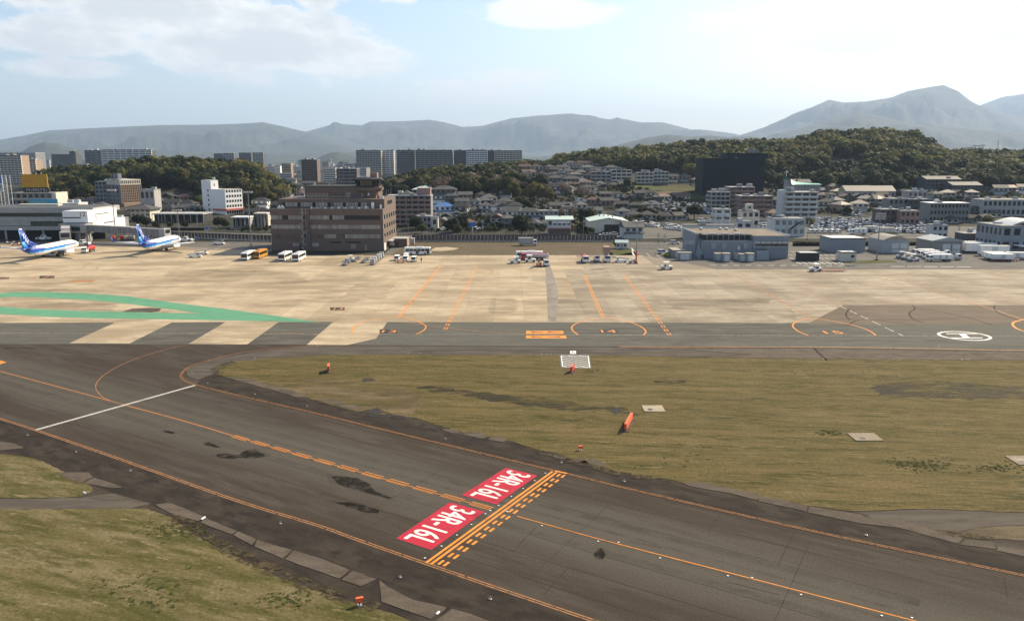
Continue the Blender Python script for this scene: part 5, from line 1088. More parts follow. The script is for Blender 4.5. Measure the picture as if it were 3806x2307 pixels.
def mast(px, D, ytop, r, label, head='bar', m=M_POLE, base=None):
    x = XD(px, D); z = ZD(ytop, D); t = thing('light_mast', label, 'light mast', (x, D, TH(x, D)), 0); z -= TH(x, D)
    cyl(t, 'mast', m, (0, 0, 0), (0, 0, z), r, r * .6, 10); cyl(t, 'base', M_CONC2, (0, 0, 0), (0, 0, .35), r * 3, r * 2.6, 12)
    if base: cyl(t, 'warning_sleeve', base, (0, 0, .35), (0, 0, z * .32), r * 1.12, r * 1.0, 10)
    if head == 'bar':
        box(t, 'cross_arm', M_STEEL, -2.0, 2.0, -.12, .12, z - .25, z)
        for k in range(4): box(t, 'floodlight', M_LWALL, -2.0 + k * 1.05, -1.2 + k * 1.05, -.6, .35, z, z + .55)
    elif head == 'cluster':
        for j in range(3):
            box(t, 'cross_arm', M_STEEL, -1.9, 1.9, -.1, .1, z - 1.9 + j * .9, z - 1.75 + j * .9)
            for k in range(4): box(t, 'floodlight', M_LWALL, -1.9 + k * 1.05, -1.25 + k * 1.05, -.5, .1, z - 1.75 + j * .9, z - 1.3 + j * .9)
    elif head == 'arm':
        cyl(t, 'arm', m, (0, 0, z), (-1.8, 0, z + .35), r * .5, r * .4, 6); box(t, 'lamp_head', M_LWALL, -2.5, -1.7, -.2, .2, z + .28, z + .45)
    elif head == 'double':
        for s in (-1, 1): cyl(t, 'arm', m, (0, 0, z), (s * 1.6, 0, z + .3), r * .5, r * .4, 6); box(t, 'lamp_head', M_LWALL, s * 2.0 - .45, s * 2.0 + .45, -.2, .2, z + .25, z + .42)
    elif head == 'power':
        for k in range(3): box(t, 'cross_arm', M_DARK, -.9, .9, -.06, .06, z - .4 - k * .7, z - .28 - k * .7)
        cyl(t, 'transformer', M_LWALL, (.35, 0, z - 3.2), (.35, 0, z - 2.2), .3, .3, 10)
mast(433, 361, 709, .22, 'tall dark light mast in front of the white terminal end wall', 'bar', M_DARK)
mast(934, 347, 716, .26, 'tall grey light mast left of the brown control building', 'bar')
mast(2364, 286, 828, .26, 'light mast with red sleeve beside the service road', 'bar', M_POLE, M_RED)
mast(3258, 296, 797, .26, 'light mast with tiers of floodlights right of the grey hangar', 'cluster')
for i, (px, D, y, h) in enumerate([(668, 372, 783, 'bar'), (605, 425, 797, 'arm'), (659, 425, 797, 'arm'), (733, 425, 797, 'arm'), (462, 420, 780, 'double'), (788, 420, 785, 'double'), (869, 430, 795, 'arm'), (943, 420, 800, 'arm'), (1019, 415, 808, 'arm'), (1518, 400, 787, 'arm')]):
    mast(px, D, y, .10 if i else .2, '%s lamp post from the left along the road behind the fence' % ords[i], h)
for i, (px, D, y) in enumerate([(354, 470, 742), (404, 470, 744), (1735, 500, 725), (1765, 520, 735), (1992, 470, 735), (2000, 480, 738), (2168, 400, 803), (2318, 372, 862), (2446, 360, 865), (2470, 360, 868), (2670, 408, 800), (2688, 405, 798), (2698, 410, 802), (2842, 430, 790), (2920, 372, 795), (3000, 372, 805), (3085, 395, 797), (3240, 400, 810), (3335, 380, 815), (3500, 400, 800), (3560, 380, 830), (3703, 375, 835), (3080, 520, 775), (2330, 440, 765), (1843, 440, 810)]):
    mast(px, D, y, .13, '%s thin utility pole from the left among the roofs beyond the fence' % ords[i], 'power')
def pole_sign(px, D, y0, y1, w, m, label, s=None):
    x = XD(px, D); zb = TH(x, D); t = thing('pole_sign', label, 'sign', (x, D, zb), 0); z0, z1 = ZD(y1, D) - zb, ZD(y0, D) - zb
    cyl(t, 'post', M_LWALL, (0, 0, 0), (0, 0, z0), .12); box(t, 'panel', m, -w / 2, w / 2, -.15, .15, z0, z1); box(t, 'panel_frame', M_STEEL, -w / 2 - .06, w / 2 + .06, -.12, .12, z0 - .06, z1 + .06)
pole_sign(1636, 425, 760, 779, 1.1, M_WHITE, 'tall white pole sign beside the blue-roofed house'); pole_sign(1757, 405, 826, 842, 3.0, M_SIGNB, 'blue and white filling station sign behind the fence'); pole_sign(773, 385, 842, 853, 1.6, M_SIGNB, 'small blue road sign behind the left fence'); pole_sign(1757, 400, 842, 860, .5, M_WHITE, 'slim white price sign under the blue filling station sign')
# roads and lots beyond the fence
struct(sheet('public_road', [(-420, 402), (-184, 398), (-110, 384), (-46, 378), (140, 378), (420, 380), (420, 392), (140, 390), (-46, 392), (-110, 400), (-184, 416), (-420, 424)], M_ROADA, .004))
struct(sheet('roadside_lawn', [(-182, 392), (-109, 368), (-101, 368), (-101, 380), (-112, 381), (-182, 396)], M_LAWN, .006, ragged=(1.5, .3)))
struct(sheet('gate_lawn', gp([(2270, 932), (2345, 925), (2350, 938), (2280, 950)]), M_LAWN, .014, ragged=(1.2, .3))); struct(sheet('gate_lawn', gp([(3120, 978), (3190, 968), (3320, 966), (3335, 976), (3220, 980)]), M_LAWN, .014, ragged=(1.2, .4)))
struct(sheet('sand_patch', gp([(1590, 932), (1620, 920), (1660, 918), (1705, 922), (1690, 928), (1640, 934)]), M_CONC, .012, ragged=(1.2, .5)))
struct(sheet('car_park', [(60, 392), (330, 392), (330, 470), (60, 470)], M_ROADA, .0045))
def slope_field(name, px0, px1, y0, y1, m, n=14):
    vs, fs = [], []
    for j in range(n + 1):
        for i in range(n + 1):
            p = T(px0 + (px1 - px0) * i / n + random.uniform(-2, 2), y0 + (y1 - y0) * j / n + random.uniform(-1, 1)); vs.append((p.x, p.y, p.z + .45))
    fs = [(j * (n + 1) + i, j * (n + 1) + i + 1, (j + 1) * (n + 1) + i + 1, (j + 1) * (n + 1) + i) for j in range(n) for i in range(n)]
    struct(mobj(name, vs, [f[::-1] for f in fs], m))
slope_field('playing_field', 2260, 2625, 692, 712, M_LAWN); slope_field('grass_bank', 2440, 2640, 722, 744, M_LAWN); slope_field('bare_field', 2330, 2560, 713, 721, M_GRASSD); slope_field('grass_bank', 2755, 2900, 678, 694, M_GRASSD)
# ------------------------------------------------------------------ boxes with storeys
def block(D, pxl, pxr, ytop, depth, wall, label, cat='building', name='building', rows=3, cols=6, win=M_GLASS, side=None, roof=None, wz=None, group=None, rz=0.0, sill=.35, hz=None, base=None):
    """upright block whose front spans two picture columns at ground distance D"""
    x0, x1 = XD(pxl, D), XD(pxr, D); zb = min(TH(x0, D), TH(x1, D), TH((x0 + x1) / 2, D + depth)) if base is None else base
    h = ZD(ytop, D) - zb; w = x1 - x0
    t = thing(name, label, cat, (x0, D, zb), rz, group)
    box(t, 'wall', wall, 0, w, 0, depth, -1.0, h); rf = box(t, 'roof', roof or M_GWALL, -.15, w + .15, -.15, depth + .15, h, h + .35)
    rr = random.Random(int(pxl))
    for k in range(rr.choice((1, 2, 3))): u, v = rr.uniform(.08, .75), rr.uniform(.15, .6); box(rf, 'roof_unit', rr.choice((M_LWALL, M_GWALL, M_PALE)), u, u + rr.uniform(1.2, 3) / max(w, 4), v, v + 2 / max(depth, 4), 1.0, 1 + rr.uniform(.8, 2.0) / .35)
    for r in range(1, rows): box(t, 'floor_ledge', wall, -.04, w + .04, -.16, .0, r * h / rows - .12, r * h / rows + .1)
    if rows and cols:
        fh = h / rows; cw = w / cols
        for r in range(rows):
            for c in range(cols): box(t, 'window', win, c * cw + cw * .2, c * cw + cw * .8, -.06, .02, r * fh + fh * sill, r * fh + fh * (.85 if hz is None else sill + hz))
            n2 = max(1, int(depth / 3))
            if side:
                for c in range(n2): 
                    xa = w if side == 'r' else 0
                    box(t, 'window', win, xa - .05, xa + .05, depth * (c + .25) / n2, depth * (c + .7) / n2, r * fh + fh * sill, r * fh + fh * .85)
    return t, w, h
def balcony_block(D, pxl, pxr, ytop, depth, wall, rail, label, floors, bays, cat='apartment block', side=None, sidecol=None, base=None, fh=2.95, group=None, vert=True):
    x0, x1 = XD(pxl, D), XD(pxr, D); zb = min(TH(x0, D), TH(x1, D)) if base is None else base; z1 = ZD(ytop, D); h = z1 - zb; w = x1 - x0
    t = thing('apartment_block', label, cat, (x0, D, zb), 0, group)
    box(t, 'wall', wall, 0, w, 1.3, depth, -1, h); rf = box(t, 'roof', M_LWALL, -.2, w + .2, -.1, depth + .2, h, h + .4)
    rr = random.Random(int(pxl))
    for k in range(3): u = rr.uniform(.05, .85); box(rf, 'roof_unit', rr.choice((M_LWALL, M_GWALL)), u, u + rr.uniform(1.5, 4) / max(w, 8), .3, .6, 1.0, 1 + rr.uniform(1, 2.6) / .4)
    n = min(floors, int(h / fh))
    for k in range(n):
        z = h - (k + 1) * fh
        box(t, 'balcony', rail, -.05, w + .05, 0, .18, z, z + 1.15); box(t, 'balcony_slab', rail, 0, w, .18, 1.29, z, z + .15)
        for c in range(bays): box(t, 'window', M_GLASS, w * (c + .15) / bays, w * (c + .85) / bays, 1.22, 1.32, z + .3, z + 2.4)
        if side:
            for c in range(max(1, int(depth / 5))): box(t, 'side_balcony', sidecol or rail, (w if side == 'r' else -.9), (w + .9 if side == 'r' else 0), depth * (c + .12) / max(1, int(depth / 5)), depth * (c + .88) / max(1, int(depth / 5)), z, z + 1.2)
    if vert:
        for c in range(bays + 1): box(t, 'pier', rail, w * c / bays - .2, w * c / bays + .2, -.06, 1.3, h - n * fh, h)
    return t, w, h
def hip(t, m, x0, x1, y0, y1, z, hr, ov=.6, name='roof', gable=False):
    x0 -= ov; x1 += ov; y0 -= ov; y1 += ov; w, d = x1 - x0, y1 - y0
    if w >= d: r = (d / 2 if not gable else 0); A, B = (x0 + r, (y0 + y1) / 2, z + hr), (x1 - r, (y0 + y1) / 2, z + hr); fs = [(0, 1, 5, 4), (2, 3, 4, 5), (1, 2, 5), (3, 0, 4)]
    else: r = (w / 2 if not gable else 0); A, B = ((x0 + x1) / 2, y0 + r, z + hr), ((x0 + x1) / 2, y1 - r, z + hr); fs = [(0, 1, 4), (1, 2, 5, 4), (2, 3, 5), (3, 0, 4, 5)]
    vs = [(x0, y0, z), (x1, y0, z), (x1, y1, z), (x0, y1, z), A, B]
    lo = [(a, b, c - .22) for a, b, c in vs]
    fs2 = fs + [(9, 8, 7, 6), (0, 6, 7, 1), (1, 7, 8, 2), (2, 8, 9, 3), (3, 9, 6, 0)]
    return mobj(name, vs + lo[:4], fs2, m, t)
# ---- left: billboards and roofs behind the terminal
def billboards():
    D = 432; t = thing('billboard_tower', 'white lattice tower carrying a blue and white milk sign at the left edge', 'billboard', (XD(-70, D), D, 0), 0)
    X = lambda px: XD(px, D) - XD(-70, D); z = lambda y: ZD(y, D)
    box(t, 'sign_panel', M_PALE, X(-70), X(29), 0, .4, z(712), z(651)); prism(t, 'sign_field', M_SIGNB, [(X(-69), z(652)), (X(29), z(652)), (X(29), z(682)), (X(10), z(676)), (X(-20), z(664)), (X(-69), z(660))], -.04, -.002)
    o = link(bpy.data.objects.new('lettering', text_mesh('牛乳', 5.6, 2.2, M_DARK)), t); o.matrix_local = frame((X(-6), -.03, z(703)), (1, 0, 0), (0, 0, 1))
    pts = [X(31), X(46), X(-40)]
    for x in (X(31), X(46), X(5), X(-40)):
        for y in (0, 3.2): cyl(t, 'lattice_post', M_WHITE, (x, y, 0), (x, y, z(651) if x > X(20) else z(712)), .16, .16, 6)
    zz = 0.0
    while zz < z(655):
        cyl(t, 'lattice_brace', M_WHITE, (X(31), 0, zz), (X(46), 0, zz + 1.6), .09, .09, 5); cyl(t, 'lattice_brace', M_WHITE, (X(31), 0, zz + 1.6), (X(46), 0, zz + 1.6), .07, .07, 5)
        if zz < z(718): cyl(t, 'lattice_brace', M_WHITE, (X(5), 0, zz), (X(31), 0, zz + 3.2), .09, .09, 5); cyl(t, 'lattice_brace', M_WHITE, (X(5), 0, zz + 3.2), (X(-40), 0, zz), .09, .09, 5)
        zz += 1.6
    D = 452; t2, w, h = block(D, 48, 205, 719, 12, M_GWALL, 'grey flats under the amber rooftop billboard', rows=5, cols=7, side='r')
    box(t2, 'stair_tower', M_CREAM, w, w + 2.4, 0, 12, -1, h + .5)
    for i in range(5): box(t2, 'balcony', M_LWALL, w * .05, w * .95, -.9, -.1, h * i / 5 + .1, h * i / 5 + 1.0)
    D = 450; zb = h; t3 = thing('rooftop_billboard', 'amber rooftop billboard reading MORI above a dark lettered strip', 'billboard', (XD(92, D), D + 2, ZD(716, D)), 0)
    w = XD(187, D) - XD(92, D); hh = ZD(648, D) - ZD(697, D); h0 = ZD(697, D) - ZD(716, D)
    box(t3, 'sign_panel', M_SIGNY, 0, w, 0, .5, h0, h0 + hh); box(t3, 'lower_strip', M_DARK, .3, w + .3, -.02, .5, 0, h0 - .05)
    o = link(bpy.data.objects.new('lettering', text_mesh('MORI', w * .38, hh * .17, M_RED)), t3); o.matrix_local = frame((w * .04, -.03, h0 + hh * .38), (1, 0, 0), (0, 0, 1))
    o = link(bpy.data.objects.new('lettering', text_mesh('ドラッグストア モリ', w * .80, h0 * .62, M_WHITE)), t3); o.matrix_local = frame((w * .15, -.05, h0 * .18), (1, 0, 0), (0, 0, 1))
    for k in range(5): cyl(t3, 'flood_lamp', M_WHITE, (w * (k + .1) / 5, -.9, h0 + hh + .5), (w * (k + .1) / 5, -.5, h0 + hh + .55), .3, .2, 8); cyl(t3, 'lamp_arm', M_STEEL, (w * (k + .1) / 5, -.6, h0 + hh + .5), (w * (k + .1) / 5, .2, h0 + hh), .04, .04, 5)
    for k in range(6): cyl(t3, 'strut', M_STEEL, (w * (k + .5) / 6, .5, h0 + hh), (w * (k + .5) / 6, 4, 0), .09, .09, 5)
    D = 428; t4 = thing('roadside_billboard', 'blue billboard with yellow characters behind the terminal roof', 'billboard', (XD(122, D), D, 0), 0); w = XD(224, D) - XD(122, D)
    box(t4, 'sign_panel', M_SIGNT, 0, w, 0, .4, ZD(766, D), ZD(740, D)); o = link(bpy.data.objects.new('lettering', text_mesh('リブラボの', w * .55, 2.2, M_YEL)), t4); o.matrix_local = frame((w * .04, -.03, ZD(762, D)), (1, 0, 0), (0, 0, 1))
    box(t4, 'panel_frame', M_STEEL, -.15, w + .15, .05, .35, ZD(766, D) - .15, ZD(740, D) + .15)
    for k in range(5): cyl(t4, 'post', M_LWALL, (w * k / 4, .3, 0), (w * k / 4, .3, ZD(766, D)), .2, .2, 6)
    t5, w, h = block(440, 225, 300, 757, 10, M_CREAM, 'low white shed roof right of the blue billboard', rows=0, cols=0, roof=M_WHITE)
billboards()
def corner_block(px, D, theta, Lr, Ll, ytop, wallL, wallR, label, cat='hotel'):
    x = XD(px, D); zb = TH(x, D) - .5; t = thing('hotel_building', label, cat, (x, D, zb), theta); h = ZD(ytop, D) - zb
    return t, h
# tan hotel: lattice facade faces right, plain flank faces left
t, h = corner_block(456, 560, R(62), 18, 18.5, 668, None, None, 'tan hotel with a lattice of windows and cream crown before the wood')
t.scale = (16.3 / 18, 16.4 / 18.5, 1); box(t, 'wall', M_GWALL, 0, 18, 0, 18.5, -1, h - 3.6); box(t, 'crown', M_CREAM, -.3, 18.3, -.3, 18.5, h - 3.6, h)
nr, nc = 7, 11; zz0, zz1 = 3.2, h - 3.8
box(t, 'facade_back', M_DARK, .1, 17.9, -.3, -.02, zz0, zz1)
for i in range(nc + 1): box(t, 'mullion', M_TAN, 18 * i / nc - .24, 18 * i / nc + .24, -.75, -.3, zz0, zz1)
for k in range(nr + 1): box(t, 'sill_band', M_TAN, 0, 18, -.62, -.3, zz0 + (zz1 - zz0) * k / nr - .25, zz0 + (zz1 - zz0) * k / nr + .25)
for i in range(nc): box(t, 'crown_window', M_DARK, 18 * (i + .2) / nc, 18 * (i + .75) / nc, -.36, -.29, h - 2.9, h - .7)
wins(t, M_DARK, 'l', 0, [3, 8, 13], [4 + 3.1 * k for k in range(6)], 1.6, 1.5); box(t, 'stair_tower', M_GWALL, 3, 6, 6, 12, h, h + 4.2); box(t, 'stair_tower_face', M_CREAM, 6, 6.1, 6, 12, h, h + 4.2); box(t, 'podium', M_TAN, 0, 22, -3, 16, -1, 3.0); box(t, 'roof_deck', M_STEEL, -1.5, 9, 3, 14, h + .4, h + .7)
block(566, 362, 404, 676, 14, M_GWALL, 'plain grey block attached left of the tan hotel', rows=6, cols=3, win=M_DARK)
# white hotel
t, h = corner_block(842, 528, R(62), 17, 22, 706, None, None, 'white hotel with stair tower and red canopy band beside the wood')
t.scale = (15 / 16.5, 1, 1); box(t, 'wall', M_WHITE, 0, 16.5, 0, 22, -1, h); box(t, 'stair_tower', M_WHITE, -.02, 7, 13, 22.05, h, h + 6.2); cyl(t, 'roof_tank', M_LWALL, (5, 15, h + 6.2), (5, 15, h + 8.2), 1.1, 1.1, 14); box(t, 'roof', M_LWALL, .3, 16.2, .3, 12.9, h, h + .2)
for r in range(4):
    for c in range(6): box(t, 'window', M_GLASS, 1.0 + c * 2.55, 2.6 + c * 2.55, -.06, .02, 5.2 + r * 3.3, 6.8 + r * 3.3)
for r in range(5): box(t, 'window', M_GLASS, -.06, .02, 15.5, 16.7, 2.6 + r * 3.2, 4.2 + r * 3.2)
box(t, 'window', M_GLASS, 2.9, 3.6, 12.94, 13.02, h + 2, h + 4); box(t, 'canopy_band', M_REDF, -.6, 17.1, -.9, -.05, 3.0, 4.3); box(t, 'canopy_band', M_REDF, -.65, -.02, -.9, 12, 2.9, 4.2)
for c in range(7): box(t, 'shop_window', M_GLASS, .6 + c * 2.25, 2.5 + c * 2.25, -.05, .02, .6, 2.8)
def canopy_hall(D, pxl, pxr, ytop, depth, label, roofm=M_WHITE, wallm=M_DARK, n=8, h=None):
    x0, x1 = XD(pxl, D), XD(pxr, D); w = x1 - x0; h = ZD(ytop, D) if h is None else h; t = thing('roadside_hall', label, 'hall', (x0, D, 0), 0)
    box(t, 'back_wall', wallm, .4, w - .4, 2.5, depth, 0, h - .6); box(t, 'roof', roofm, 0, w, 0, depth, h - .6, h)
    for i in range(n + 1): box(t, 'column', M_LWALL, w * i / n - .15 + (.15 if i == 0 else 0) - (.15 if i == n else 0), w * i / n + .15, .1, .4, 0, h - .6)
    for i in range(n): box(t, 'bay_window', M_GLASS, w * (i + .12) / n, w * (i + .88) / n, 2.42, 2.5, .4, h - 1.1)
    return t
canopy_hall(474, 566, 757, 794, 16, 'long low hall with pale flat roof behind the lamp posts', M_LWALL); canopy_hall(440, 860, 926, 806, 9, 'white filling station canopy right of the white hotel', M_WHITE, M_LWALL, 4); canopy_hall(432, 945, 995, 792, 8, 'cream shop with flat roof beside the mast', M_CREAM, M_CREAM, 4)
t, w, h = block(487, 488, 560, 778, 14, M_CREAM, 'two-storey cream office with dark grey hip roof behind the terminal end', rows=3, cols=4, roof=M_DGREY); hip(t, M_ROOFG, 0, w, 0, 14, h, 2.6, 1.4)
block(520, 528, 580, 706, 10, M_LWALL, 'white gabled hall standing above dark roofs right of the tan hotel', rows=2, cols=3)
block(545, 548, 562, 722, 5, M_CREAM, 'small cream block with two windows right of the tan hotel', rows=2, cols=2)
block(410, 402, 455, 812, 8, M_GWALL, 'low grey arcade right of the terminal end', rows=2, cols=5)
# ---- centre: apartment with pink bands beside the control building
t, w, h = balcony_block(452, 1440, 1602, 729, 14, M_GWALL, M_PINK, 'grey-pink apartment block with banded balconies right of the control building', 6, 7, fh=2.75, base=0, vert=False)
box(t, 'stair_tower', M_PINK, w * .68, w * .98, 4, 11, h, h + 4.4); hip(t, M_ROOFG, w * .28, w * .58, 3, 12, h + .4, 2.6)
t, w, h = block(428, 1545, 1602, 806, 10, M_LWALL, 'low pale shop at the foot of the banded apartment block', rows=2, cols=4, base=0)
t, w, h = block(424, 1602, 1628, 807, 5, M_CREAM, 'tall cream advertising wall beside the banded apartment block', rows=0, cols=0, base=0, roof=M_CREAM); box(t, 'poster_frame', M_DARK, w * .3, w * .75, -.05, 0, h * .45, h * .8)
for (D, a, b, y, l) in [(590, 1535, 1610, 700, 'left'), (580, 1602, 1694, 700, 'right')]:
    t, w, h = balcony_block(D, a, b, y + 6, 13, M_TAN if l == 'right' else M_GWALL, M_LWALL, '%s of two flats with pale green hip roofs under the middle wood' % l, 4, 5, fh=3.0); hip(t, M_ROOFP if l == 'left' else M_ROOFG, 0, w, 0, 13, h + .4, 2.6, 1.0)
# ---- centre right, along the fence
t, w, h = block(396, 2036, 2122, 818, 11, M_PALE, 'white two-storey shop with mint roof and a lettered fascia behind the fence', 'shop', rows=2, cols=5, base=0)
hip(t, M_ROOFP, -.5, w + .5, 0, 11, h + .36, 1.4, .8, gable=True); box(t, 'fascia', M_WHITE, w * .2, w * .93, -.5, -.3, h - 1.6, h - .5); o = link(bpy.data.objects.new('lettering', text_mesh('江藤ワイン店', w * .62, .75, M_DARK)), t); o.matrix_local = frame((w * .25, -.52, h - 1.42), (1, 0, 0), (0, 0, 1)); box(t, 'awning', M_REDF, 0, w, -1.2, -.05, h * .42, h * .46); box(t, 'shop_front', M_BRICK, .2, w - .2, -.12, 0, 0, h * .4)
D = 407; x0, x1 = XD(2192, D), XD(2332, D); t = thing('warehouse', 'cream warehouse with wide mint roof and dark open bay', 'warehouse', (x0, D, 0), 0); w = x1 - x0; hh = ZD(818, D)
box(t, 'wall', M_CREAM, 0, w, 0, 26, 0, hh - .8); prism(t, 'roof', M_ROOFP, [(-.6, hh - .8), (w / 2, hh + 1.0), (w + .6, hh - .8), (w + .6, hh - .55), (w / 2, hh + 1.3), (-.6, hh - .55)], -.6, 26.4); box(t, 'bay_door', M_DARK, w * .38, w * .78, -.08, 0, 0, hh * .66)
prism(t, 'gable', M_CREAM, [(0, hh - .8), (w, hh - .8), (w / 2, hh + .95)], -.02, 25.9)
for k in range(4): cyl(t, 'roof_vent', M_LWALL, (w * (.2 + .1 * k) + 3, 18 - 3 * k, hh + .5), (w * (.2 + .1 * k) + 3, 18 - 3 * k, hh + 1.9), .4, .4, 10)
box(t, 'lean_to', M_TAN, w * .82, w + 6, -6, -.1, 0, hh * .55); prism(t, 'lean_to_roof', M_ROOFR, [(w * .78, hh * .95), (w + 6.6, hh * .5), (w + 6.6, hh * .56), (w * .78, hh * 1.01)], -6.4, 2.0)
def house(p, w, d, st, rz, wall, roof, label, gable=False, group=None, cat='house'):
    t = thing('house', label, cat, (p.x, p.y, p.z), rz, group); fh = 2.7; h = fh * st
    box(t, 'wall', wall, -w / 2, w / 2, 0, d, -1.5, h); hip(t, roof, -w / 2, w / 2, 0, d, h + .05, min(w, d) * .27, .7, gable=gable)
    if gable:
        r = min(w, d) * .27
        if w >= d:
            for s in (-1, 1): prism(t, 'gable', wall, [(0, h), (d, h), (d / 2, h + r * .86)], s * w / 2 - .1, s * w / 2 + .1, 'x')
        else: prism(t, 'gable', wall, [(-w / 2, h), (w / 2, h), (0, h + r * .86)], .02, .2)
    n = max(2, int(w / 3))
    for s in range(st):
        for c in range(n): box(t, 'window', M_GLASS, -w / 2 + w * (c + .2) / n, -w / 2 + w * (c + .75) / n, -.06, .02, s * fh + .8, s * fh + 2.1)
        box(t, 'window', M_GLASS, w / 2 - .02, w / 2 + .06, d * .3, d * .6, s * fh + .9, s * fh + 2.1)
    if st > 1: 
        o = hip(t, roof, -w / 2, w / 2, -1.6, .2, fh - .1, .7, .3, 'porch_roof', True); box(t, 'porch', wall, -w / 2 + .4, w / 2 - .4, -1.4, 0, -1, fh - .3) if w > 8 else None
    return t
house(G(2356, 886), 9.2, 9, 2, R(8), M_PALE, M_ROOFG, 'white gabled house directly behind the right end of the fence', True)
g = G(2310, 925); t = thing('guard_hut', 'small white hut with mint gable roof beside the gate', 'hut', (g.x, g.y, 0), R(-8)); box(t, 'wall', M_PALE, -2.4, 2.4, 0, 3.6, 0, 2.7); hip(t, M_ROOFP, -2.4, 2.4, 0, 3.6, 2.75, 1.0, .5, gable=True); box(t, 'door', M_LWALL, -.5, .5, -.05, 0, .1, 2.1); box(t, 'window', M_GLASS, 1.0, 2.0, -.05, 0, 1.1, 2.0); box(t, 'window', M_GLASS, -2.0, -1.1, -.05, 0, 1.1, 2.0)
gt = thing('sliding_gate', 'long barred sliding gate across the service road beside the white hut', 'gate', (XD(2340, 334), 334, 0), 0)
for i in range(46): cyl(gt, 'bar', M_REDF if i % 5 == 0 else M_STEEL, (i * .42, 0, .15), (i * .42, 0, 1.75), .04, .04, 5)
box(gt, 'top_rail', M_STEEL, 0, 19, -.04, .04, 1.72, 1.8); box(gt, 'bottom_rail', M_STEEL, 0, 19, -.04, .04, .12, .22)
t, w, h = block(430, 2655, 2714, 779, 9, M_PALE, 'plain white three-storey block behind the grey hangar', rows=3, cols=2, side='l', sill=.5)
t, w, h = block(440, 2756, 2820, 786, 9, M_CREAM, 'cream office with a roof sign box and outside stair behind the hangar', rows=2, cols=3); box(t, 'roof_sign', M_CREAM, w * .22, w * .62, .2, 3, h + .35, h + 4.2); box(t, 'sign_emblem', M_DARK, w * .34, w * .5, .15, .2, h + 1.6, h + 2.8)
block(398, 2735, 2792, 824, 5, M_PALE, 'low white hut with a dark window behind the hangar roof', rows=1, cols=2, base=0); block(380, 2540, 2730, 838, 4, M_CREAM, 'long low pale wall building directly behind the hangar', rows=0, cols=0, base=0)
t, w, h = block(388, 2876, 2990, 815, 12, M_PALE, 'pale grey two-storey workshop with outside steel stair', rows=2, cols=5, base=0, win=M_GWALL); prism(t, 'outside_stair', M_DARK, [(w * .5, 3.6), (w * .82, 7.0), (w * .82, 7.5), (w * .5, 4.1)], -1.4, -.3)
# terraced apartments
for D, a, b, y, f, l in [(545, 2642, 2710, 716, 6, 'left curved wing of the stepped grey-brown apartments'), (560, 2708, 2800, 697, 7, 'tall middle wing of the stepped grey-brown apartments'), (525, 2750, 2868, 730, 6, 'front right wing of the stepped grey-brown apartments')]:
    balcony_block(D, a, b, y, 14, M_DGREY if 'left' in l else M_GWALL, M_LWALL if 'left' in l else M_PINK, l + ' behind the car park', f, 4, side='l', fh=3.0)
t, w, h = balcony_block(470, 2918, 3035, 716, 13, M_LWALL, M_PALE, 'pale six-storey mansion block with wrapped balconies', 6, 4, side='l', fh=3.0, vert=False); box(t, 'lift_tower', M_PALE, -3.0, .8, 3, 9, -1, h + 1.5)
# church
x0, x1, D = XD(2922, 610), XD(3046, 610), 610; zb = TH(x0, D) ; t = thing('church', 'church with sweeping green copper roof and white cross', 'church', (x0, D, zb), 0); w = x1 - x0; z = lambda y: ZD(y, D) - zb
box(t, 'nave_wall', M_LWALL, w * .12, w, 1, 14, -3, z(686)); box(t, 'tower_wall', M_LWALL, 0, w * .12, 2, 9, -3, z(668))
for i in range(9): box(t, 'buttress', M_GWALL, w * (.14 + .095 * i), w * (.14 + .095 * i) + .5, .6, 1, -3, z(688))
prof = [(0, z(656)), (w * .04, z(658)), (w * .12, z(665)), (w * .25, z(673)), (w * .5, z(679)), (w * .8, z(682)), (w * 1.02, z(683))]
rf = [[(u, -.6, z(686) if u > w * .08 else zz - .6), (u, 7, zz), (u, 15, z(686) if u > w * .08 else zz - .6)] for u, zz in prof]
mobj('roof', [p for r in rf for p in r], [(i * 3 + j, i * 3 + j + 3, i * 3 + j + 4, i * 3 + j + 1) for i in range(len(rf) - 1) for j in range(2)], M_COPPER, t, True)
cyl(t, 'cross_post', M_WHITE, (.6, 6, z(657)), (.6, 6, z(632)), .22, .22, 6); cyl(t, 'cross_arm', M_WHITE, (-.9, 6, z(640)), (2.1, 6, z(640)), .2, .2, 6)
# net-wrapped building
D = 650; t, w, h = block(D, 2607, 2835, 590, 26, M_NET, 'large building wrapped in black netting below the wooded hill', rows=0, cols=0, roof=M_NET); box(t, 'upper_storey', M_NET, w * .42, w + 4, 6, 24, h, h + 4.5); 
box(t, 'lift_house', M_GWALL, w * .78, w * .9, 8, 14, h + 4.5, h + 7.5)
for k in range(9): box(t, 'scaffold_deck', M_NET, -.1, w + .1, -.3, 0, k * 2.6, k * 2.6 + .15)
balcony_block(800, 3072, 3206, 606, 16, M_GWALL, M_GWALL, 'grey six-storey housing block half hidden in the wooded hill', 5, 9, fh=3.1)
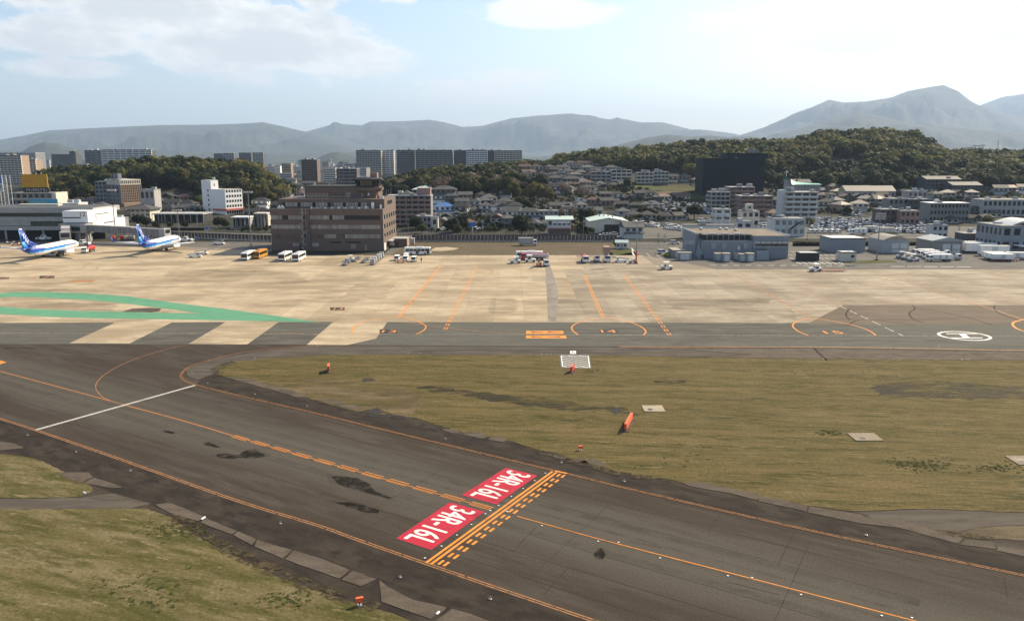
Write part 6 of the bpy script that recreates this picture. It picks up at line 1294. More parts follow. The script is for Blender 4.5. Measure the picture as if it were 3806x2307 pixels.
# right-hand yard sheds
def shed(px0, px1, y, h, depth, m, label, kind='flat', doors=0, rm=None):
    a, b = G(px0, y), G(px1, y); w = b.x - a.x; t = thing('garage', label, 'garage', (a.x, a.y, 0), 0)
    box(t, 'wall', m, 0, w, 0, depth, 0, h)
    if kind == 'flat': box(t, 'parapet', M_DARK, -.12, w + .12, -.12, depth + .12, h, h + .3); box(t, 'roof', M_PALE, .4, w - .4, .4, depth - .4, h + .3, h + .34)
    if kind == 'barrel':
        n = 10; prof = [(w * i / n, h + math.sin(math.pi * i / n) * 1.7) for i in range(n + 1)]
        prism(t, 'roof', rm or M_ROOFT, prof, -.3, depth + .3)
        for k in range(5): prism(t, 'roof_rib', M_PALE, [(w * i / n, h + math.sin(math.pi * i / n) * 1.72 + .05) for i in range(n + 1)] + [(w * i / n, h + math.sin(math.pi * i / n) * 1.7 - .05) for i in range(n, -1, -1)], depth * k / 5, depth * k / 5 + .2)
    if kind == 'gable': hip(t, rm or M_BLUEG2, 0, w, 0, depth, h + .02, 1.5, .4, gable=True); 
    for k in range(doors):
        x = w * (.35 + .32 * k) if doors == 2 else w * .3
        box(t, 'roller_door', M_PALE, x, x + w * .26, -.08, 0, .1, h * .74); box(t, 'door_rail', M_DARK, x, x + w * .26, -.1, -.08, h * .3, h * .33)
    return t
shed(3086, 3214, 938, 5.6, 12, M_BLUEG, 'plain grey flat-roofed garage right of the hangar'); shed(3278, 3376, 940, 5.3, 13, M_BLUEG2, 'barrel-roofed grey garage with two roller doors', 'barrel', 2); shed(3462, 3574, 942, 5.2, 13, M_GWALL, 'gabled grey garage with two roller doors at the right', 'gable', 2)
t = shed(2972, 3044, 970, 2.8, 4.5, M_DARK, 'small black flat-roofed cabin beside the hatched bays'); box(t, 'window', M_GLASS, 3.2, 7.0, -.06, 0, 1.0, 2.2)
t = shed(3124, 3182, 971, 3.2, 4.5, M_CREAM, 'small cream hut with brown roof near the floodlight mast'); box(t, 'window', M_GLASS, 3.8, 5.0, -.06, 0, 1.4, 2.4); cyl(t, 'roof_vent', M_WHITE, (3.6, 2, 3.5), (3.6, 2, 3.9), .35, .2, 10)
t, w, h = block(318, 3716, 3900, 842, 18, M_BLUEG, 'blue-grey station building with arched roof at the right edge', rows=2, cols=5, base=0, side='l'); prism(t, 'arched_roof', M_PALE, [(w * .25 + w * .08 * i, h + .4 + 2.2 * math.sin(math.pi * i / 10)) for i in range(11)] + [(w * .25 + w * .08 * i, h + .1 + 2.0 * math.sin(math.pi * i / 10)) for i in range(10, -1, -1)], 2, 16); box(t, 'porch_roof', M_WHITE, w * .25, w, -6, -.1, 3.3, 3.6)
for i in range(3): cyl(t, 'porch_post', M_LWALL, (w * (.3 + .25 * i), -5.6, 0), (w * (.3 + .25 * i), -5.6, 3.3), .12)
block(352, 3582, 3664, 870, 8, M_DGREY, 'dark two-storey building behind the row of white trailers', rows=2, cols=4, base=0); block(372, 3462, 3520, 838, 6, M_PALE, 'small white two-storey site office in the right car park', rows=2, cols=3, base=0)
# right background flats and halls
block(468, 3452, 3596, 756, 12, M_GWALL, 'long grey three-storey flats with white roof edge at the right', rows=3, cols=11, roof=M_WHITE); block(500, 3648, 3860, 744, 14, M_LWALL, 'long pale two-storey building at the right edge', rows=2, cols=12)
for D, a, b, y, l in [(640, 3435, 3560, 668, 'left'), (625, 3535, 3640, 690, 'right')]:
    t, w, h = block(D, a, b, y, 16, M_DGREY, '%s wing of the dark slate school-like building under the wooded hill' % l, rows=4, cols=8); hip(t, M_ROOFG, 0, w, 0, 16, h + .36, 2.5, .8, gable=True)
for D, a, b, l in [(600, 3140, 3240, 'left'), (612, 3244, 3322, 'right')]:
    t, w, h = block(D, a, b, 712, 14, M_LWALL, '%s white gabled hall with pale roof below the wooded hill' % l, rows=1, cols=5); hip(t, M_ROOFT, 0, w, 0, 14, h + .36, 4.0, .6, gable=True)
for D, a, b, y, m, l in [(530, 3300, 3370, 740, M_GWALL, 'grey office with flat roof, left of the black cube building'), (528, 3372, 3450, 742, M_DGREY, 'black cube-like office behind the packed car park'), (455, 3268, 3345, 780, M_DGREY, 'dark restaurant building with lettered wall behind the car park'), (450, 3345, 3415, 785, M_PINK, 'brown shop with bright roof edge behind the car park'), (570, 3370, 3440, 712, M_LWALL, 'low white flat building above the black cube office')]:
    block(D, a, b, y, 10, m, l, rows=2, cols=4)
for D, a, b, y, m, l in [(560, 2375, 2470, 760, M_CREAM, 'white hall with pale roof left of the sloping car park'), (545, 2455, 2515, 778, M_TAN, 'buff workshop left of the sloping car park'), (600, 2335, 2430, 738, M_PINK, 'brown-red gabled hall above the parked cars'), (590, 2430, 2460, 732, M_DGREY, 'small black cube house beside the brown-red hall'), (520, 2140, 2178, 748, M_PALE, 'pale blue narrow three-storey house among blossom trees'), (500, 2090, 2130, 768, M_CREAM, 'cream house with mono-pitch roof behind the wine shop'), (470, 2003, 2075, 785, M_LWALL, 'grey house with brown flank left of the wine shop')]:
    t, w, h = block(D, a, b, y, 9, m, l, rows=2, cols=4)
for D, a, b, y, m, l in [(700, 2365, 2425, 643, M_CREAM, 'cream flats, first from the left of the row above the playing field'), (705, 2428, 2482, 640, M_PALE, 'mint-white flats, second of the row above the playing field'), (690, 2195, 2270, 640, M_LWALL, 'grey flats with dark bays left above the playing field'), (690, 2270, 2345, 633, M_CREAM, 'long cream flats in the row left of the playing field'), (700, 2050, 2100, 643, M_PALE, 'pale flats on the hillside right of the middle wood'), (660, 2025, 2070, 655, M_LWALL, 'grey flats with stair on the hillside right of the middle wood')]:
    balcony_block(D, a, b, y, 11, M_GWALL, m, l, 3, 4, fh=3.0)
# ------------------------------------------------------------------ rows of houses
WALLS = [(M_CREAM, 'cream'), (M_LWALL, 'pale grey'), (M_TAN, 'tan'), (M_GWALL, 'grey'), (M_WHITE, 'bright white'), (M_PALE, 'whitish')]
ROOFS = [(M_ROOFD, 'dark tiled'), (M_ROOFD, 'charcoal'), (M_ROOFG, 'grey tiled'), (M_ROOFD, 'dark grey'), (M_ROOFD, 'black tiled'), (M_ROOFG, 'slate grey'), (M_ROOFR, 'red-brown')]
def house_row(x0, x1, y, n, where, wpx=None, roofs=None, jit=5, st=None, ymin=None):
    rnd = random.Random(int(x0 * 7 + y * 13))
    for i in range(n):
        px = x0 + (x1 - x0) * (i + .5) / n + rnd.uniform(-jit, jit); p = T(px, y + rnd.uniform(-4, 4)); D = p.y
        w = (x1 - x0) / n * .95 / F * D * 1.02; w = max(6.5, min(15, w)) * rnd.uniform(.85, 1.15)
        wl, wn = rnd.choice(WALLS); rf, rn = rnd.choice(roofs or ROOFS); s = st or rnd.choice((1, 2, 2)); gb = rnd.random() < .45
        wh = where.replace('in the ', '', 1).replace(' the ', ' ').replace('the ', '').replace('green-roofed flats', 'green-roofed flats').replace('with bright roof edges ', '').replace('directly ', '').replace('pair at left shoulder of', 'pair left of')
        lb = '%s house with %s %s, %s from left, %s' % (wn, rn.replace(' tiled', '-tiled').replace('slate grey', 'slate').replace('dark grey', 'dark'), 'gable' if gb else 'roof', ords[i], wh)
        house(p, w, rnd.uniform(7, 10), s, R(rnd.choice((-14, -6, 0, 8, 20, 4))), wl, rf, lb, gb, 'houses ' + where)
house_row(300, 400, 776, 2, 'in the pair behind the terminal roof'); house_row(560, 720, 768, 3, 'in the dark-roofed row right of the tan hotel', roofs=[(M_ROOFD, 'dark tiled')], st=1); house_row(540, 700, 748, 3, 'in the upper row below the left wood', roofs=[(M_ROOFD, 'black tiled'), (M_ROOFR, 'red-brown')], st=1); house_row(575, 720, 788, 2, 'in the low row behind the long hall', st=1)
house_row(908, 1050, 800, 3, 'between the white hotel and the control building'); house_row(930, 1060, 772, 2, 'above the cream shop left of the control building', roofs=[(M_ROOFD, 'dark tiled')]); house_row(1030, 1130, 742, 2, 'in the pair at the left shoulder of the control building')
house_row(1060, 1320, 720, 5, 'in the lowest row behind the control building roof'); house_row(1070, 1330, 700, 5, 'in the second row behind the control building roof'); house_row(1060, 1340, 680, 6, 'in the third row behind the control building roof'); house_row(1050, 1350, 662, 7, 'in the fourth row behind the control building roof'); house_row(1055, 1330, 645, 7, 'in the fifth, farthest row behind the control building roof')
house(T(1655, 800), 13, 9, 2, R(15), M_WHITE, M_ROOFB, 'white house with a bright blue roof behind the fence')
house_row(1600, 1760, 756, 3, 'in the upper row below the green-roofed flats', roofs=[(M_ROOFG, 'grey tiled')], st=2); house_row(1690, 1880, 776, 4, 'in the middle row right of the blue roof'); house_row(1690, 1990, 797, 6, 'in the row right of the blue roof'); house_row(1640, 1760, 818, 3, 'in the row below the blue roof', st=1); house_row(1800, 2000, 820, 3, 'in the row left of the wine shop'); house_row(1830, 1910, 845, 2, 'in the pair behind the filling station')
house_row(1790, 1960, 760, 3, 'in the row with bright roof edges under the middle wood'); house_row(1940, 2110, 712, 3, 'in the row below the blossom trees'); house_row(1930, 2200, 690, 5, 'in the fifth row down the hillside'); house_row(1930, 2210, 672, 6, 'in the fourth row down the hillside'); house_row(1940, 2340, 656, 8, 'in the third row down the hillside'); house_row(1930, 2300, 642, 8, 'in the second row down the hillside'); house_row(1930, 2270, 629, 8, 'in the top row of the hillside'); house_row(1935, 2200, 616, 6, 'on the hillside crest')
house_row(2110, 2350, 700, 5, 'in the row left of the playing field'); house_row(2230, 2400, 748, 4, 'in the row above the warehouse'); house_row(2180, 2330, 772, 3, 'directly above the mint warehouse roof'); house_row(2300, 2440, 800, 3, 'right of the mint warehouse', st=1); house_row(2330, 2560, 818, 4, 'in the low row above the car dealer lot', st=1); house_row(2480, 2600, 680, 3, 'in the row above the playing field, right part')
house_row(2870, 2960, 770, 2, 'between the stepped apartments and the mansion block'); house_row(3040, 3130, 720, 2, 'below the church'); house_row(2980, 3150, 735, 3, 'in the buff-roofed row behind the mansion block', roofs=[(M_ROOFT, 'buff')]); house_row(3110, 3220, 790, 2, 'in the pair with buff roofs right of the mansion block', roofs=[(M_ROOFT, 'buff')], st=2); house_row(3210, 3300, 770, 2, 'in the second pair with buff roofs', roofs=[(M_ROOFT, 'buff')], st=2)
house_row(3050, 3200, 690, 4, 'in the row right of the church', roofs=[(M_ROOFT, 'buff'), (M_ROOFG, 'grey tiled')]); house_row(3460, 3640, 745, 4, 'in the row above the long grey flats', roofs=[(M_ROOFT, 'buff'), (M_ROOFD, 'dark tiled')]); house_row(3600, 3720, 805, 3, 'in the row below the long pale building'); house_row(3700, 3830, 800, 3, 'in the row at the right edge'); house_row(3640, 3820, 700, 4, 'on the right-hand wooded slope'); house_row(3400, 3480, 800, 2, 'behind the dark restaurant building', st=1); house_row(2870, 3010, 700, 3, 'left of the church')

house_row(1610, 1900, 842, 5, 'in the row along the road behind the fence', st=1); house_row(1960, 2040, 850, 2, 'in the pair left of the wine shop', st=1); house_row(2040, 2240, 795, 4, 'in the row behind the wine shop'); house_row(2040, 2260, 722, 5, 'in the sixth row down the hillside'); house_row(2200, 2460, 776, 4, 'in the row below the brown-red hall', st=1); house_row(2380, 2560, 742, 3, 'in the row at the foot of the playing field', roofs=[(M_ROOFD, 'dark tiled'), (M_ROOFR, 'red-brown')])
house_row(2860, 2990, 805, 3, 'in the row before the mansion block', st=1); house_row(3040, 3140, 775, 2, 'in the pair right of the mansion block'); house_row(3220, 3330, 748, 3, 'in the row below the white gabled halls', roofs=[(M_ROOFD, 'dark tiled'), (M_ROOFT, 'buff')]); house_row(3330, 3480, 728, 4, 'in the row before the dark school'); house_row(3520, 3700, 828, 4, 'in the low row right of the car park', st=1); house_row(3640, 3830, 775, 4, 'in the row below the long pale building, right'); house_row(3600, 3830, 722, 5, 'in the row above the long pale building'); house_row(1780, 1900, 735, 3, 'in the upper row under the middle wood', roofs=[(M_ROOFD, 'dark tiled')])
tm = thing('temple', 'temple with mint copper hip roof among golden trees', 'temple', T(1944, 722), 0); box(tm, 'wall', M_BRICK, -6, 6, 0, 9, -2, 3.4); hip(tm, M_ROOFP, -6, 6, 0, 9, 3.4, 3.6, 2.2); box(tm, 'door', M_DARK, -1.2, 1.2, -.06, 0, 0, 2.4)
for k in range(5): cyl(tm, 'column', M_BARK, (-5.6 + k * 2.8, -1.2, -1), (-5.6 + k * 2.8, -1.2, 3.3), .2)

house_row(3130, 3330, 760, 5, 'in the row under the white gabled halls, lower'); house_row(3330, 3460, 764, 4, 'in the row behind the black cube office'); house_row(3040, 3140, 750, 3, 'in the row right of the church, lower', roofs=[(M_ROOFT, 'buff'), (M_ROOFD, 'dark tiled')])
# ------------------------------------------------------------------ far apartment blocks and the hazy city
balcony_block(1270, 1327, 1418, 559, 16, M_GWALL, M_LWALL, 'tall grey twelve-storey block, leftmost of the far apartment row', 13, 9, side='r', sidecol=M_CREAM, vert=False, base=4)
balcony_block(1290, 1420, 1466, 560, 14, M_LWALL, M_WHITE, 'narrow block with bright balconies beside the tall grey far block', 12, 3, base=4)
balcony_block(1230, 1477, 1544, 558, 18, M_DGREY, M_GWALL, 'dark block with two pale piers in the far apartment row', 12, 3, base=4)
balcony_block(1210, 1547, 1682, 558, 16, M_DGREY, M_GWALL, 'wide dark grey block with gridded balconies in the far apartment row', 11, 8, base=4)
block(1220, 1688, 1734, 559, 16, M_DGREY, 'blank dark end wall block in the far apartment row', 'apartment block', rows=0, cols=0, base=4)
balcony_block(1215, 1735, 1812, 558, 16, M_DGREY, M_WHITE, 'cream gridded block, rails painted sunlit white, in the far apartment row', 11, 8, base=4)  # sunlight put into the colour: cream rails painted white
block(1240, 1812, 1838, 560, 14, M_DGREY, 'dark stair block between the cream far blocks', 'apartment block', rows=0, cols=0, base=4)
balcony_block(1235, 1838, 1940, 560, 16, M_DGREY, M_CREAM, 'tan gridded block at the right end of the far apartment row', 9, 9, base=6)
balcony_block(700, 1255, 1330, 628, 14, M_DGREY, M_GWALL, 'grey apartment block with pale piers directly behind the control cab', 10, 3, side='l', sidecol=M_LWALL)
balcony_block(1000, 1125, 1182, 594, 16, M_BRICK, M_BRICK, 'brown ten-storey block behind the left shoulder of the control building', 9, 4, base=3)
balcony_block(1400, 386, 572, 557, 18, M_DGREY, M_WHITE, 'long white gridded block on the skyline above the left wood', 12, 8, base=4); balcony_block(1420, 325, 386, 559, 18, M_DGREY, M_GWALL, 'dark stepped block joined to the long white block on the skyline', 12, 3, base=4)  # long block: rails whitened so its shaded front looks sunlit
block(1500, 200, 290, 574, 20, M_DGREY, 'dark brown housing block left of the long white skyline block', rows=0, cols=0, base=4); block(1480, 268, 290, 563, 10, M_DGREY, 'dark lift tower on the brown housing block', rows=0, cols=0, base=4)
balcony_block(1050, 10, 90, 578, 18, M_TAN, M_CREAM, 'tan housing tower at the far left above the billboards', 12, 6, base=4); balcony_block(1100, 92, 142, 595, 16, M_TAN, M_CREAM, 'shorter tan housing block beside the tan tower at the far left', 10, 4, base=4); block(1900, -40, 140, 568, 40, M_GWALL, 'long white factory hall on the far left skyline', rows=0, cols=0, base=4, roof=M_WHITE)
block(1700, 800, 835, 571, 16, M_DGREY, 'dark slab block on the skyline at the right end of the left wood', rows=0, cols=0, base=4); balcony_block(1700, 836, 875, 570, 14, M_DGREY, M_LWALL, 'pale gridded block at the right end of the left wood', 12, 4, base=4); block(1800, 893, 938, 568, 18, M_DGREY, 'dark cube on the skyline right of the left wood', rows=0, cols=0, base=4); balcony_block(1780, 944, 983, 568, 16, M_DGREY, M_LWALL, 'white gridded cube on the skyline right of the left wood', 12, 4, base=4)
rc = random.Random(5)
for i in range(170):
    D = rc.uniform(1150, 4200); px = rc.choice((rc.uniform(640, 1420), rc.uniform(900, 1340), rc.uniform(-60, 330))); x = XD(px, D); h = rc.choice((6, 8, 9, 12, 15, 22, 30)) * rc.uniform(.8, 1.2); w = rc.uniform(9, 32)
    if h > 18: w = rc.uniform(12, 22)
    m = rc.choice((M_LWALL, M_CREAM, M_PALE, M_GWALL, M_TAN, M_DGREY, M_WHITE)); z = TH(x, D)
    near = 'nearer half' if D < 2300 else 'hazy far half'
    sz = 'tower' if h > 18 else 'block'
    t = thing('city_building', 'small %s %s in the %s of city, %s' % (m.name.split('_')[0] if m not in (M_DGREY, M_PALE, M_LWALL) else {M_DGREY: 'dark', M_PALE: 'bluish', M_LWALL: 'light grey'}[m], 'apartment ' + sz if h > 18 else 'low ' + sz, near, 'behind control building' if px > 500 else 'far left'), 'building', (x, D, z), R(rc.uniform(-30, 30)), 'small buildings of the distant city')
    dp = rc.uniform(9, 16); box(t, 'wall', m, 0, w, 0, dp, -1, h); box(t, 'roof', rc.choice((M_GWALL, M_DGREY, M_ROOFT, M_LWALL)), -.2, w + .2, -.2, dp + .2, h, h + .5)
    for k in range(int(h / 3.2)): box(t, 'window_band', M_GLASS, .8, w - .8, -.1, .02, k * 3.2 + 1.1, k * 3.2 + 2.3)
# ------------------------------------------------------------------ mountains
M_FOREST = ground_mat('mountain_forest', [(.040, .050, .032), (.028, .037, .024), (.058, .064, .042)], [0, .004, .012], 0, (1, 1), bump=.0, fine=.02)
def ridge(name, R0, crest, half, seed, rough=1.0):
    R0 *= 1.6; half *= 1.6; xs = []
    for (a, b) in zip(crest, crest[1:]):
        n = max(2, int((b[0] - a[0]) / 7))
        xs += [(a[0] + (b[0] - a[0]) * k / n, a[1] + (b[1] - a[1]) * (k / n)) for k in range(n)]
    xs.append(crest[-1]); nt = 44; vs = []
    for px, py in xs:
        az = math.atan((px - 1903) / F * cp); rr = R0 / math.cos(az)
        zc = CAMH + (590 - py) / F * R0 * 1.0
        zc += (mnoise.noise(Vector((px * .06, seed, 0))) * 3 + mnoise.noise(Vector((px * .2, seed, 2))) * 3 + mnoise.noise(Vector((px * .7, seed, 5))) * 2) * R0 / 9600
        for k in range(nt + 1):
            u = k / nt * 2 - 1; r = rr + u * half; x, y = r * math.sin(az), r * math.cos(az)
            pr = max(0, 1 - abs(u) ** 1.15)
            f = mnoise.fractal(Vector((x * .0008, y * .0008, seed)), .8, 2.1, 7) * (1 - pr) * pr * 4 * .36 * rough
            vs.append((x, y, max(-5, zc * (pr + f)) if k != nt // 2 else zc))
    n = nt + 1; fs = [(i * n + k, i * n + k + 1, (i + 1) * n + k + 1, (i + 1) * n + k) for i in range(len(xs) - 1) for k in range(nt)]
    struct(mobj(name, vs, fs, M_FOREST, smooth=True))
ridge('mountain_range', 8200, [(-900, 575), (-300, 548), (0, 524), (100, 508), (190, 490), (300, 484), (430, 478), (600, 471), (800, 469), (900, 466), (985, 461), (1060, 476), (1130, 492), (1230, 508), (1350, 540), (1500, 580)], 2300, 1)
ridge('mountain_range', 10000, [(900, 560), (1080, 508), (1145, 493), (1250, 466), (1350, 471), (1380, 458), (1500, 457), (1600, 452), (1650, 460), (1720, 477), (1790, 474), (1900, 447), (1990, 438), (2120, 430), (2200, 441), (2260, 452), (2290, 447), (2380, 461), (2460, 461), (2560, 486), (2620, 488), (2720, 500), (2800, 520), (2950, 560)], 2600, 2)
ridge('mountain_range', 9300, [(2560, 570), (2740, 508), (2830, 480), (2900, 450), (3000, 410), (3065, 382), (3120, 392), (3200, 388), (3290, 375), (3350, 352), (3430, 338), (3478, 331), (3530, 350), (3590, 390), (3620, 403), (3700, 428), (3806, 452), (4200, 500), (4700, 560)], 2700, 3)
ridge('mountain_range', 12500, [(3450, 480), (3560, 425), (3620, 402), (3700, 372), (3806, 358), (4000, 350), (4300, 420), (4700, 520)], 2600, 4)
ridge('foothills', 6300, [(2600, 575), (2800, 530), (2900, 505), (3050, 455), (3180, 425), (3260, 440), (3400, 470), (3550, 480), (3806, 500), (4200, 540)], 1500, 5, 1.3)
ridge('foothills', 4600, [(1950, 590), (2080, 575), (2200, 562), (2300, 540), (2400, 515), (2480, 504), (2560, 512), (2640, 507), (2700, 514), (2780, 512), (2860, 520), (3000, 545), (3200, 575)], 900, 6, 1.2)
ridge('foothills', 4200, [(20, 592), (70, 572), (120, 545), (170, 531), (220, 536), (290, 556), (360, 575), (480, 592)], 700, 7, .8); ridge('foothills', 5200, [(-600, 560), (-200, 565), (0, 560), (300, 566), (600, 560), (900, 572), (1200, 575), (1350, 564), (1450, 556), (1550, 570), (1800, 580), (2000, 584)], 900, 8); ridge('foothills', 3300, [(1170, 594), (1215, 572), (1250, 566), (1290, 572), (1330, 592)], 420, 9, .6)
# ------------------------------------------------------------------ trees
def leaf_mat(name, c, v=.3): return mat(name, c, .75, 0, .3, .35, 0, .2, v, True)
L_DARK = leaf_mat('dark_foliage', (.026, .036, .013)); L_OLIVE = leaf_mat('olive_foliage', (.090, .088, .026)); L_GOLD = leaf_mat('golden_foliage', (.140, .122, .036)); L_MID = leaf_mat('mid_foliage', (.050, .060, .019)); L_BLOSS = leaf_mat('bare_blossom', (.20, .145, .115)); L_BRIGHT = leaf_mat('fresh_foliage', (.115, .125, .03))
def crown_mesh(seed, m, n_lobes=16, per=150, sz=.075, flat=1.0, sparse=False):
    """unit crown (radius about 1, standing on z=0): leaf-sized faces on uneven clumps"""
    r = random.Random(seed); vs, fs = [], []
    for L_ in range(n_lobes):
        a = r.uniform(0, 2 * math.pi); e = math.asin(r.uniform(-.25, 1)); rad = r.uniform(.35, .72)
        c = Vector((math.cos(a) * math.cos(e) * rad, math.sin(a) * math.cos(e) * rad, .85 + math.sin(e) * rad * .95 * flat)); lr = r.uniform(.26, .46)
        for k in range(per):
            d = Vector((r.gauss(0, 1), r.gauss(0, 1), r.gauss(.25, 1))).normalized(); p = c + d * lr * (r.uniform(.25, 1.05) if sparse else r.uniform(.72, 1.08)); p.z = max(.12, p.z)
            nn = (d + Vector((r.uniform(-.7, .7), r.uniform(-.7, .7), r.uniform(-.3, .9)))).normalized(); q = nn.orthogonal().normalized(); w = nn.cross(q); s = sz * r.uniform(.6, 1.5); b = len(vs)
            th = r.uniform(0, 6.28); u_ = q * math.cos(th) + w * math.sin(th); v_ = nn.cross(u_)
            vs += [p - u_ * s, p + v_ * s * .55, p + u_ * s, p - v_ * s * .55]; fs.append((b, b + 1, b + 2, b + 3))
    me = bpy.data.meshes.new('crown'); me.from_pydata([tuple(v) for v in vs], [], fs); me.materials.append(m); return me
def trunk_mesh(seed):
    r = random.Random(seed); bm = bmesh.new()
    def limb(p, q, r0, r1):
        d = (q - p); M_ = d.to_track_quat('Z', 'Y').to_matrix().to_4x4(); M_.translation = (p + q) / 2
        bmesh.ops.create_cone(bm, cap_ends=True, segments=6, radius1=r0, radius2=r1, depth=d.length, matrix=M_)
    limb(Vector((0, 0, -.25)), Vector((0, 0, .55)), .075, .05)
    for k in range(5):
        a = k * 1.26 + r.random(); limb(Vector((0, 0, .4 + .03 * k)), Vector((.42 * math.cos(a), .42 * math.sin(a), .85 + r.uniform(0, .35))), .035, .012)
    me = bpy.data.meshes.new('trunk'); bm.to_mesh(me); bm.free(); me.materials.append(M_BARK); return me
TRK = [trunk_mesh(i) for i in range(3)]
CR = {k: [crown_mesh(s * 11 + i, m, 16 if k != 'bloss' else 12, pr, sz, fl, sp) for i in range(4)] for s, (k, m, pr, sz, fl, sp) in enumerate([('dark', L_DARK, 210, .085, 1, False), ('olive', L_OLIVE, 210, .085, 1, False), ('gold', L_GOLD, 210, .085, 1, False), ('mid', L_MID, 210, .085, 1, False), ('bloss', L_BLOSS, 90, .05, 1, True), ('bright', L_BRIGHT, 130, .08, 1, False)])}
def tree(p, rad, kind, label, group=None, hs=1.0, rnd=random):
    t = thing('tree', label, 'tree', (p.x, p.y, p.z), rnd.uniform(0, 6.28), group); t.scale = (rad, rad, rad * hs)
    o = link(bpy.data.objects.new('crown', rnd.choice(CR[kind])), t); o.rotation_euler = (0, 0, rnd.uniform(0, 6.28)); link(bpy.data.objects.new('trunk', rnd.choice(TRK)), t); return t
# street and garden trees
for px, py, r_, k, l in [(516, 842, 4.5, 'dark', 'dark tree, left of the cream office with hip roof'), (545, 846, 3.8, 'dark', 'dark tree before the cream office with hip roof'), (580, 852, 2.6, 'mid', 'first small tree along the long hall'), (636, 850, 2.6, 'mid', 'second small tree along the long hall'), (690, 850, 3.0, 'dark', 'third small tree along the long hall'), (745, 760, 4.2, 'bright', 'yellow-green bush left of the white hotel'), (812, 846, 4.0, 'dark', 'dark tree at the foot of the white hotel'), (840, 850, 3.2, 'mid', 'second tree at the foot of the white hotel'), (955, 840, 3.6, 'dark', 'tree right of the filling station canopy'), (1000, 838, 3.6, 'mid', 'tree just left of the control building'),
    (1545, 858, 5.2, 'dark', 'round dark tree before the banded apartment block'), (1567, 868, 3.2, 'olive', 'small brownish tree before the low shop'), (1684, 868, 5.0, 'dark', 'left dark roadside tree behind the fence'), (1718, 862, 6.0, 'dark', 'right dark roadside tree behind the fence'), (1700, 874, 3.0, 'mid', 'small tree under the dark roadside pair'), (1813, 845, 3.2, 'mid', 'slim tree beside the filling station'), (1939, 872, 6.6, 'dark', 'large dark round tree left of the wine shop'), (2180, 848, 7.6, 'dark', 'large dark tree between wine shop and warehouse'), (2060, 868, 3.0, 'olive', 'brown shrub before the wine shop'), (2115, 872, 3.4, 'olive', 'shrub at the right corner of the wine shop'), (2195, 874, 2.6, 'mid', 'small bush before the warehouse'),
    (2130, 812, 5.0, 'bloss', 'pink-brown bare tree behind the wine shop'), (2085, 815, 4.6, 'bloss', 'second pink-brown bare tree behind the wine shop'), (2100, 735, 7, 'bloss', 'pale blossom tree, left of the group above the pale blue house'), (2150, 742, 7, 'bloss', 'pale blossom tree, middle of the group above the pale blue house'), (2185, 748, 6, 'bloss', 'pale blossom tree, right of the group above the pale blue house'), (1985, 742, 8.5, 'gold', 'large golden tree right of the temple roof'), (2030, 748, 7.5, 'gold', 'second golden tree right of the temple roof'), (1880, 730, 9, 'olive', 'broad olive tree left of the temple roof'), (1905, 738, 7.5, 'olive', 'second olive tree left of the temple roof'), (1935, 770, 5, 'mid', 'green tree below the temple'), (1960, 790, 5, 'mid', 'green garden tree below the golden trees'), (1900, 790, 4.4, 'dark', 'dark garden tree in the middle row of houses'),
    (2393, 805, 4.2, 'dark', 'dark clipped tree right of the mint warehouse'), (2418, 808, 3.8, 'dark', 'second clipped tree right of the mint warehouse'), (2580, 815, 6, 'dark', 'round dark tree beside the sloping car park'), (3010, 840, 3.2, 'bright', 'bright yellow-green tree beside the white minibuses'), (3665, 848, 4.6, 'bright', 'bright green tree at the right car park'), (2790, 690, 8, 'mid', 'first of four trees hiding the right foot of the netted building'), (2815, 686, 8.5, 'olive', 'second of four trees hiding the right foot of the netted building'), (2840, 690, 8, 'mid', 'third of four trees hiding the right foot of the netted building'), (2862, 682, 8, 'dark', 'last of four trees hiding the right foot of the netted building'), (2760, 685, 8, 'mid', 'tree at the foot of the netted building'), (2720, 690, 7, 'dark', 'dark tree right below the netted building'), (2865, 690, 6, 'mid', 'tree on the bank left of the church'), (3330, 725, 9, 'dark', 'dark round tree below the right wooded hill'), (3395, 700, 9, 'dark', 'second dark tree below the right wooded hill'), (2910, 715, 5, 'dark', 'dark tree at the church wall'), (1840, 790, 4, 'mid', 'garden tree right of the brown gable'), (2240, 740, 5, 'olive', 'brownish tree in the row above the warehouse'), (2330, 700, 5, 'mid', 'lone tree at the edge of the playing field'), (1660, 855, 2.6, 'mid', 'small roadside tree beside the pole sign'), (3150, 800, 3.5, 'mid', 'tree at the buff-roofed pair'), (3560, 790, 4, 'dark', 'dark tree before the long grey flats')]:
    p = T(px, py); tree(p, r_ * .9, k, l)
# clipped hedges along the yard
def hedge(x0, x1, y, h, label):
    a, b = G(x0, y), G(x1, y); L_ = b.x - a.x; r = random.Random(int(x0)); vs, fs = [], []
    for k in range(int(L_ * 190)):
        p = Vector((r.uniform(0, L_), r.uniform(-.6, .6), r.uniform(.1, h))); s = r.uniform(.08, .2); n = Vector((r.gauss(0, 1), r.gauss(0, 1), r.gauss(0, 1))).normalized(); q = n.orthogonal().normalized() * s; w = n.cross(q); bb = len(vs); vs += [p - q, p + w, p + q, p - w]; fs.append((bb, bb + 1, bb + 2, bb + 3))
    t = thing('hedge', label, 'hedge', (a.x, a.y, 0), 0); mobj('foliage', vs, fs, L_DARK, t); box(t, 'stems', M_BARK, 0, L_, -.25, .25, 0, h * .7)
hedge(2946, 3062, 914, 1.9, 'long clipped hedge behind the hatched parking bays'); hedge(3215, 3262, 914, 1.9, 'short clipped hedge left of the barrel-roofed garage'); hedge(3380, 3440, 912, 1.5, 'low clipped hedge between the two right garages'); hedge(430, 760, 856, 1.4, 'long dark roadside hedge behind the left fence')
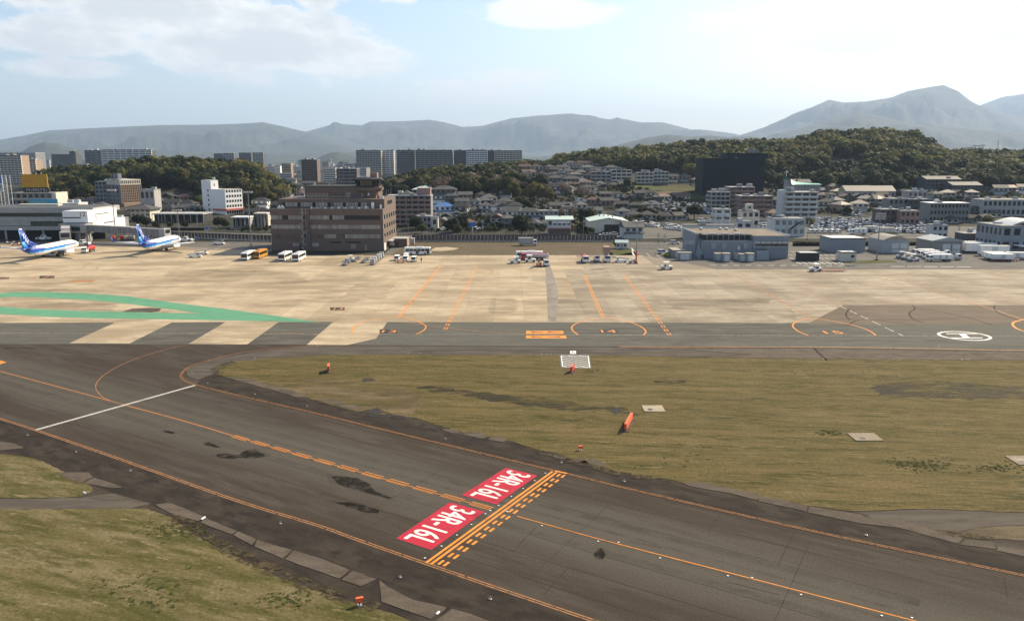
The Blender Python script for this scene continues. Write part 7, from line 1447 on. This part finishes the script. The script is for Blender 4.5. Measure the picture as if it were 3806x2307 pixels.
# woods: the trees that show largest are things, the rest of each wood is one mass
FILL = []
def wood(cols, rows, kinds, label, group, n_ind, spacing, rad, seed, cond=None):
    """cols: picture columns covered, rows: ground distances"""
    r = random.Random(seed); pts = []
    D = rows[0]
    while D < rows[1]:
        x = XD(cols[0], D)
        while x < XD(cols[1], D):
            q = Vector((x + r.uniform(-.4, .4) * spacing, D + r.uniform(-.4, .4) * spacing, 0)); px = 1903 + F * q.x / (q.y * cp)
            if cond is None or cond(px, q.y): pts.append(q)
            x += spacing
        D += spacing
    for i, q in enumerate(pts):
        q.z = TH(q.x, q.y); kw = kinds[min(len(kinds) - 1, int((mnoise.noise(Vector((q.x * .03, q.y * .03, seed))) * .9 + .5 + r.uniform(-.22, .22)) * len(kinds)))] if True else 0
        rr = rad * r.uniform(.7, 1.25)
        if i < n_ind: tree(q, rr, kw, {'dark': 'dark ', 'mid': 'green ', 'olive': 'olive ', 'gold': 'golden ', 'bright': 'yellow-green ', 'bloss': 'brownish '}[kw] + label, group, r.uniform(.75, 1.0), r)
        else: FILL.append((q, rr, kw))
wood((165, 1075), (588, 735), ['dark', 'dark', 'mid', 'olive', 'olive', 'gold'], 'broadleaf tree of the dark wooded hill behind the hotels', 'trees of the left wood', 90, 9.2, 7.6, 3, lambda px, D: TH(XD(px, D), D) > 4.5 and not (D < 640 and 320 < px < 700 and D < 610))
wood((1430, 2010), (604, 735), ['dark', 'dark', 'mid', 'olive', 'bloss', 'mid'], 'broadleaf tree of the middle wood below the far apartment row', 'trees of the middle wood', 55, 9.0, 7.0, 9, lambda px, D: TH(XD(px, D), D) > 7.5 and not (px > 1905 and D > 640))
wood((2080, 4100), (740, 1010), ['dark', 'mid', 'olive', 'mid', 'olive', 'gold', 'bright'], 'broadleaf tree of the long wooded hill on the right', 'trees of the right wooded hill', 70, 11.5, 9.6, 21, lambda px, D: not (px < 2560 and D < 790 + max(0, 2250 - px) * .5) and not (3060 < px < 3215 and D < 815))
wood((2900, 3900), (640, 740), ['dark', 'mid', 'mid', 'dark'], 'tree on the lower slope of the right wooded hill', 'trees on the lower right slope', 25, 10.5, 7.4, 33, lambda px, D: not (px < 3060 and D < 690) and D > 655)
wood((1440, 2060), (760, 860), ['bloss', 'olive', 'mid', 'dark'], 'tree on the crest of the middle wood', 'trees on the middle crest', 0, 11, 6.0, 41, lambda px, D: TH(XD(px, D), D) > 8)
wood((3250, 4300), (1010, 1250), ['dark', 'mid', 'olive'], '', '', 0, 12, 8.5, 51)
def fill_mass():
    """remaining trees of the woods, one object of real leaf faces"""
    import itertools
    low = {k: crown_mesh(77 + i, CR[k][0].materials[0], 13, 29, .165, 1, k == 'bloss') for i, k in enumerate(CR)}
    mats = [CR[k][0].materials[0] for k in CR]; ks = list(CR); vs, fs, mi = [], [], []
    data = {k: ([v.co.copy() for v in low[k].vertices], [tuple(p.vertices) for p in low[k].polygons]) for k in ks}
    for n, (q, rr, k) in enumerate(FILL):
        V, P = data[k]; b = len(vs); ca, sa = math.cos(n * 2.4), math.sin(n * 2.4)
        vs += [(q.x + (v.x * ca - v.y * sa) * rr, q.y + (v.x * sa + v.y * ca) * rr, q.z + v.z * rr * .88) for v in V]; fs += [tuple(i + b for i in p) for p in P]; mi += [ks.index(k)] * len(P)
    o = mobj('woodland', vs, fs, mats, None, False, mi); o['kind'] = 'stuff'; o['label'] = 'mass of broadleaf trees covering the wooded hills behind the front trees'; o['category'] = 'woodland'
fill_mass()
palm = [(3563, 556), (3578, 554), (3592, 552), (3606, 545), (3622, 546), (3636, 544)]
for i, (px, y) in enumerate(palm):
    D = 1005; x = XD(px, D); zb = TH(x, D); h = ZD(y, D) - zb; t = thing('palm_tree', 'slender palm, %s from the left in the row on the right-hand ridge' % ords[i], 'palm', (x, D, zb), 0, 'palms on the right ridge'); cyl(t, 'trunk', M_BARK, (0, 0, 0), (0, 0, h), .6, .4, 7)
    vs, fs = [], []
    for k in range(12):
        a = k * .5236; d = Vector((math.cos(a), math.sin(a), 0)); s = Vector((-d.y, d.x, 0)) * .8; z0 = Vector((0, 0, h + 1.0)); b = len(vs); vs += [z0 - s * .4, z0 + s * .4, z0 + d * 1.8 + s + Vector((0, 0, .7)), z0 + d * 1.8 - s + Vector((0, 0, .7)), z0 + d * 4.2 + Vector((0, 0, -1.0))]; fs += [(b, b + 1, b + 2, b + 3), (b + 3, b + 2, b + 4)]
    mobj('fronds', vs, fs, L_DARK, t)
for i, (px, y) in enumerate([(3695, 522)]):
    D = 1500; x = XD(px, D); zb = TH(x, D); h = ZD(y, D) - zb; t = thing('pylon', 'grey lattice power pylon on the right-hand skyline', 'pylon', (x, D, zb), 0)
    for sx, sy in ((-1, -1), (1, -1), (1, 1), (-1, 1)): cyl(t, 'leg', M_STEEL, (sx * 4, sy * 4, 0), (sx * .4, sy * .4, h), .3, .2, 5)
    for k in range(3): cyl(t, 'cross_arm', M_STEEL, (-5 + k, 0, h * (.72 + .1 * k)), (5 - k, 0, h * (.72 + .1 * k)), .25, .25, 5)
# ------------------------------------------------------------------ parked cars
CARM = [mat('car_white', (.74, .74, .73), .3, var=.02), mat('car_silver', (.42, .43, .44), .3, .4, var=.02), mat('car_black', (.02, .02, .022), .25, var=.02), mat('car_blue', (.035, .07, .16), .3, var=.02), mat('car_red', (.30, .03, .03), .3, var=.02), mat('car_yellow', (.55, .38, .03), .4, var=.02)]
CARN = ['white', 'silver', 'black', 'dark blue', 'red', 'yellow']
def car_mesh(m, kind):
    vs, fs, mi = [], [], []
    def loftx(prof, w0, w1, mm, zsplit=None):
        n = len(prof); b = len(vs)
        for s in (-1, 1): vs.extend([(x, s * (w0 + (w1 - w0) * max(0, min(1, (z - .75) / .7))), z) for x, z in prof])
        for i in range(n): fs.append((b + i, b + (i + 1) % n, b + n + (i + 1) % n, b + n + i)); mi.append(mm(i) if callable(mm) else mm)
        fs.append(tuple(range(b + n - 1, b - 1, -1))); mi.append(1 if not callable(mm) and mm == 1 else 0); fs.append(tuple(range(b + n, b + 2 * n))); mi.append(mi[-1])
    if kind == 'sedan':
        loftx([(-2.15, .3), (2.1, .3), (2.2, .6), (2.05, .82), (.95, .95), (-1.45, .98), (-2.1, .92), (-2.2, .6)], .85, .85, 0); loftx([(-1.6, .96), (1.0, .94), (.25, 1.36), (-.95, 1.38)], .80, .66, 1); loftx([(-.98, 1.375), (.28, 1.355), (.15, 1.43), (-.85, 1.44)], .66, .62, 0)
    elif kind == 'wagon':
        loftx([(-2.2, .3), (2.1, .3), (2.25, .65), (2.1, .88), (1.2, 1.0), (-2.15, 1.05), (-2.25, .6)], .87, .87, 0); loftx([(-2.12, 1.03), (1.25, .98), (.55, 1.62), (-1.95, 1.66)], .84, .72, 1); loftx([(-1.98, 1.655), (.6, 1.61), (.4, 1.74), (-1.85, 1.76)], .73, .68, 0)
    else:
        loftx([(-1.7, .3), (1.65, .3), (1.72, .95), (1.6, 1.05), (-1.65, 1.08), (-1.72, .6)], .74, .74, 0); loftx([(-1.62, 1.06), (1.55, 1.03), (1.15, 1.58), (-1.55, 1.62)], .72, .66, 1); loftx([(-1.57, 1.615), (1.18, 1.575), (1.0, 1.7), (-1.5, 1.72)], .67, .63, 0)
    for x in (1.3, -1.3) if kind != 'kei' else (1.15, -1.1):
        for s in (-1, 1):
            b = len(vs); n = 10; w = .86 if kind != 'kei' else .75
            for yy in (s * (w - .2), s * (w + .02)): vs.extend([(x + .31 * math.cos(2 * math.pi * k / n), yy, .31 + .31 * math.sin(2 * math.pi * k / n)) for k in range(n)])
            for k in range(n): fs.append((b + k, b + (k + 1) % n, b + n + (k + 1) % n, b + n + k)); mi.append(2)
            fs.append(tuple(range(b, b + n))); mi.append(2); fs.append(tuple(range(b + 2 * n - 1, b + n - 1, -1))); mi.append(2)
    me = bpy.data.meshes.new('car'); me.from_pydata(vs, [], fs)
    for q in (m, M_GLASS, M_RUB): me.materials.append(q)
    for p, i in zip(me.polygons, mi): p.material_index = i
    bm = bmesh.new(); bm.from_mesh(me); bmesh.ops.recalc_face_normals(bm, faces=bm.faces); bm.to_mesh(me); bm.free(); return me
CARS = {}
def car(p, rz, ci, kind, label, group):
    me = CARS.get((ci, kind)) or CARS.setdefault((ci, kind), car_mesh(CARM[ci], kind)); o = link(bpy.data.objects.new('parked_car', me)); o.location = (p.x, p.y, p.z + .03); o.rotation_euler = (0, 0, rz); tag(o, label, 'car', group)
rcar = random.Random(12); NC = [0]; REST = []
def lot(p0, p1, rows, n, where, rz=math.pi / 2, mix=(5, 3, 2, 1, 0), kinds=('sedan', 'wagon', 'kei')):
    """rows of cars: first row from p0 to p1 (pixels), further rows up the picture"""
    for j, dy in enumerate(rows):
        for i in range(n):
            if rcar.random() < .05: continue
            u = (i + .5) / n; p = T(p0[0] + (p1[0] - p0[0]) * u + rcar.uniform(-1, 1) + (j % 2) * 3, p0[1] + (p1[1] - p0[1]) * u - dy + rcar.uniform(-.6, .6))
            ci = rcar.choices(range(5), mix)[0]; kd = rcar.choice(kinds); a = rz + rcar.uniform(-.06, .06) + (math.pi if rcar.random() < .5 else 0)
            if NC[0] >= 290: REST.append((p, a, ci, kd)); continue
            car(p, a, ci, kd, '%s car, %s from left in %s row of %s' % (CARN[ci], ords[i], ords[j], where), 'cars in the ' + where); NC[0] += 1
lot((2470, 851), (2535, 858), (0, 5, 10), 7, 'lot beside grey hangar wall', R(100), (9, 1, 0, 0, 0))
lot((2355, 836), (2440, 846), (0, 4, 8), 7, 'bright lot above gate road', R(150), (9, 1, 1, 0, 0))
lot((2455, 785), (2640, 795), (0, 5, 10, 15, 20, 25, 30), 13, 'car park beside stepped apartments', R(80))
lot((2590, 826), (2665, 830), (0, 5), 7, 'lot behind hangar roof', R(95), (8, 1, 1, 0, 0))
lot((2812, 845), (2872, 850), (0, 6, 12, 17), 6, 'lot left of grey workshop', R(80), (9, 1, 0, 0, 0))
lot((3130, 800), (3200, 806), (0, 7, 14), 5, 'lot beside buff-roofed houses', R(80))
lot((3595, 872), (3720, 866), (0, 6, 12), 8, 'lot before right station', R(60), (5, 3, 2, 1, 0))
lot((2560, 690), (2660, 695), (0,), 8, 'terrace under netted building', R(80))
lot((1775, 812), (1830, 815), (0, 8), 4, 'yard among middle houses', R(20))
lot((1760, 856), (1800, 856), (0,), 3, 'filling station forecourt', R(-90), (9, 0, 0, 0, 0))
lot((1915, 828), (1990, 826), (0, 8), 5, 'lot left of the wine shop', R(20))
lot((2235, 878), (2285, 876), (0, 6), 4, 'yard before mint warehouse', R(10))
lot((1625, 858), (1675, 858), (0,), 4, 'forecourt right of banded apartments', R(70))
lot((3010, 858), (3440, 868), (0, 7, 13, 19, 25, 31, 37, 43), 34, 'packed lot behind right garages', R(75))
def more_cars():
    """cars of the packed lots beyond the three hundred nearest"""
    if not REST: return
    mats = []; vs, fs, mi = [], [], []
    for p, a, ci, kd in REST:
        me = CARS.get((ci, kd)) or CARS.setdefault((ci, kd), car_mesh(CARM[ci], kd)); b = len(vs); ca, sa = math.cos(a), math.sin(a)
        for m in me.materials:
            if m not in mats: mats.append(m)
        vs += [(p.x + v.co.x * ca - v.co.y * sa, p.y + v.co.x * sa + v.co.y * ca, p.z + .03 + v.co.z) for v in me.vertices]
        for q in me.polygons: fs.append(tuple(k + b for k in q.vertices)); mi.append(mats.index(me.materials[q.material_index]))
    o = mobj('parked_cars', vs, fs, mats, None, False, mi); o['kind'] = 'stuff'; o['label'] = 'rear rows of parked cars filling the packed car park'; o['category'] = 'cars'
more_cars()
van_l = [('white estate car beside the yellow car left of the hangar', 2462, 944, 0, 'wagon'), ('yellow car parked before the long grey container', 2482, 952, 5, 'sedan'), ('white van-like car at the gate road left of the hangar', 2508, 908, 0, 'wagon'), ('black car driving on the road behind the left fence', 858, 856, 2, 'sedan'), ('white car at the kerb behind the left fence', 972, 842, 0, 'wagon'), ('white car right of the terminal end', 446, 822, 0, 'wagon')]
for l, px, py, ci, kd in van_l: car(T(px, py), 0, ci, kd, l, None)
# ------------------------------------------------------------------ right-hand yard vehicles
for i, (px, py) in enumerate([(3050, 866), (3072, 866), (3094, 866), (3116, 866), (3012, 866), (3030, 866)]): van(px, py, 'S', 'white minibus, %s along the row before the packed car park' % ords[i], M_WHITE, 'white minibuses in a row')
truck(3490, 970, 'W', 'white tank-bodied service truck, front one of the yard group', 'box', M_WHITE, M_WHITE, 9, 2.4, 2.6, name='truck', group='service trucks in the right yard'); truck(3470, 962, 'W', 'white service truck, second of the yard group', 'box', M_WHITE, M_WHITE, 8, 2.3, 2.6, group='service trucks in the right yard'); truck(3450, 955, 'W', 'white service truck, third of the yard group', 'box', M_WHITE, M_WHITE, 8, 2.3, 2.6, group='service trucks in the right yard'); truck(3430, 949, 'W', 'white service truck, rearmost of the yard group', 'box', M_WHITE, M_WHITE, 8, 2.3, 2.6, group='service trucks in the right yard'); truck(3535, 966, 'E', 'grey flatbed truck right of the service trucks', 'flat', M_PALE, M_STEEL, 7, 2.2, 2.5); truck(3500, 952, 'E', 'small white truck behind the service trucks', 'flat', M_WHITE, M_STEEL, 6, 2.0, 2.4)
tug(3375, 964, 'E', 'white tow tractor, middle one left of the yard trucks', s=1.3); tug(3395, 970, 'E', 'white tow tractor, front one left of the yard trucks', s=1.3); tug(3352, 960, 'E', 'white and pink tow tractor, rear one left of the yard trucks', M_PALE, 1.3)
def trailer(px, py, L_, h, label):
    g = G(px, py); t = thing('cargo_trailer', label, 'trailer', (g.x, g.y, .012), R(-6), 'white trailers in the right yard'); box(t, 'body', M_WHITE, -L_ / 2, L_ / 2, -1.2, 1.2, .8, h); box(t, 'roof', M_PALE, -L_ / 2 - .05, L_ / 2 + .05, -1.25, 1.25, h, h + .1); box(t, 'door', M_PALE, -L_ * .1, L_ * .1, -1.24, -1.2, 1.0, h - .3); box(t, 'chassis', M_DARK, -L_ / 2 + .5, L_ / 2 - .5, -.6, .6, .45, .8); wheels(t, (-L_ * .3, L_ * .3), 2.3, .42)
trailer(3604, 936, 9, 4.3, 'tall white trailer at the left end of the trailer row'); trailer(3640, 940, 12, 4.1, 'long white trailer with small window in the trailer row'); trailer(3690, 950, 11, 4.0, 'large white box trailer in the middle of the trailer row'); trailer(3690, 961, 7.5, 2.6, 'low white trailer, rear of three at the towbars'); trailer(3704, 966, 7.5, 2.6, 'low white trailer, middle of three at the towbars'); trailer(3722, 970, 7.5, 2.6, 'low white trailer, front of three at the towbars'); trailer(3775, 964, 7.5, 2.7, 'low white trailer at the right edge')
truck(3240, 862, 'E', 'white coach-like truck with dark top behind the barrel-roofed garage', 'box', M_WHITE, M_CREAM, 9, 2.4, 3.1); truck(3300, 868, 'E', 'cream coach parked behind the barrel-roofed garage', 'box', M_WHITE, M_CREAM, 10, 2.5, 3.2); truck(3190, 872, 'W', 'white delivery truck behind the grey flat garage', 'box', M_WHITE, M_WHITE, 8, 2.3, 3.2)
# ------------------------------------------------------------------ garden shrubs between the houses and weeds on the turf
def shrubs():
    r = random.Random(31); low = {k: crown_mesh(177 + i, CR[k][0].materials[0], 6, 26, .21, .8) for i, k in enumerate(('dark', 'mid', 'olive'))}
    ks = list(low); data = {k: ([v.co.copy() for v in low[k].vertices], [tuple(p.vertices) for p in low[k].polygons]) for k in ks}; vs, fs, mi = [], [], []
    def put(p, rr, k, a):
        V, P = data[k]; b = len(vs); ca, sa = math.cos(a) * rr, math.sin(a) * rr
        vs.extend([(p.x + v.x * ca - v.y * sa, p.y + v.x * sa + v.y * ca, p.z - .3 + v.z * rr) for v in V]); fs.extend([tuple(i + b for i in f) for f in P]); mi.extend([ks.index(k)] * len(P))
    n = 0
    zones = [(1600, 2030, 840, 864, 170), (2130, 2190, 850, 864, 20), (900, 1030, 838, 864, 50), (1600, 2420, 700, 850, 620), (1930, 2350, 620, 715, 420), (2330, 2560, 730, 825, 110), (2840, 3250, 690, 800, 200), (3250, 3830, 690, 780, 220), (540, 760, 745, 800, 80), (900, 1060, 750, 812, 60), (1050, 1350, 640, 735, 160), (290, 420, 755, 800, 40), (2860, 3100, 660, 710, 90)]
    for x0, x1, y0, y1, c in zones:
        for _ in range(c):
            p = T(r.uniform(x0, x1), r.uniform(y0, y1))
            if p.y > 900 or p.y < (425 if y1 != 864 else 397): continue
            put(p, r.uniform(1.0, 2.6) * (.7 if y1 == 864 else 1), r.choice(ks), r.uniform(0, 6))
    o = mobj('garden_shrubs', vs, fs, [CR[k][0].materials[0] for k in ks], None, False, mi); o['kind'] = 'stuff'; o['label'] = 'dark shrubs and hedging between the houses of the town'; o['category'] = 'shrubs'
shrubs()
def weeds():
    r = random.Random(8); vs, fs = [], []
    for cx, cy, n, sx, sy in [(3430, 1728, 160, 60, 14), (3710, 1738, 120, 60, 12), (3100, 1610, 50, 26, 6), (520, 2180, 40, 120, 26), (560, 2240, 30, 60, 16), (640, 1975, 90, 60, 16), (1060, 2230, 60, 60, 20), (2560, 1690, 30, 200, 30), (2200, 1376, 40, 20, 5), (3000, 1385, 60, 220, 14), (1300, 1380, 40, 260, 12)]:
        for _ in range(n):
            p = G(cx + r.gauss(0, sx), cy + r.gauss(0, sy)); s = r.uniform(.06, .16)
            for k in range(5):
                a = r.uniform(0, 6.28); d = Vector((math.cos(a), math.sin(a), 0)) * s; b = len(vs); z = .036
                vs += [(p.x, p.y, z), (p.x + d.x - d.y * .5, p.y + d.y + d.x * .5, z + s * .3), (p.x + d.x * 2, p.y + d.y * 2, z + s * .25), (p.x + d.x + d.y * .5, p.y + d.y - d.x * .5, z + s * .35)]; fs.append((b, b + 1, b + 2, b + 3))
    o = mobj('weed_clumps', vs, fs, mat('weed_leaves', (.055, .066, .018), .9, var=.3, scale=.4, spec=.1)); o['kind'] = 'stuff'; o['label'] = 'low dark green weed clumps scattered over the airfield grass'; o['category'] = 'weeds'
weeds()
# ------------------------------------------------------------------ the hazy air
def air():
    m = bpy.data.materials.new('hazy_air'); m.use_nodes = True; nt = m.node_tree; nt.nodes.remove(nt.nodes['Principled BSDF']); v = nt.nodes.new('ShaderNodeVolumePrincipled')
    v.inputs['Color'].default_value = (.56, .74, 1.0, 1); v.inputs['Density'].default_value = HAZE; v.inputs['Anisotropy'].default_value = .15; nt.links.new(v.outputs[0], nt.nodes['Material Output'].inputs['Volume'])
    x0, x1, y0, y1, z0, z1 = -33000, 33000, -33000, 33000, -8, 1900
    o = mobj('haze', [(x0 + (x1 - x0) * a, y0 + (y1 - y0) * b, z0 + (z1 - z0) * c) for a, b, c in CV], CF, m); o['kind'] = 'stuff'; o['label'] = 'pale blue haze filling the air over the whole valley'; o['category'] = 'haze'
HAZE = 5.6e-5
air()
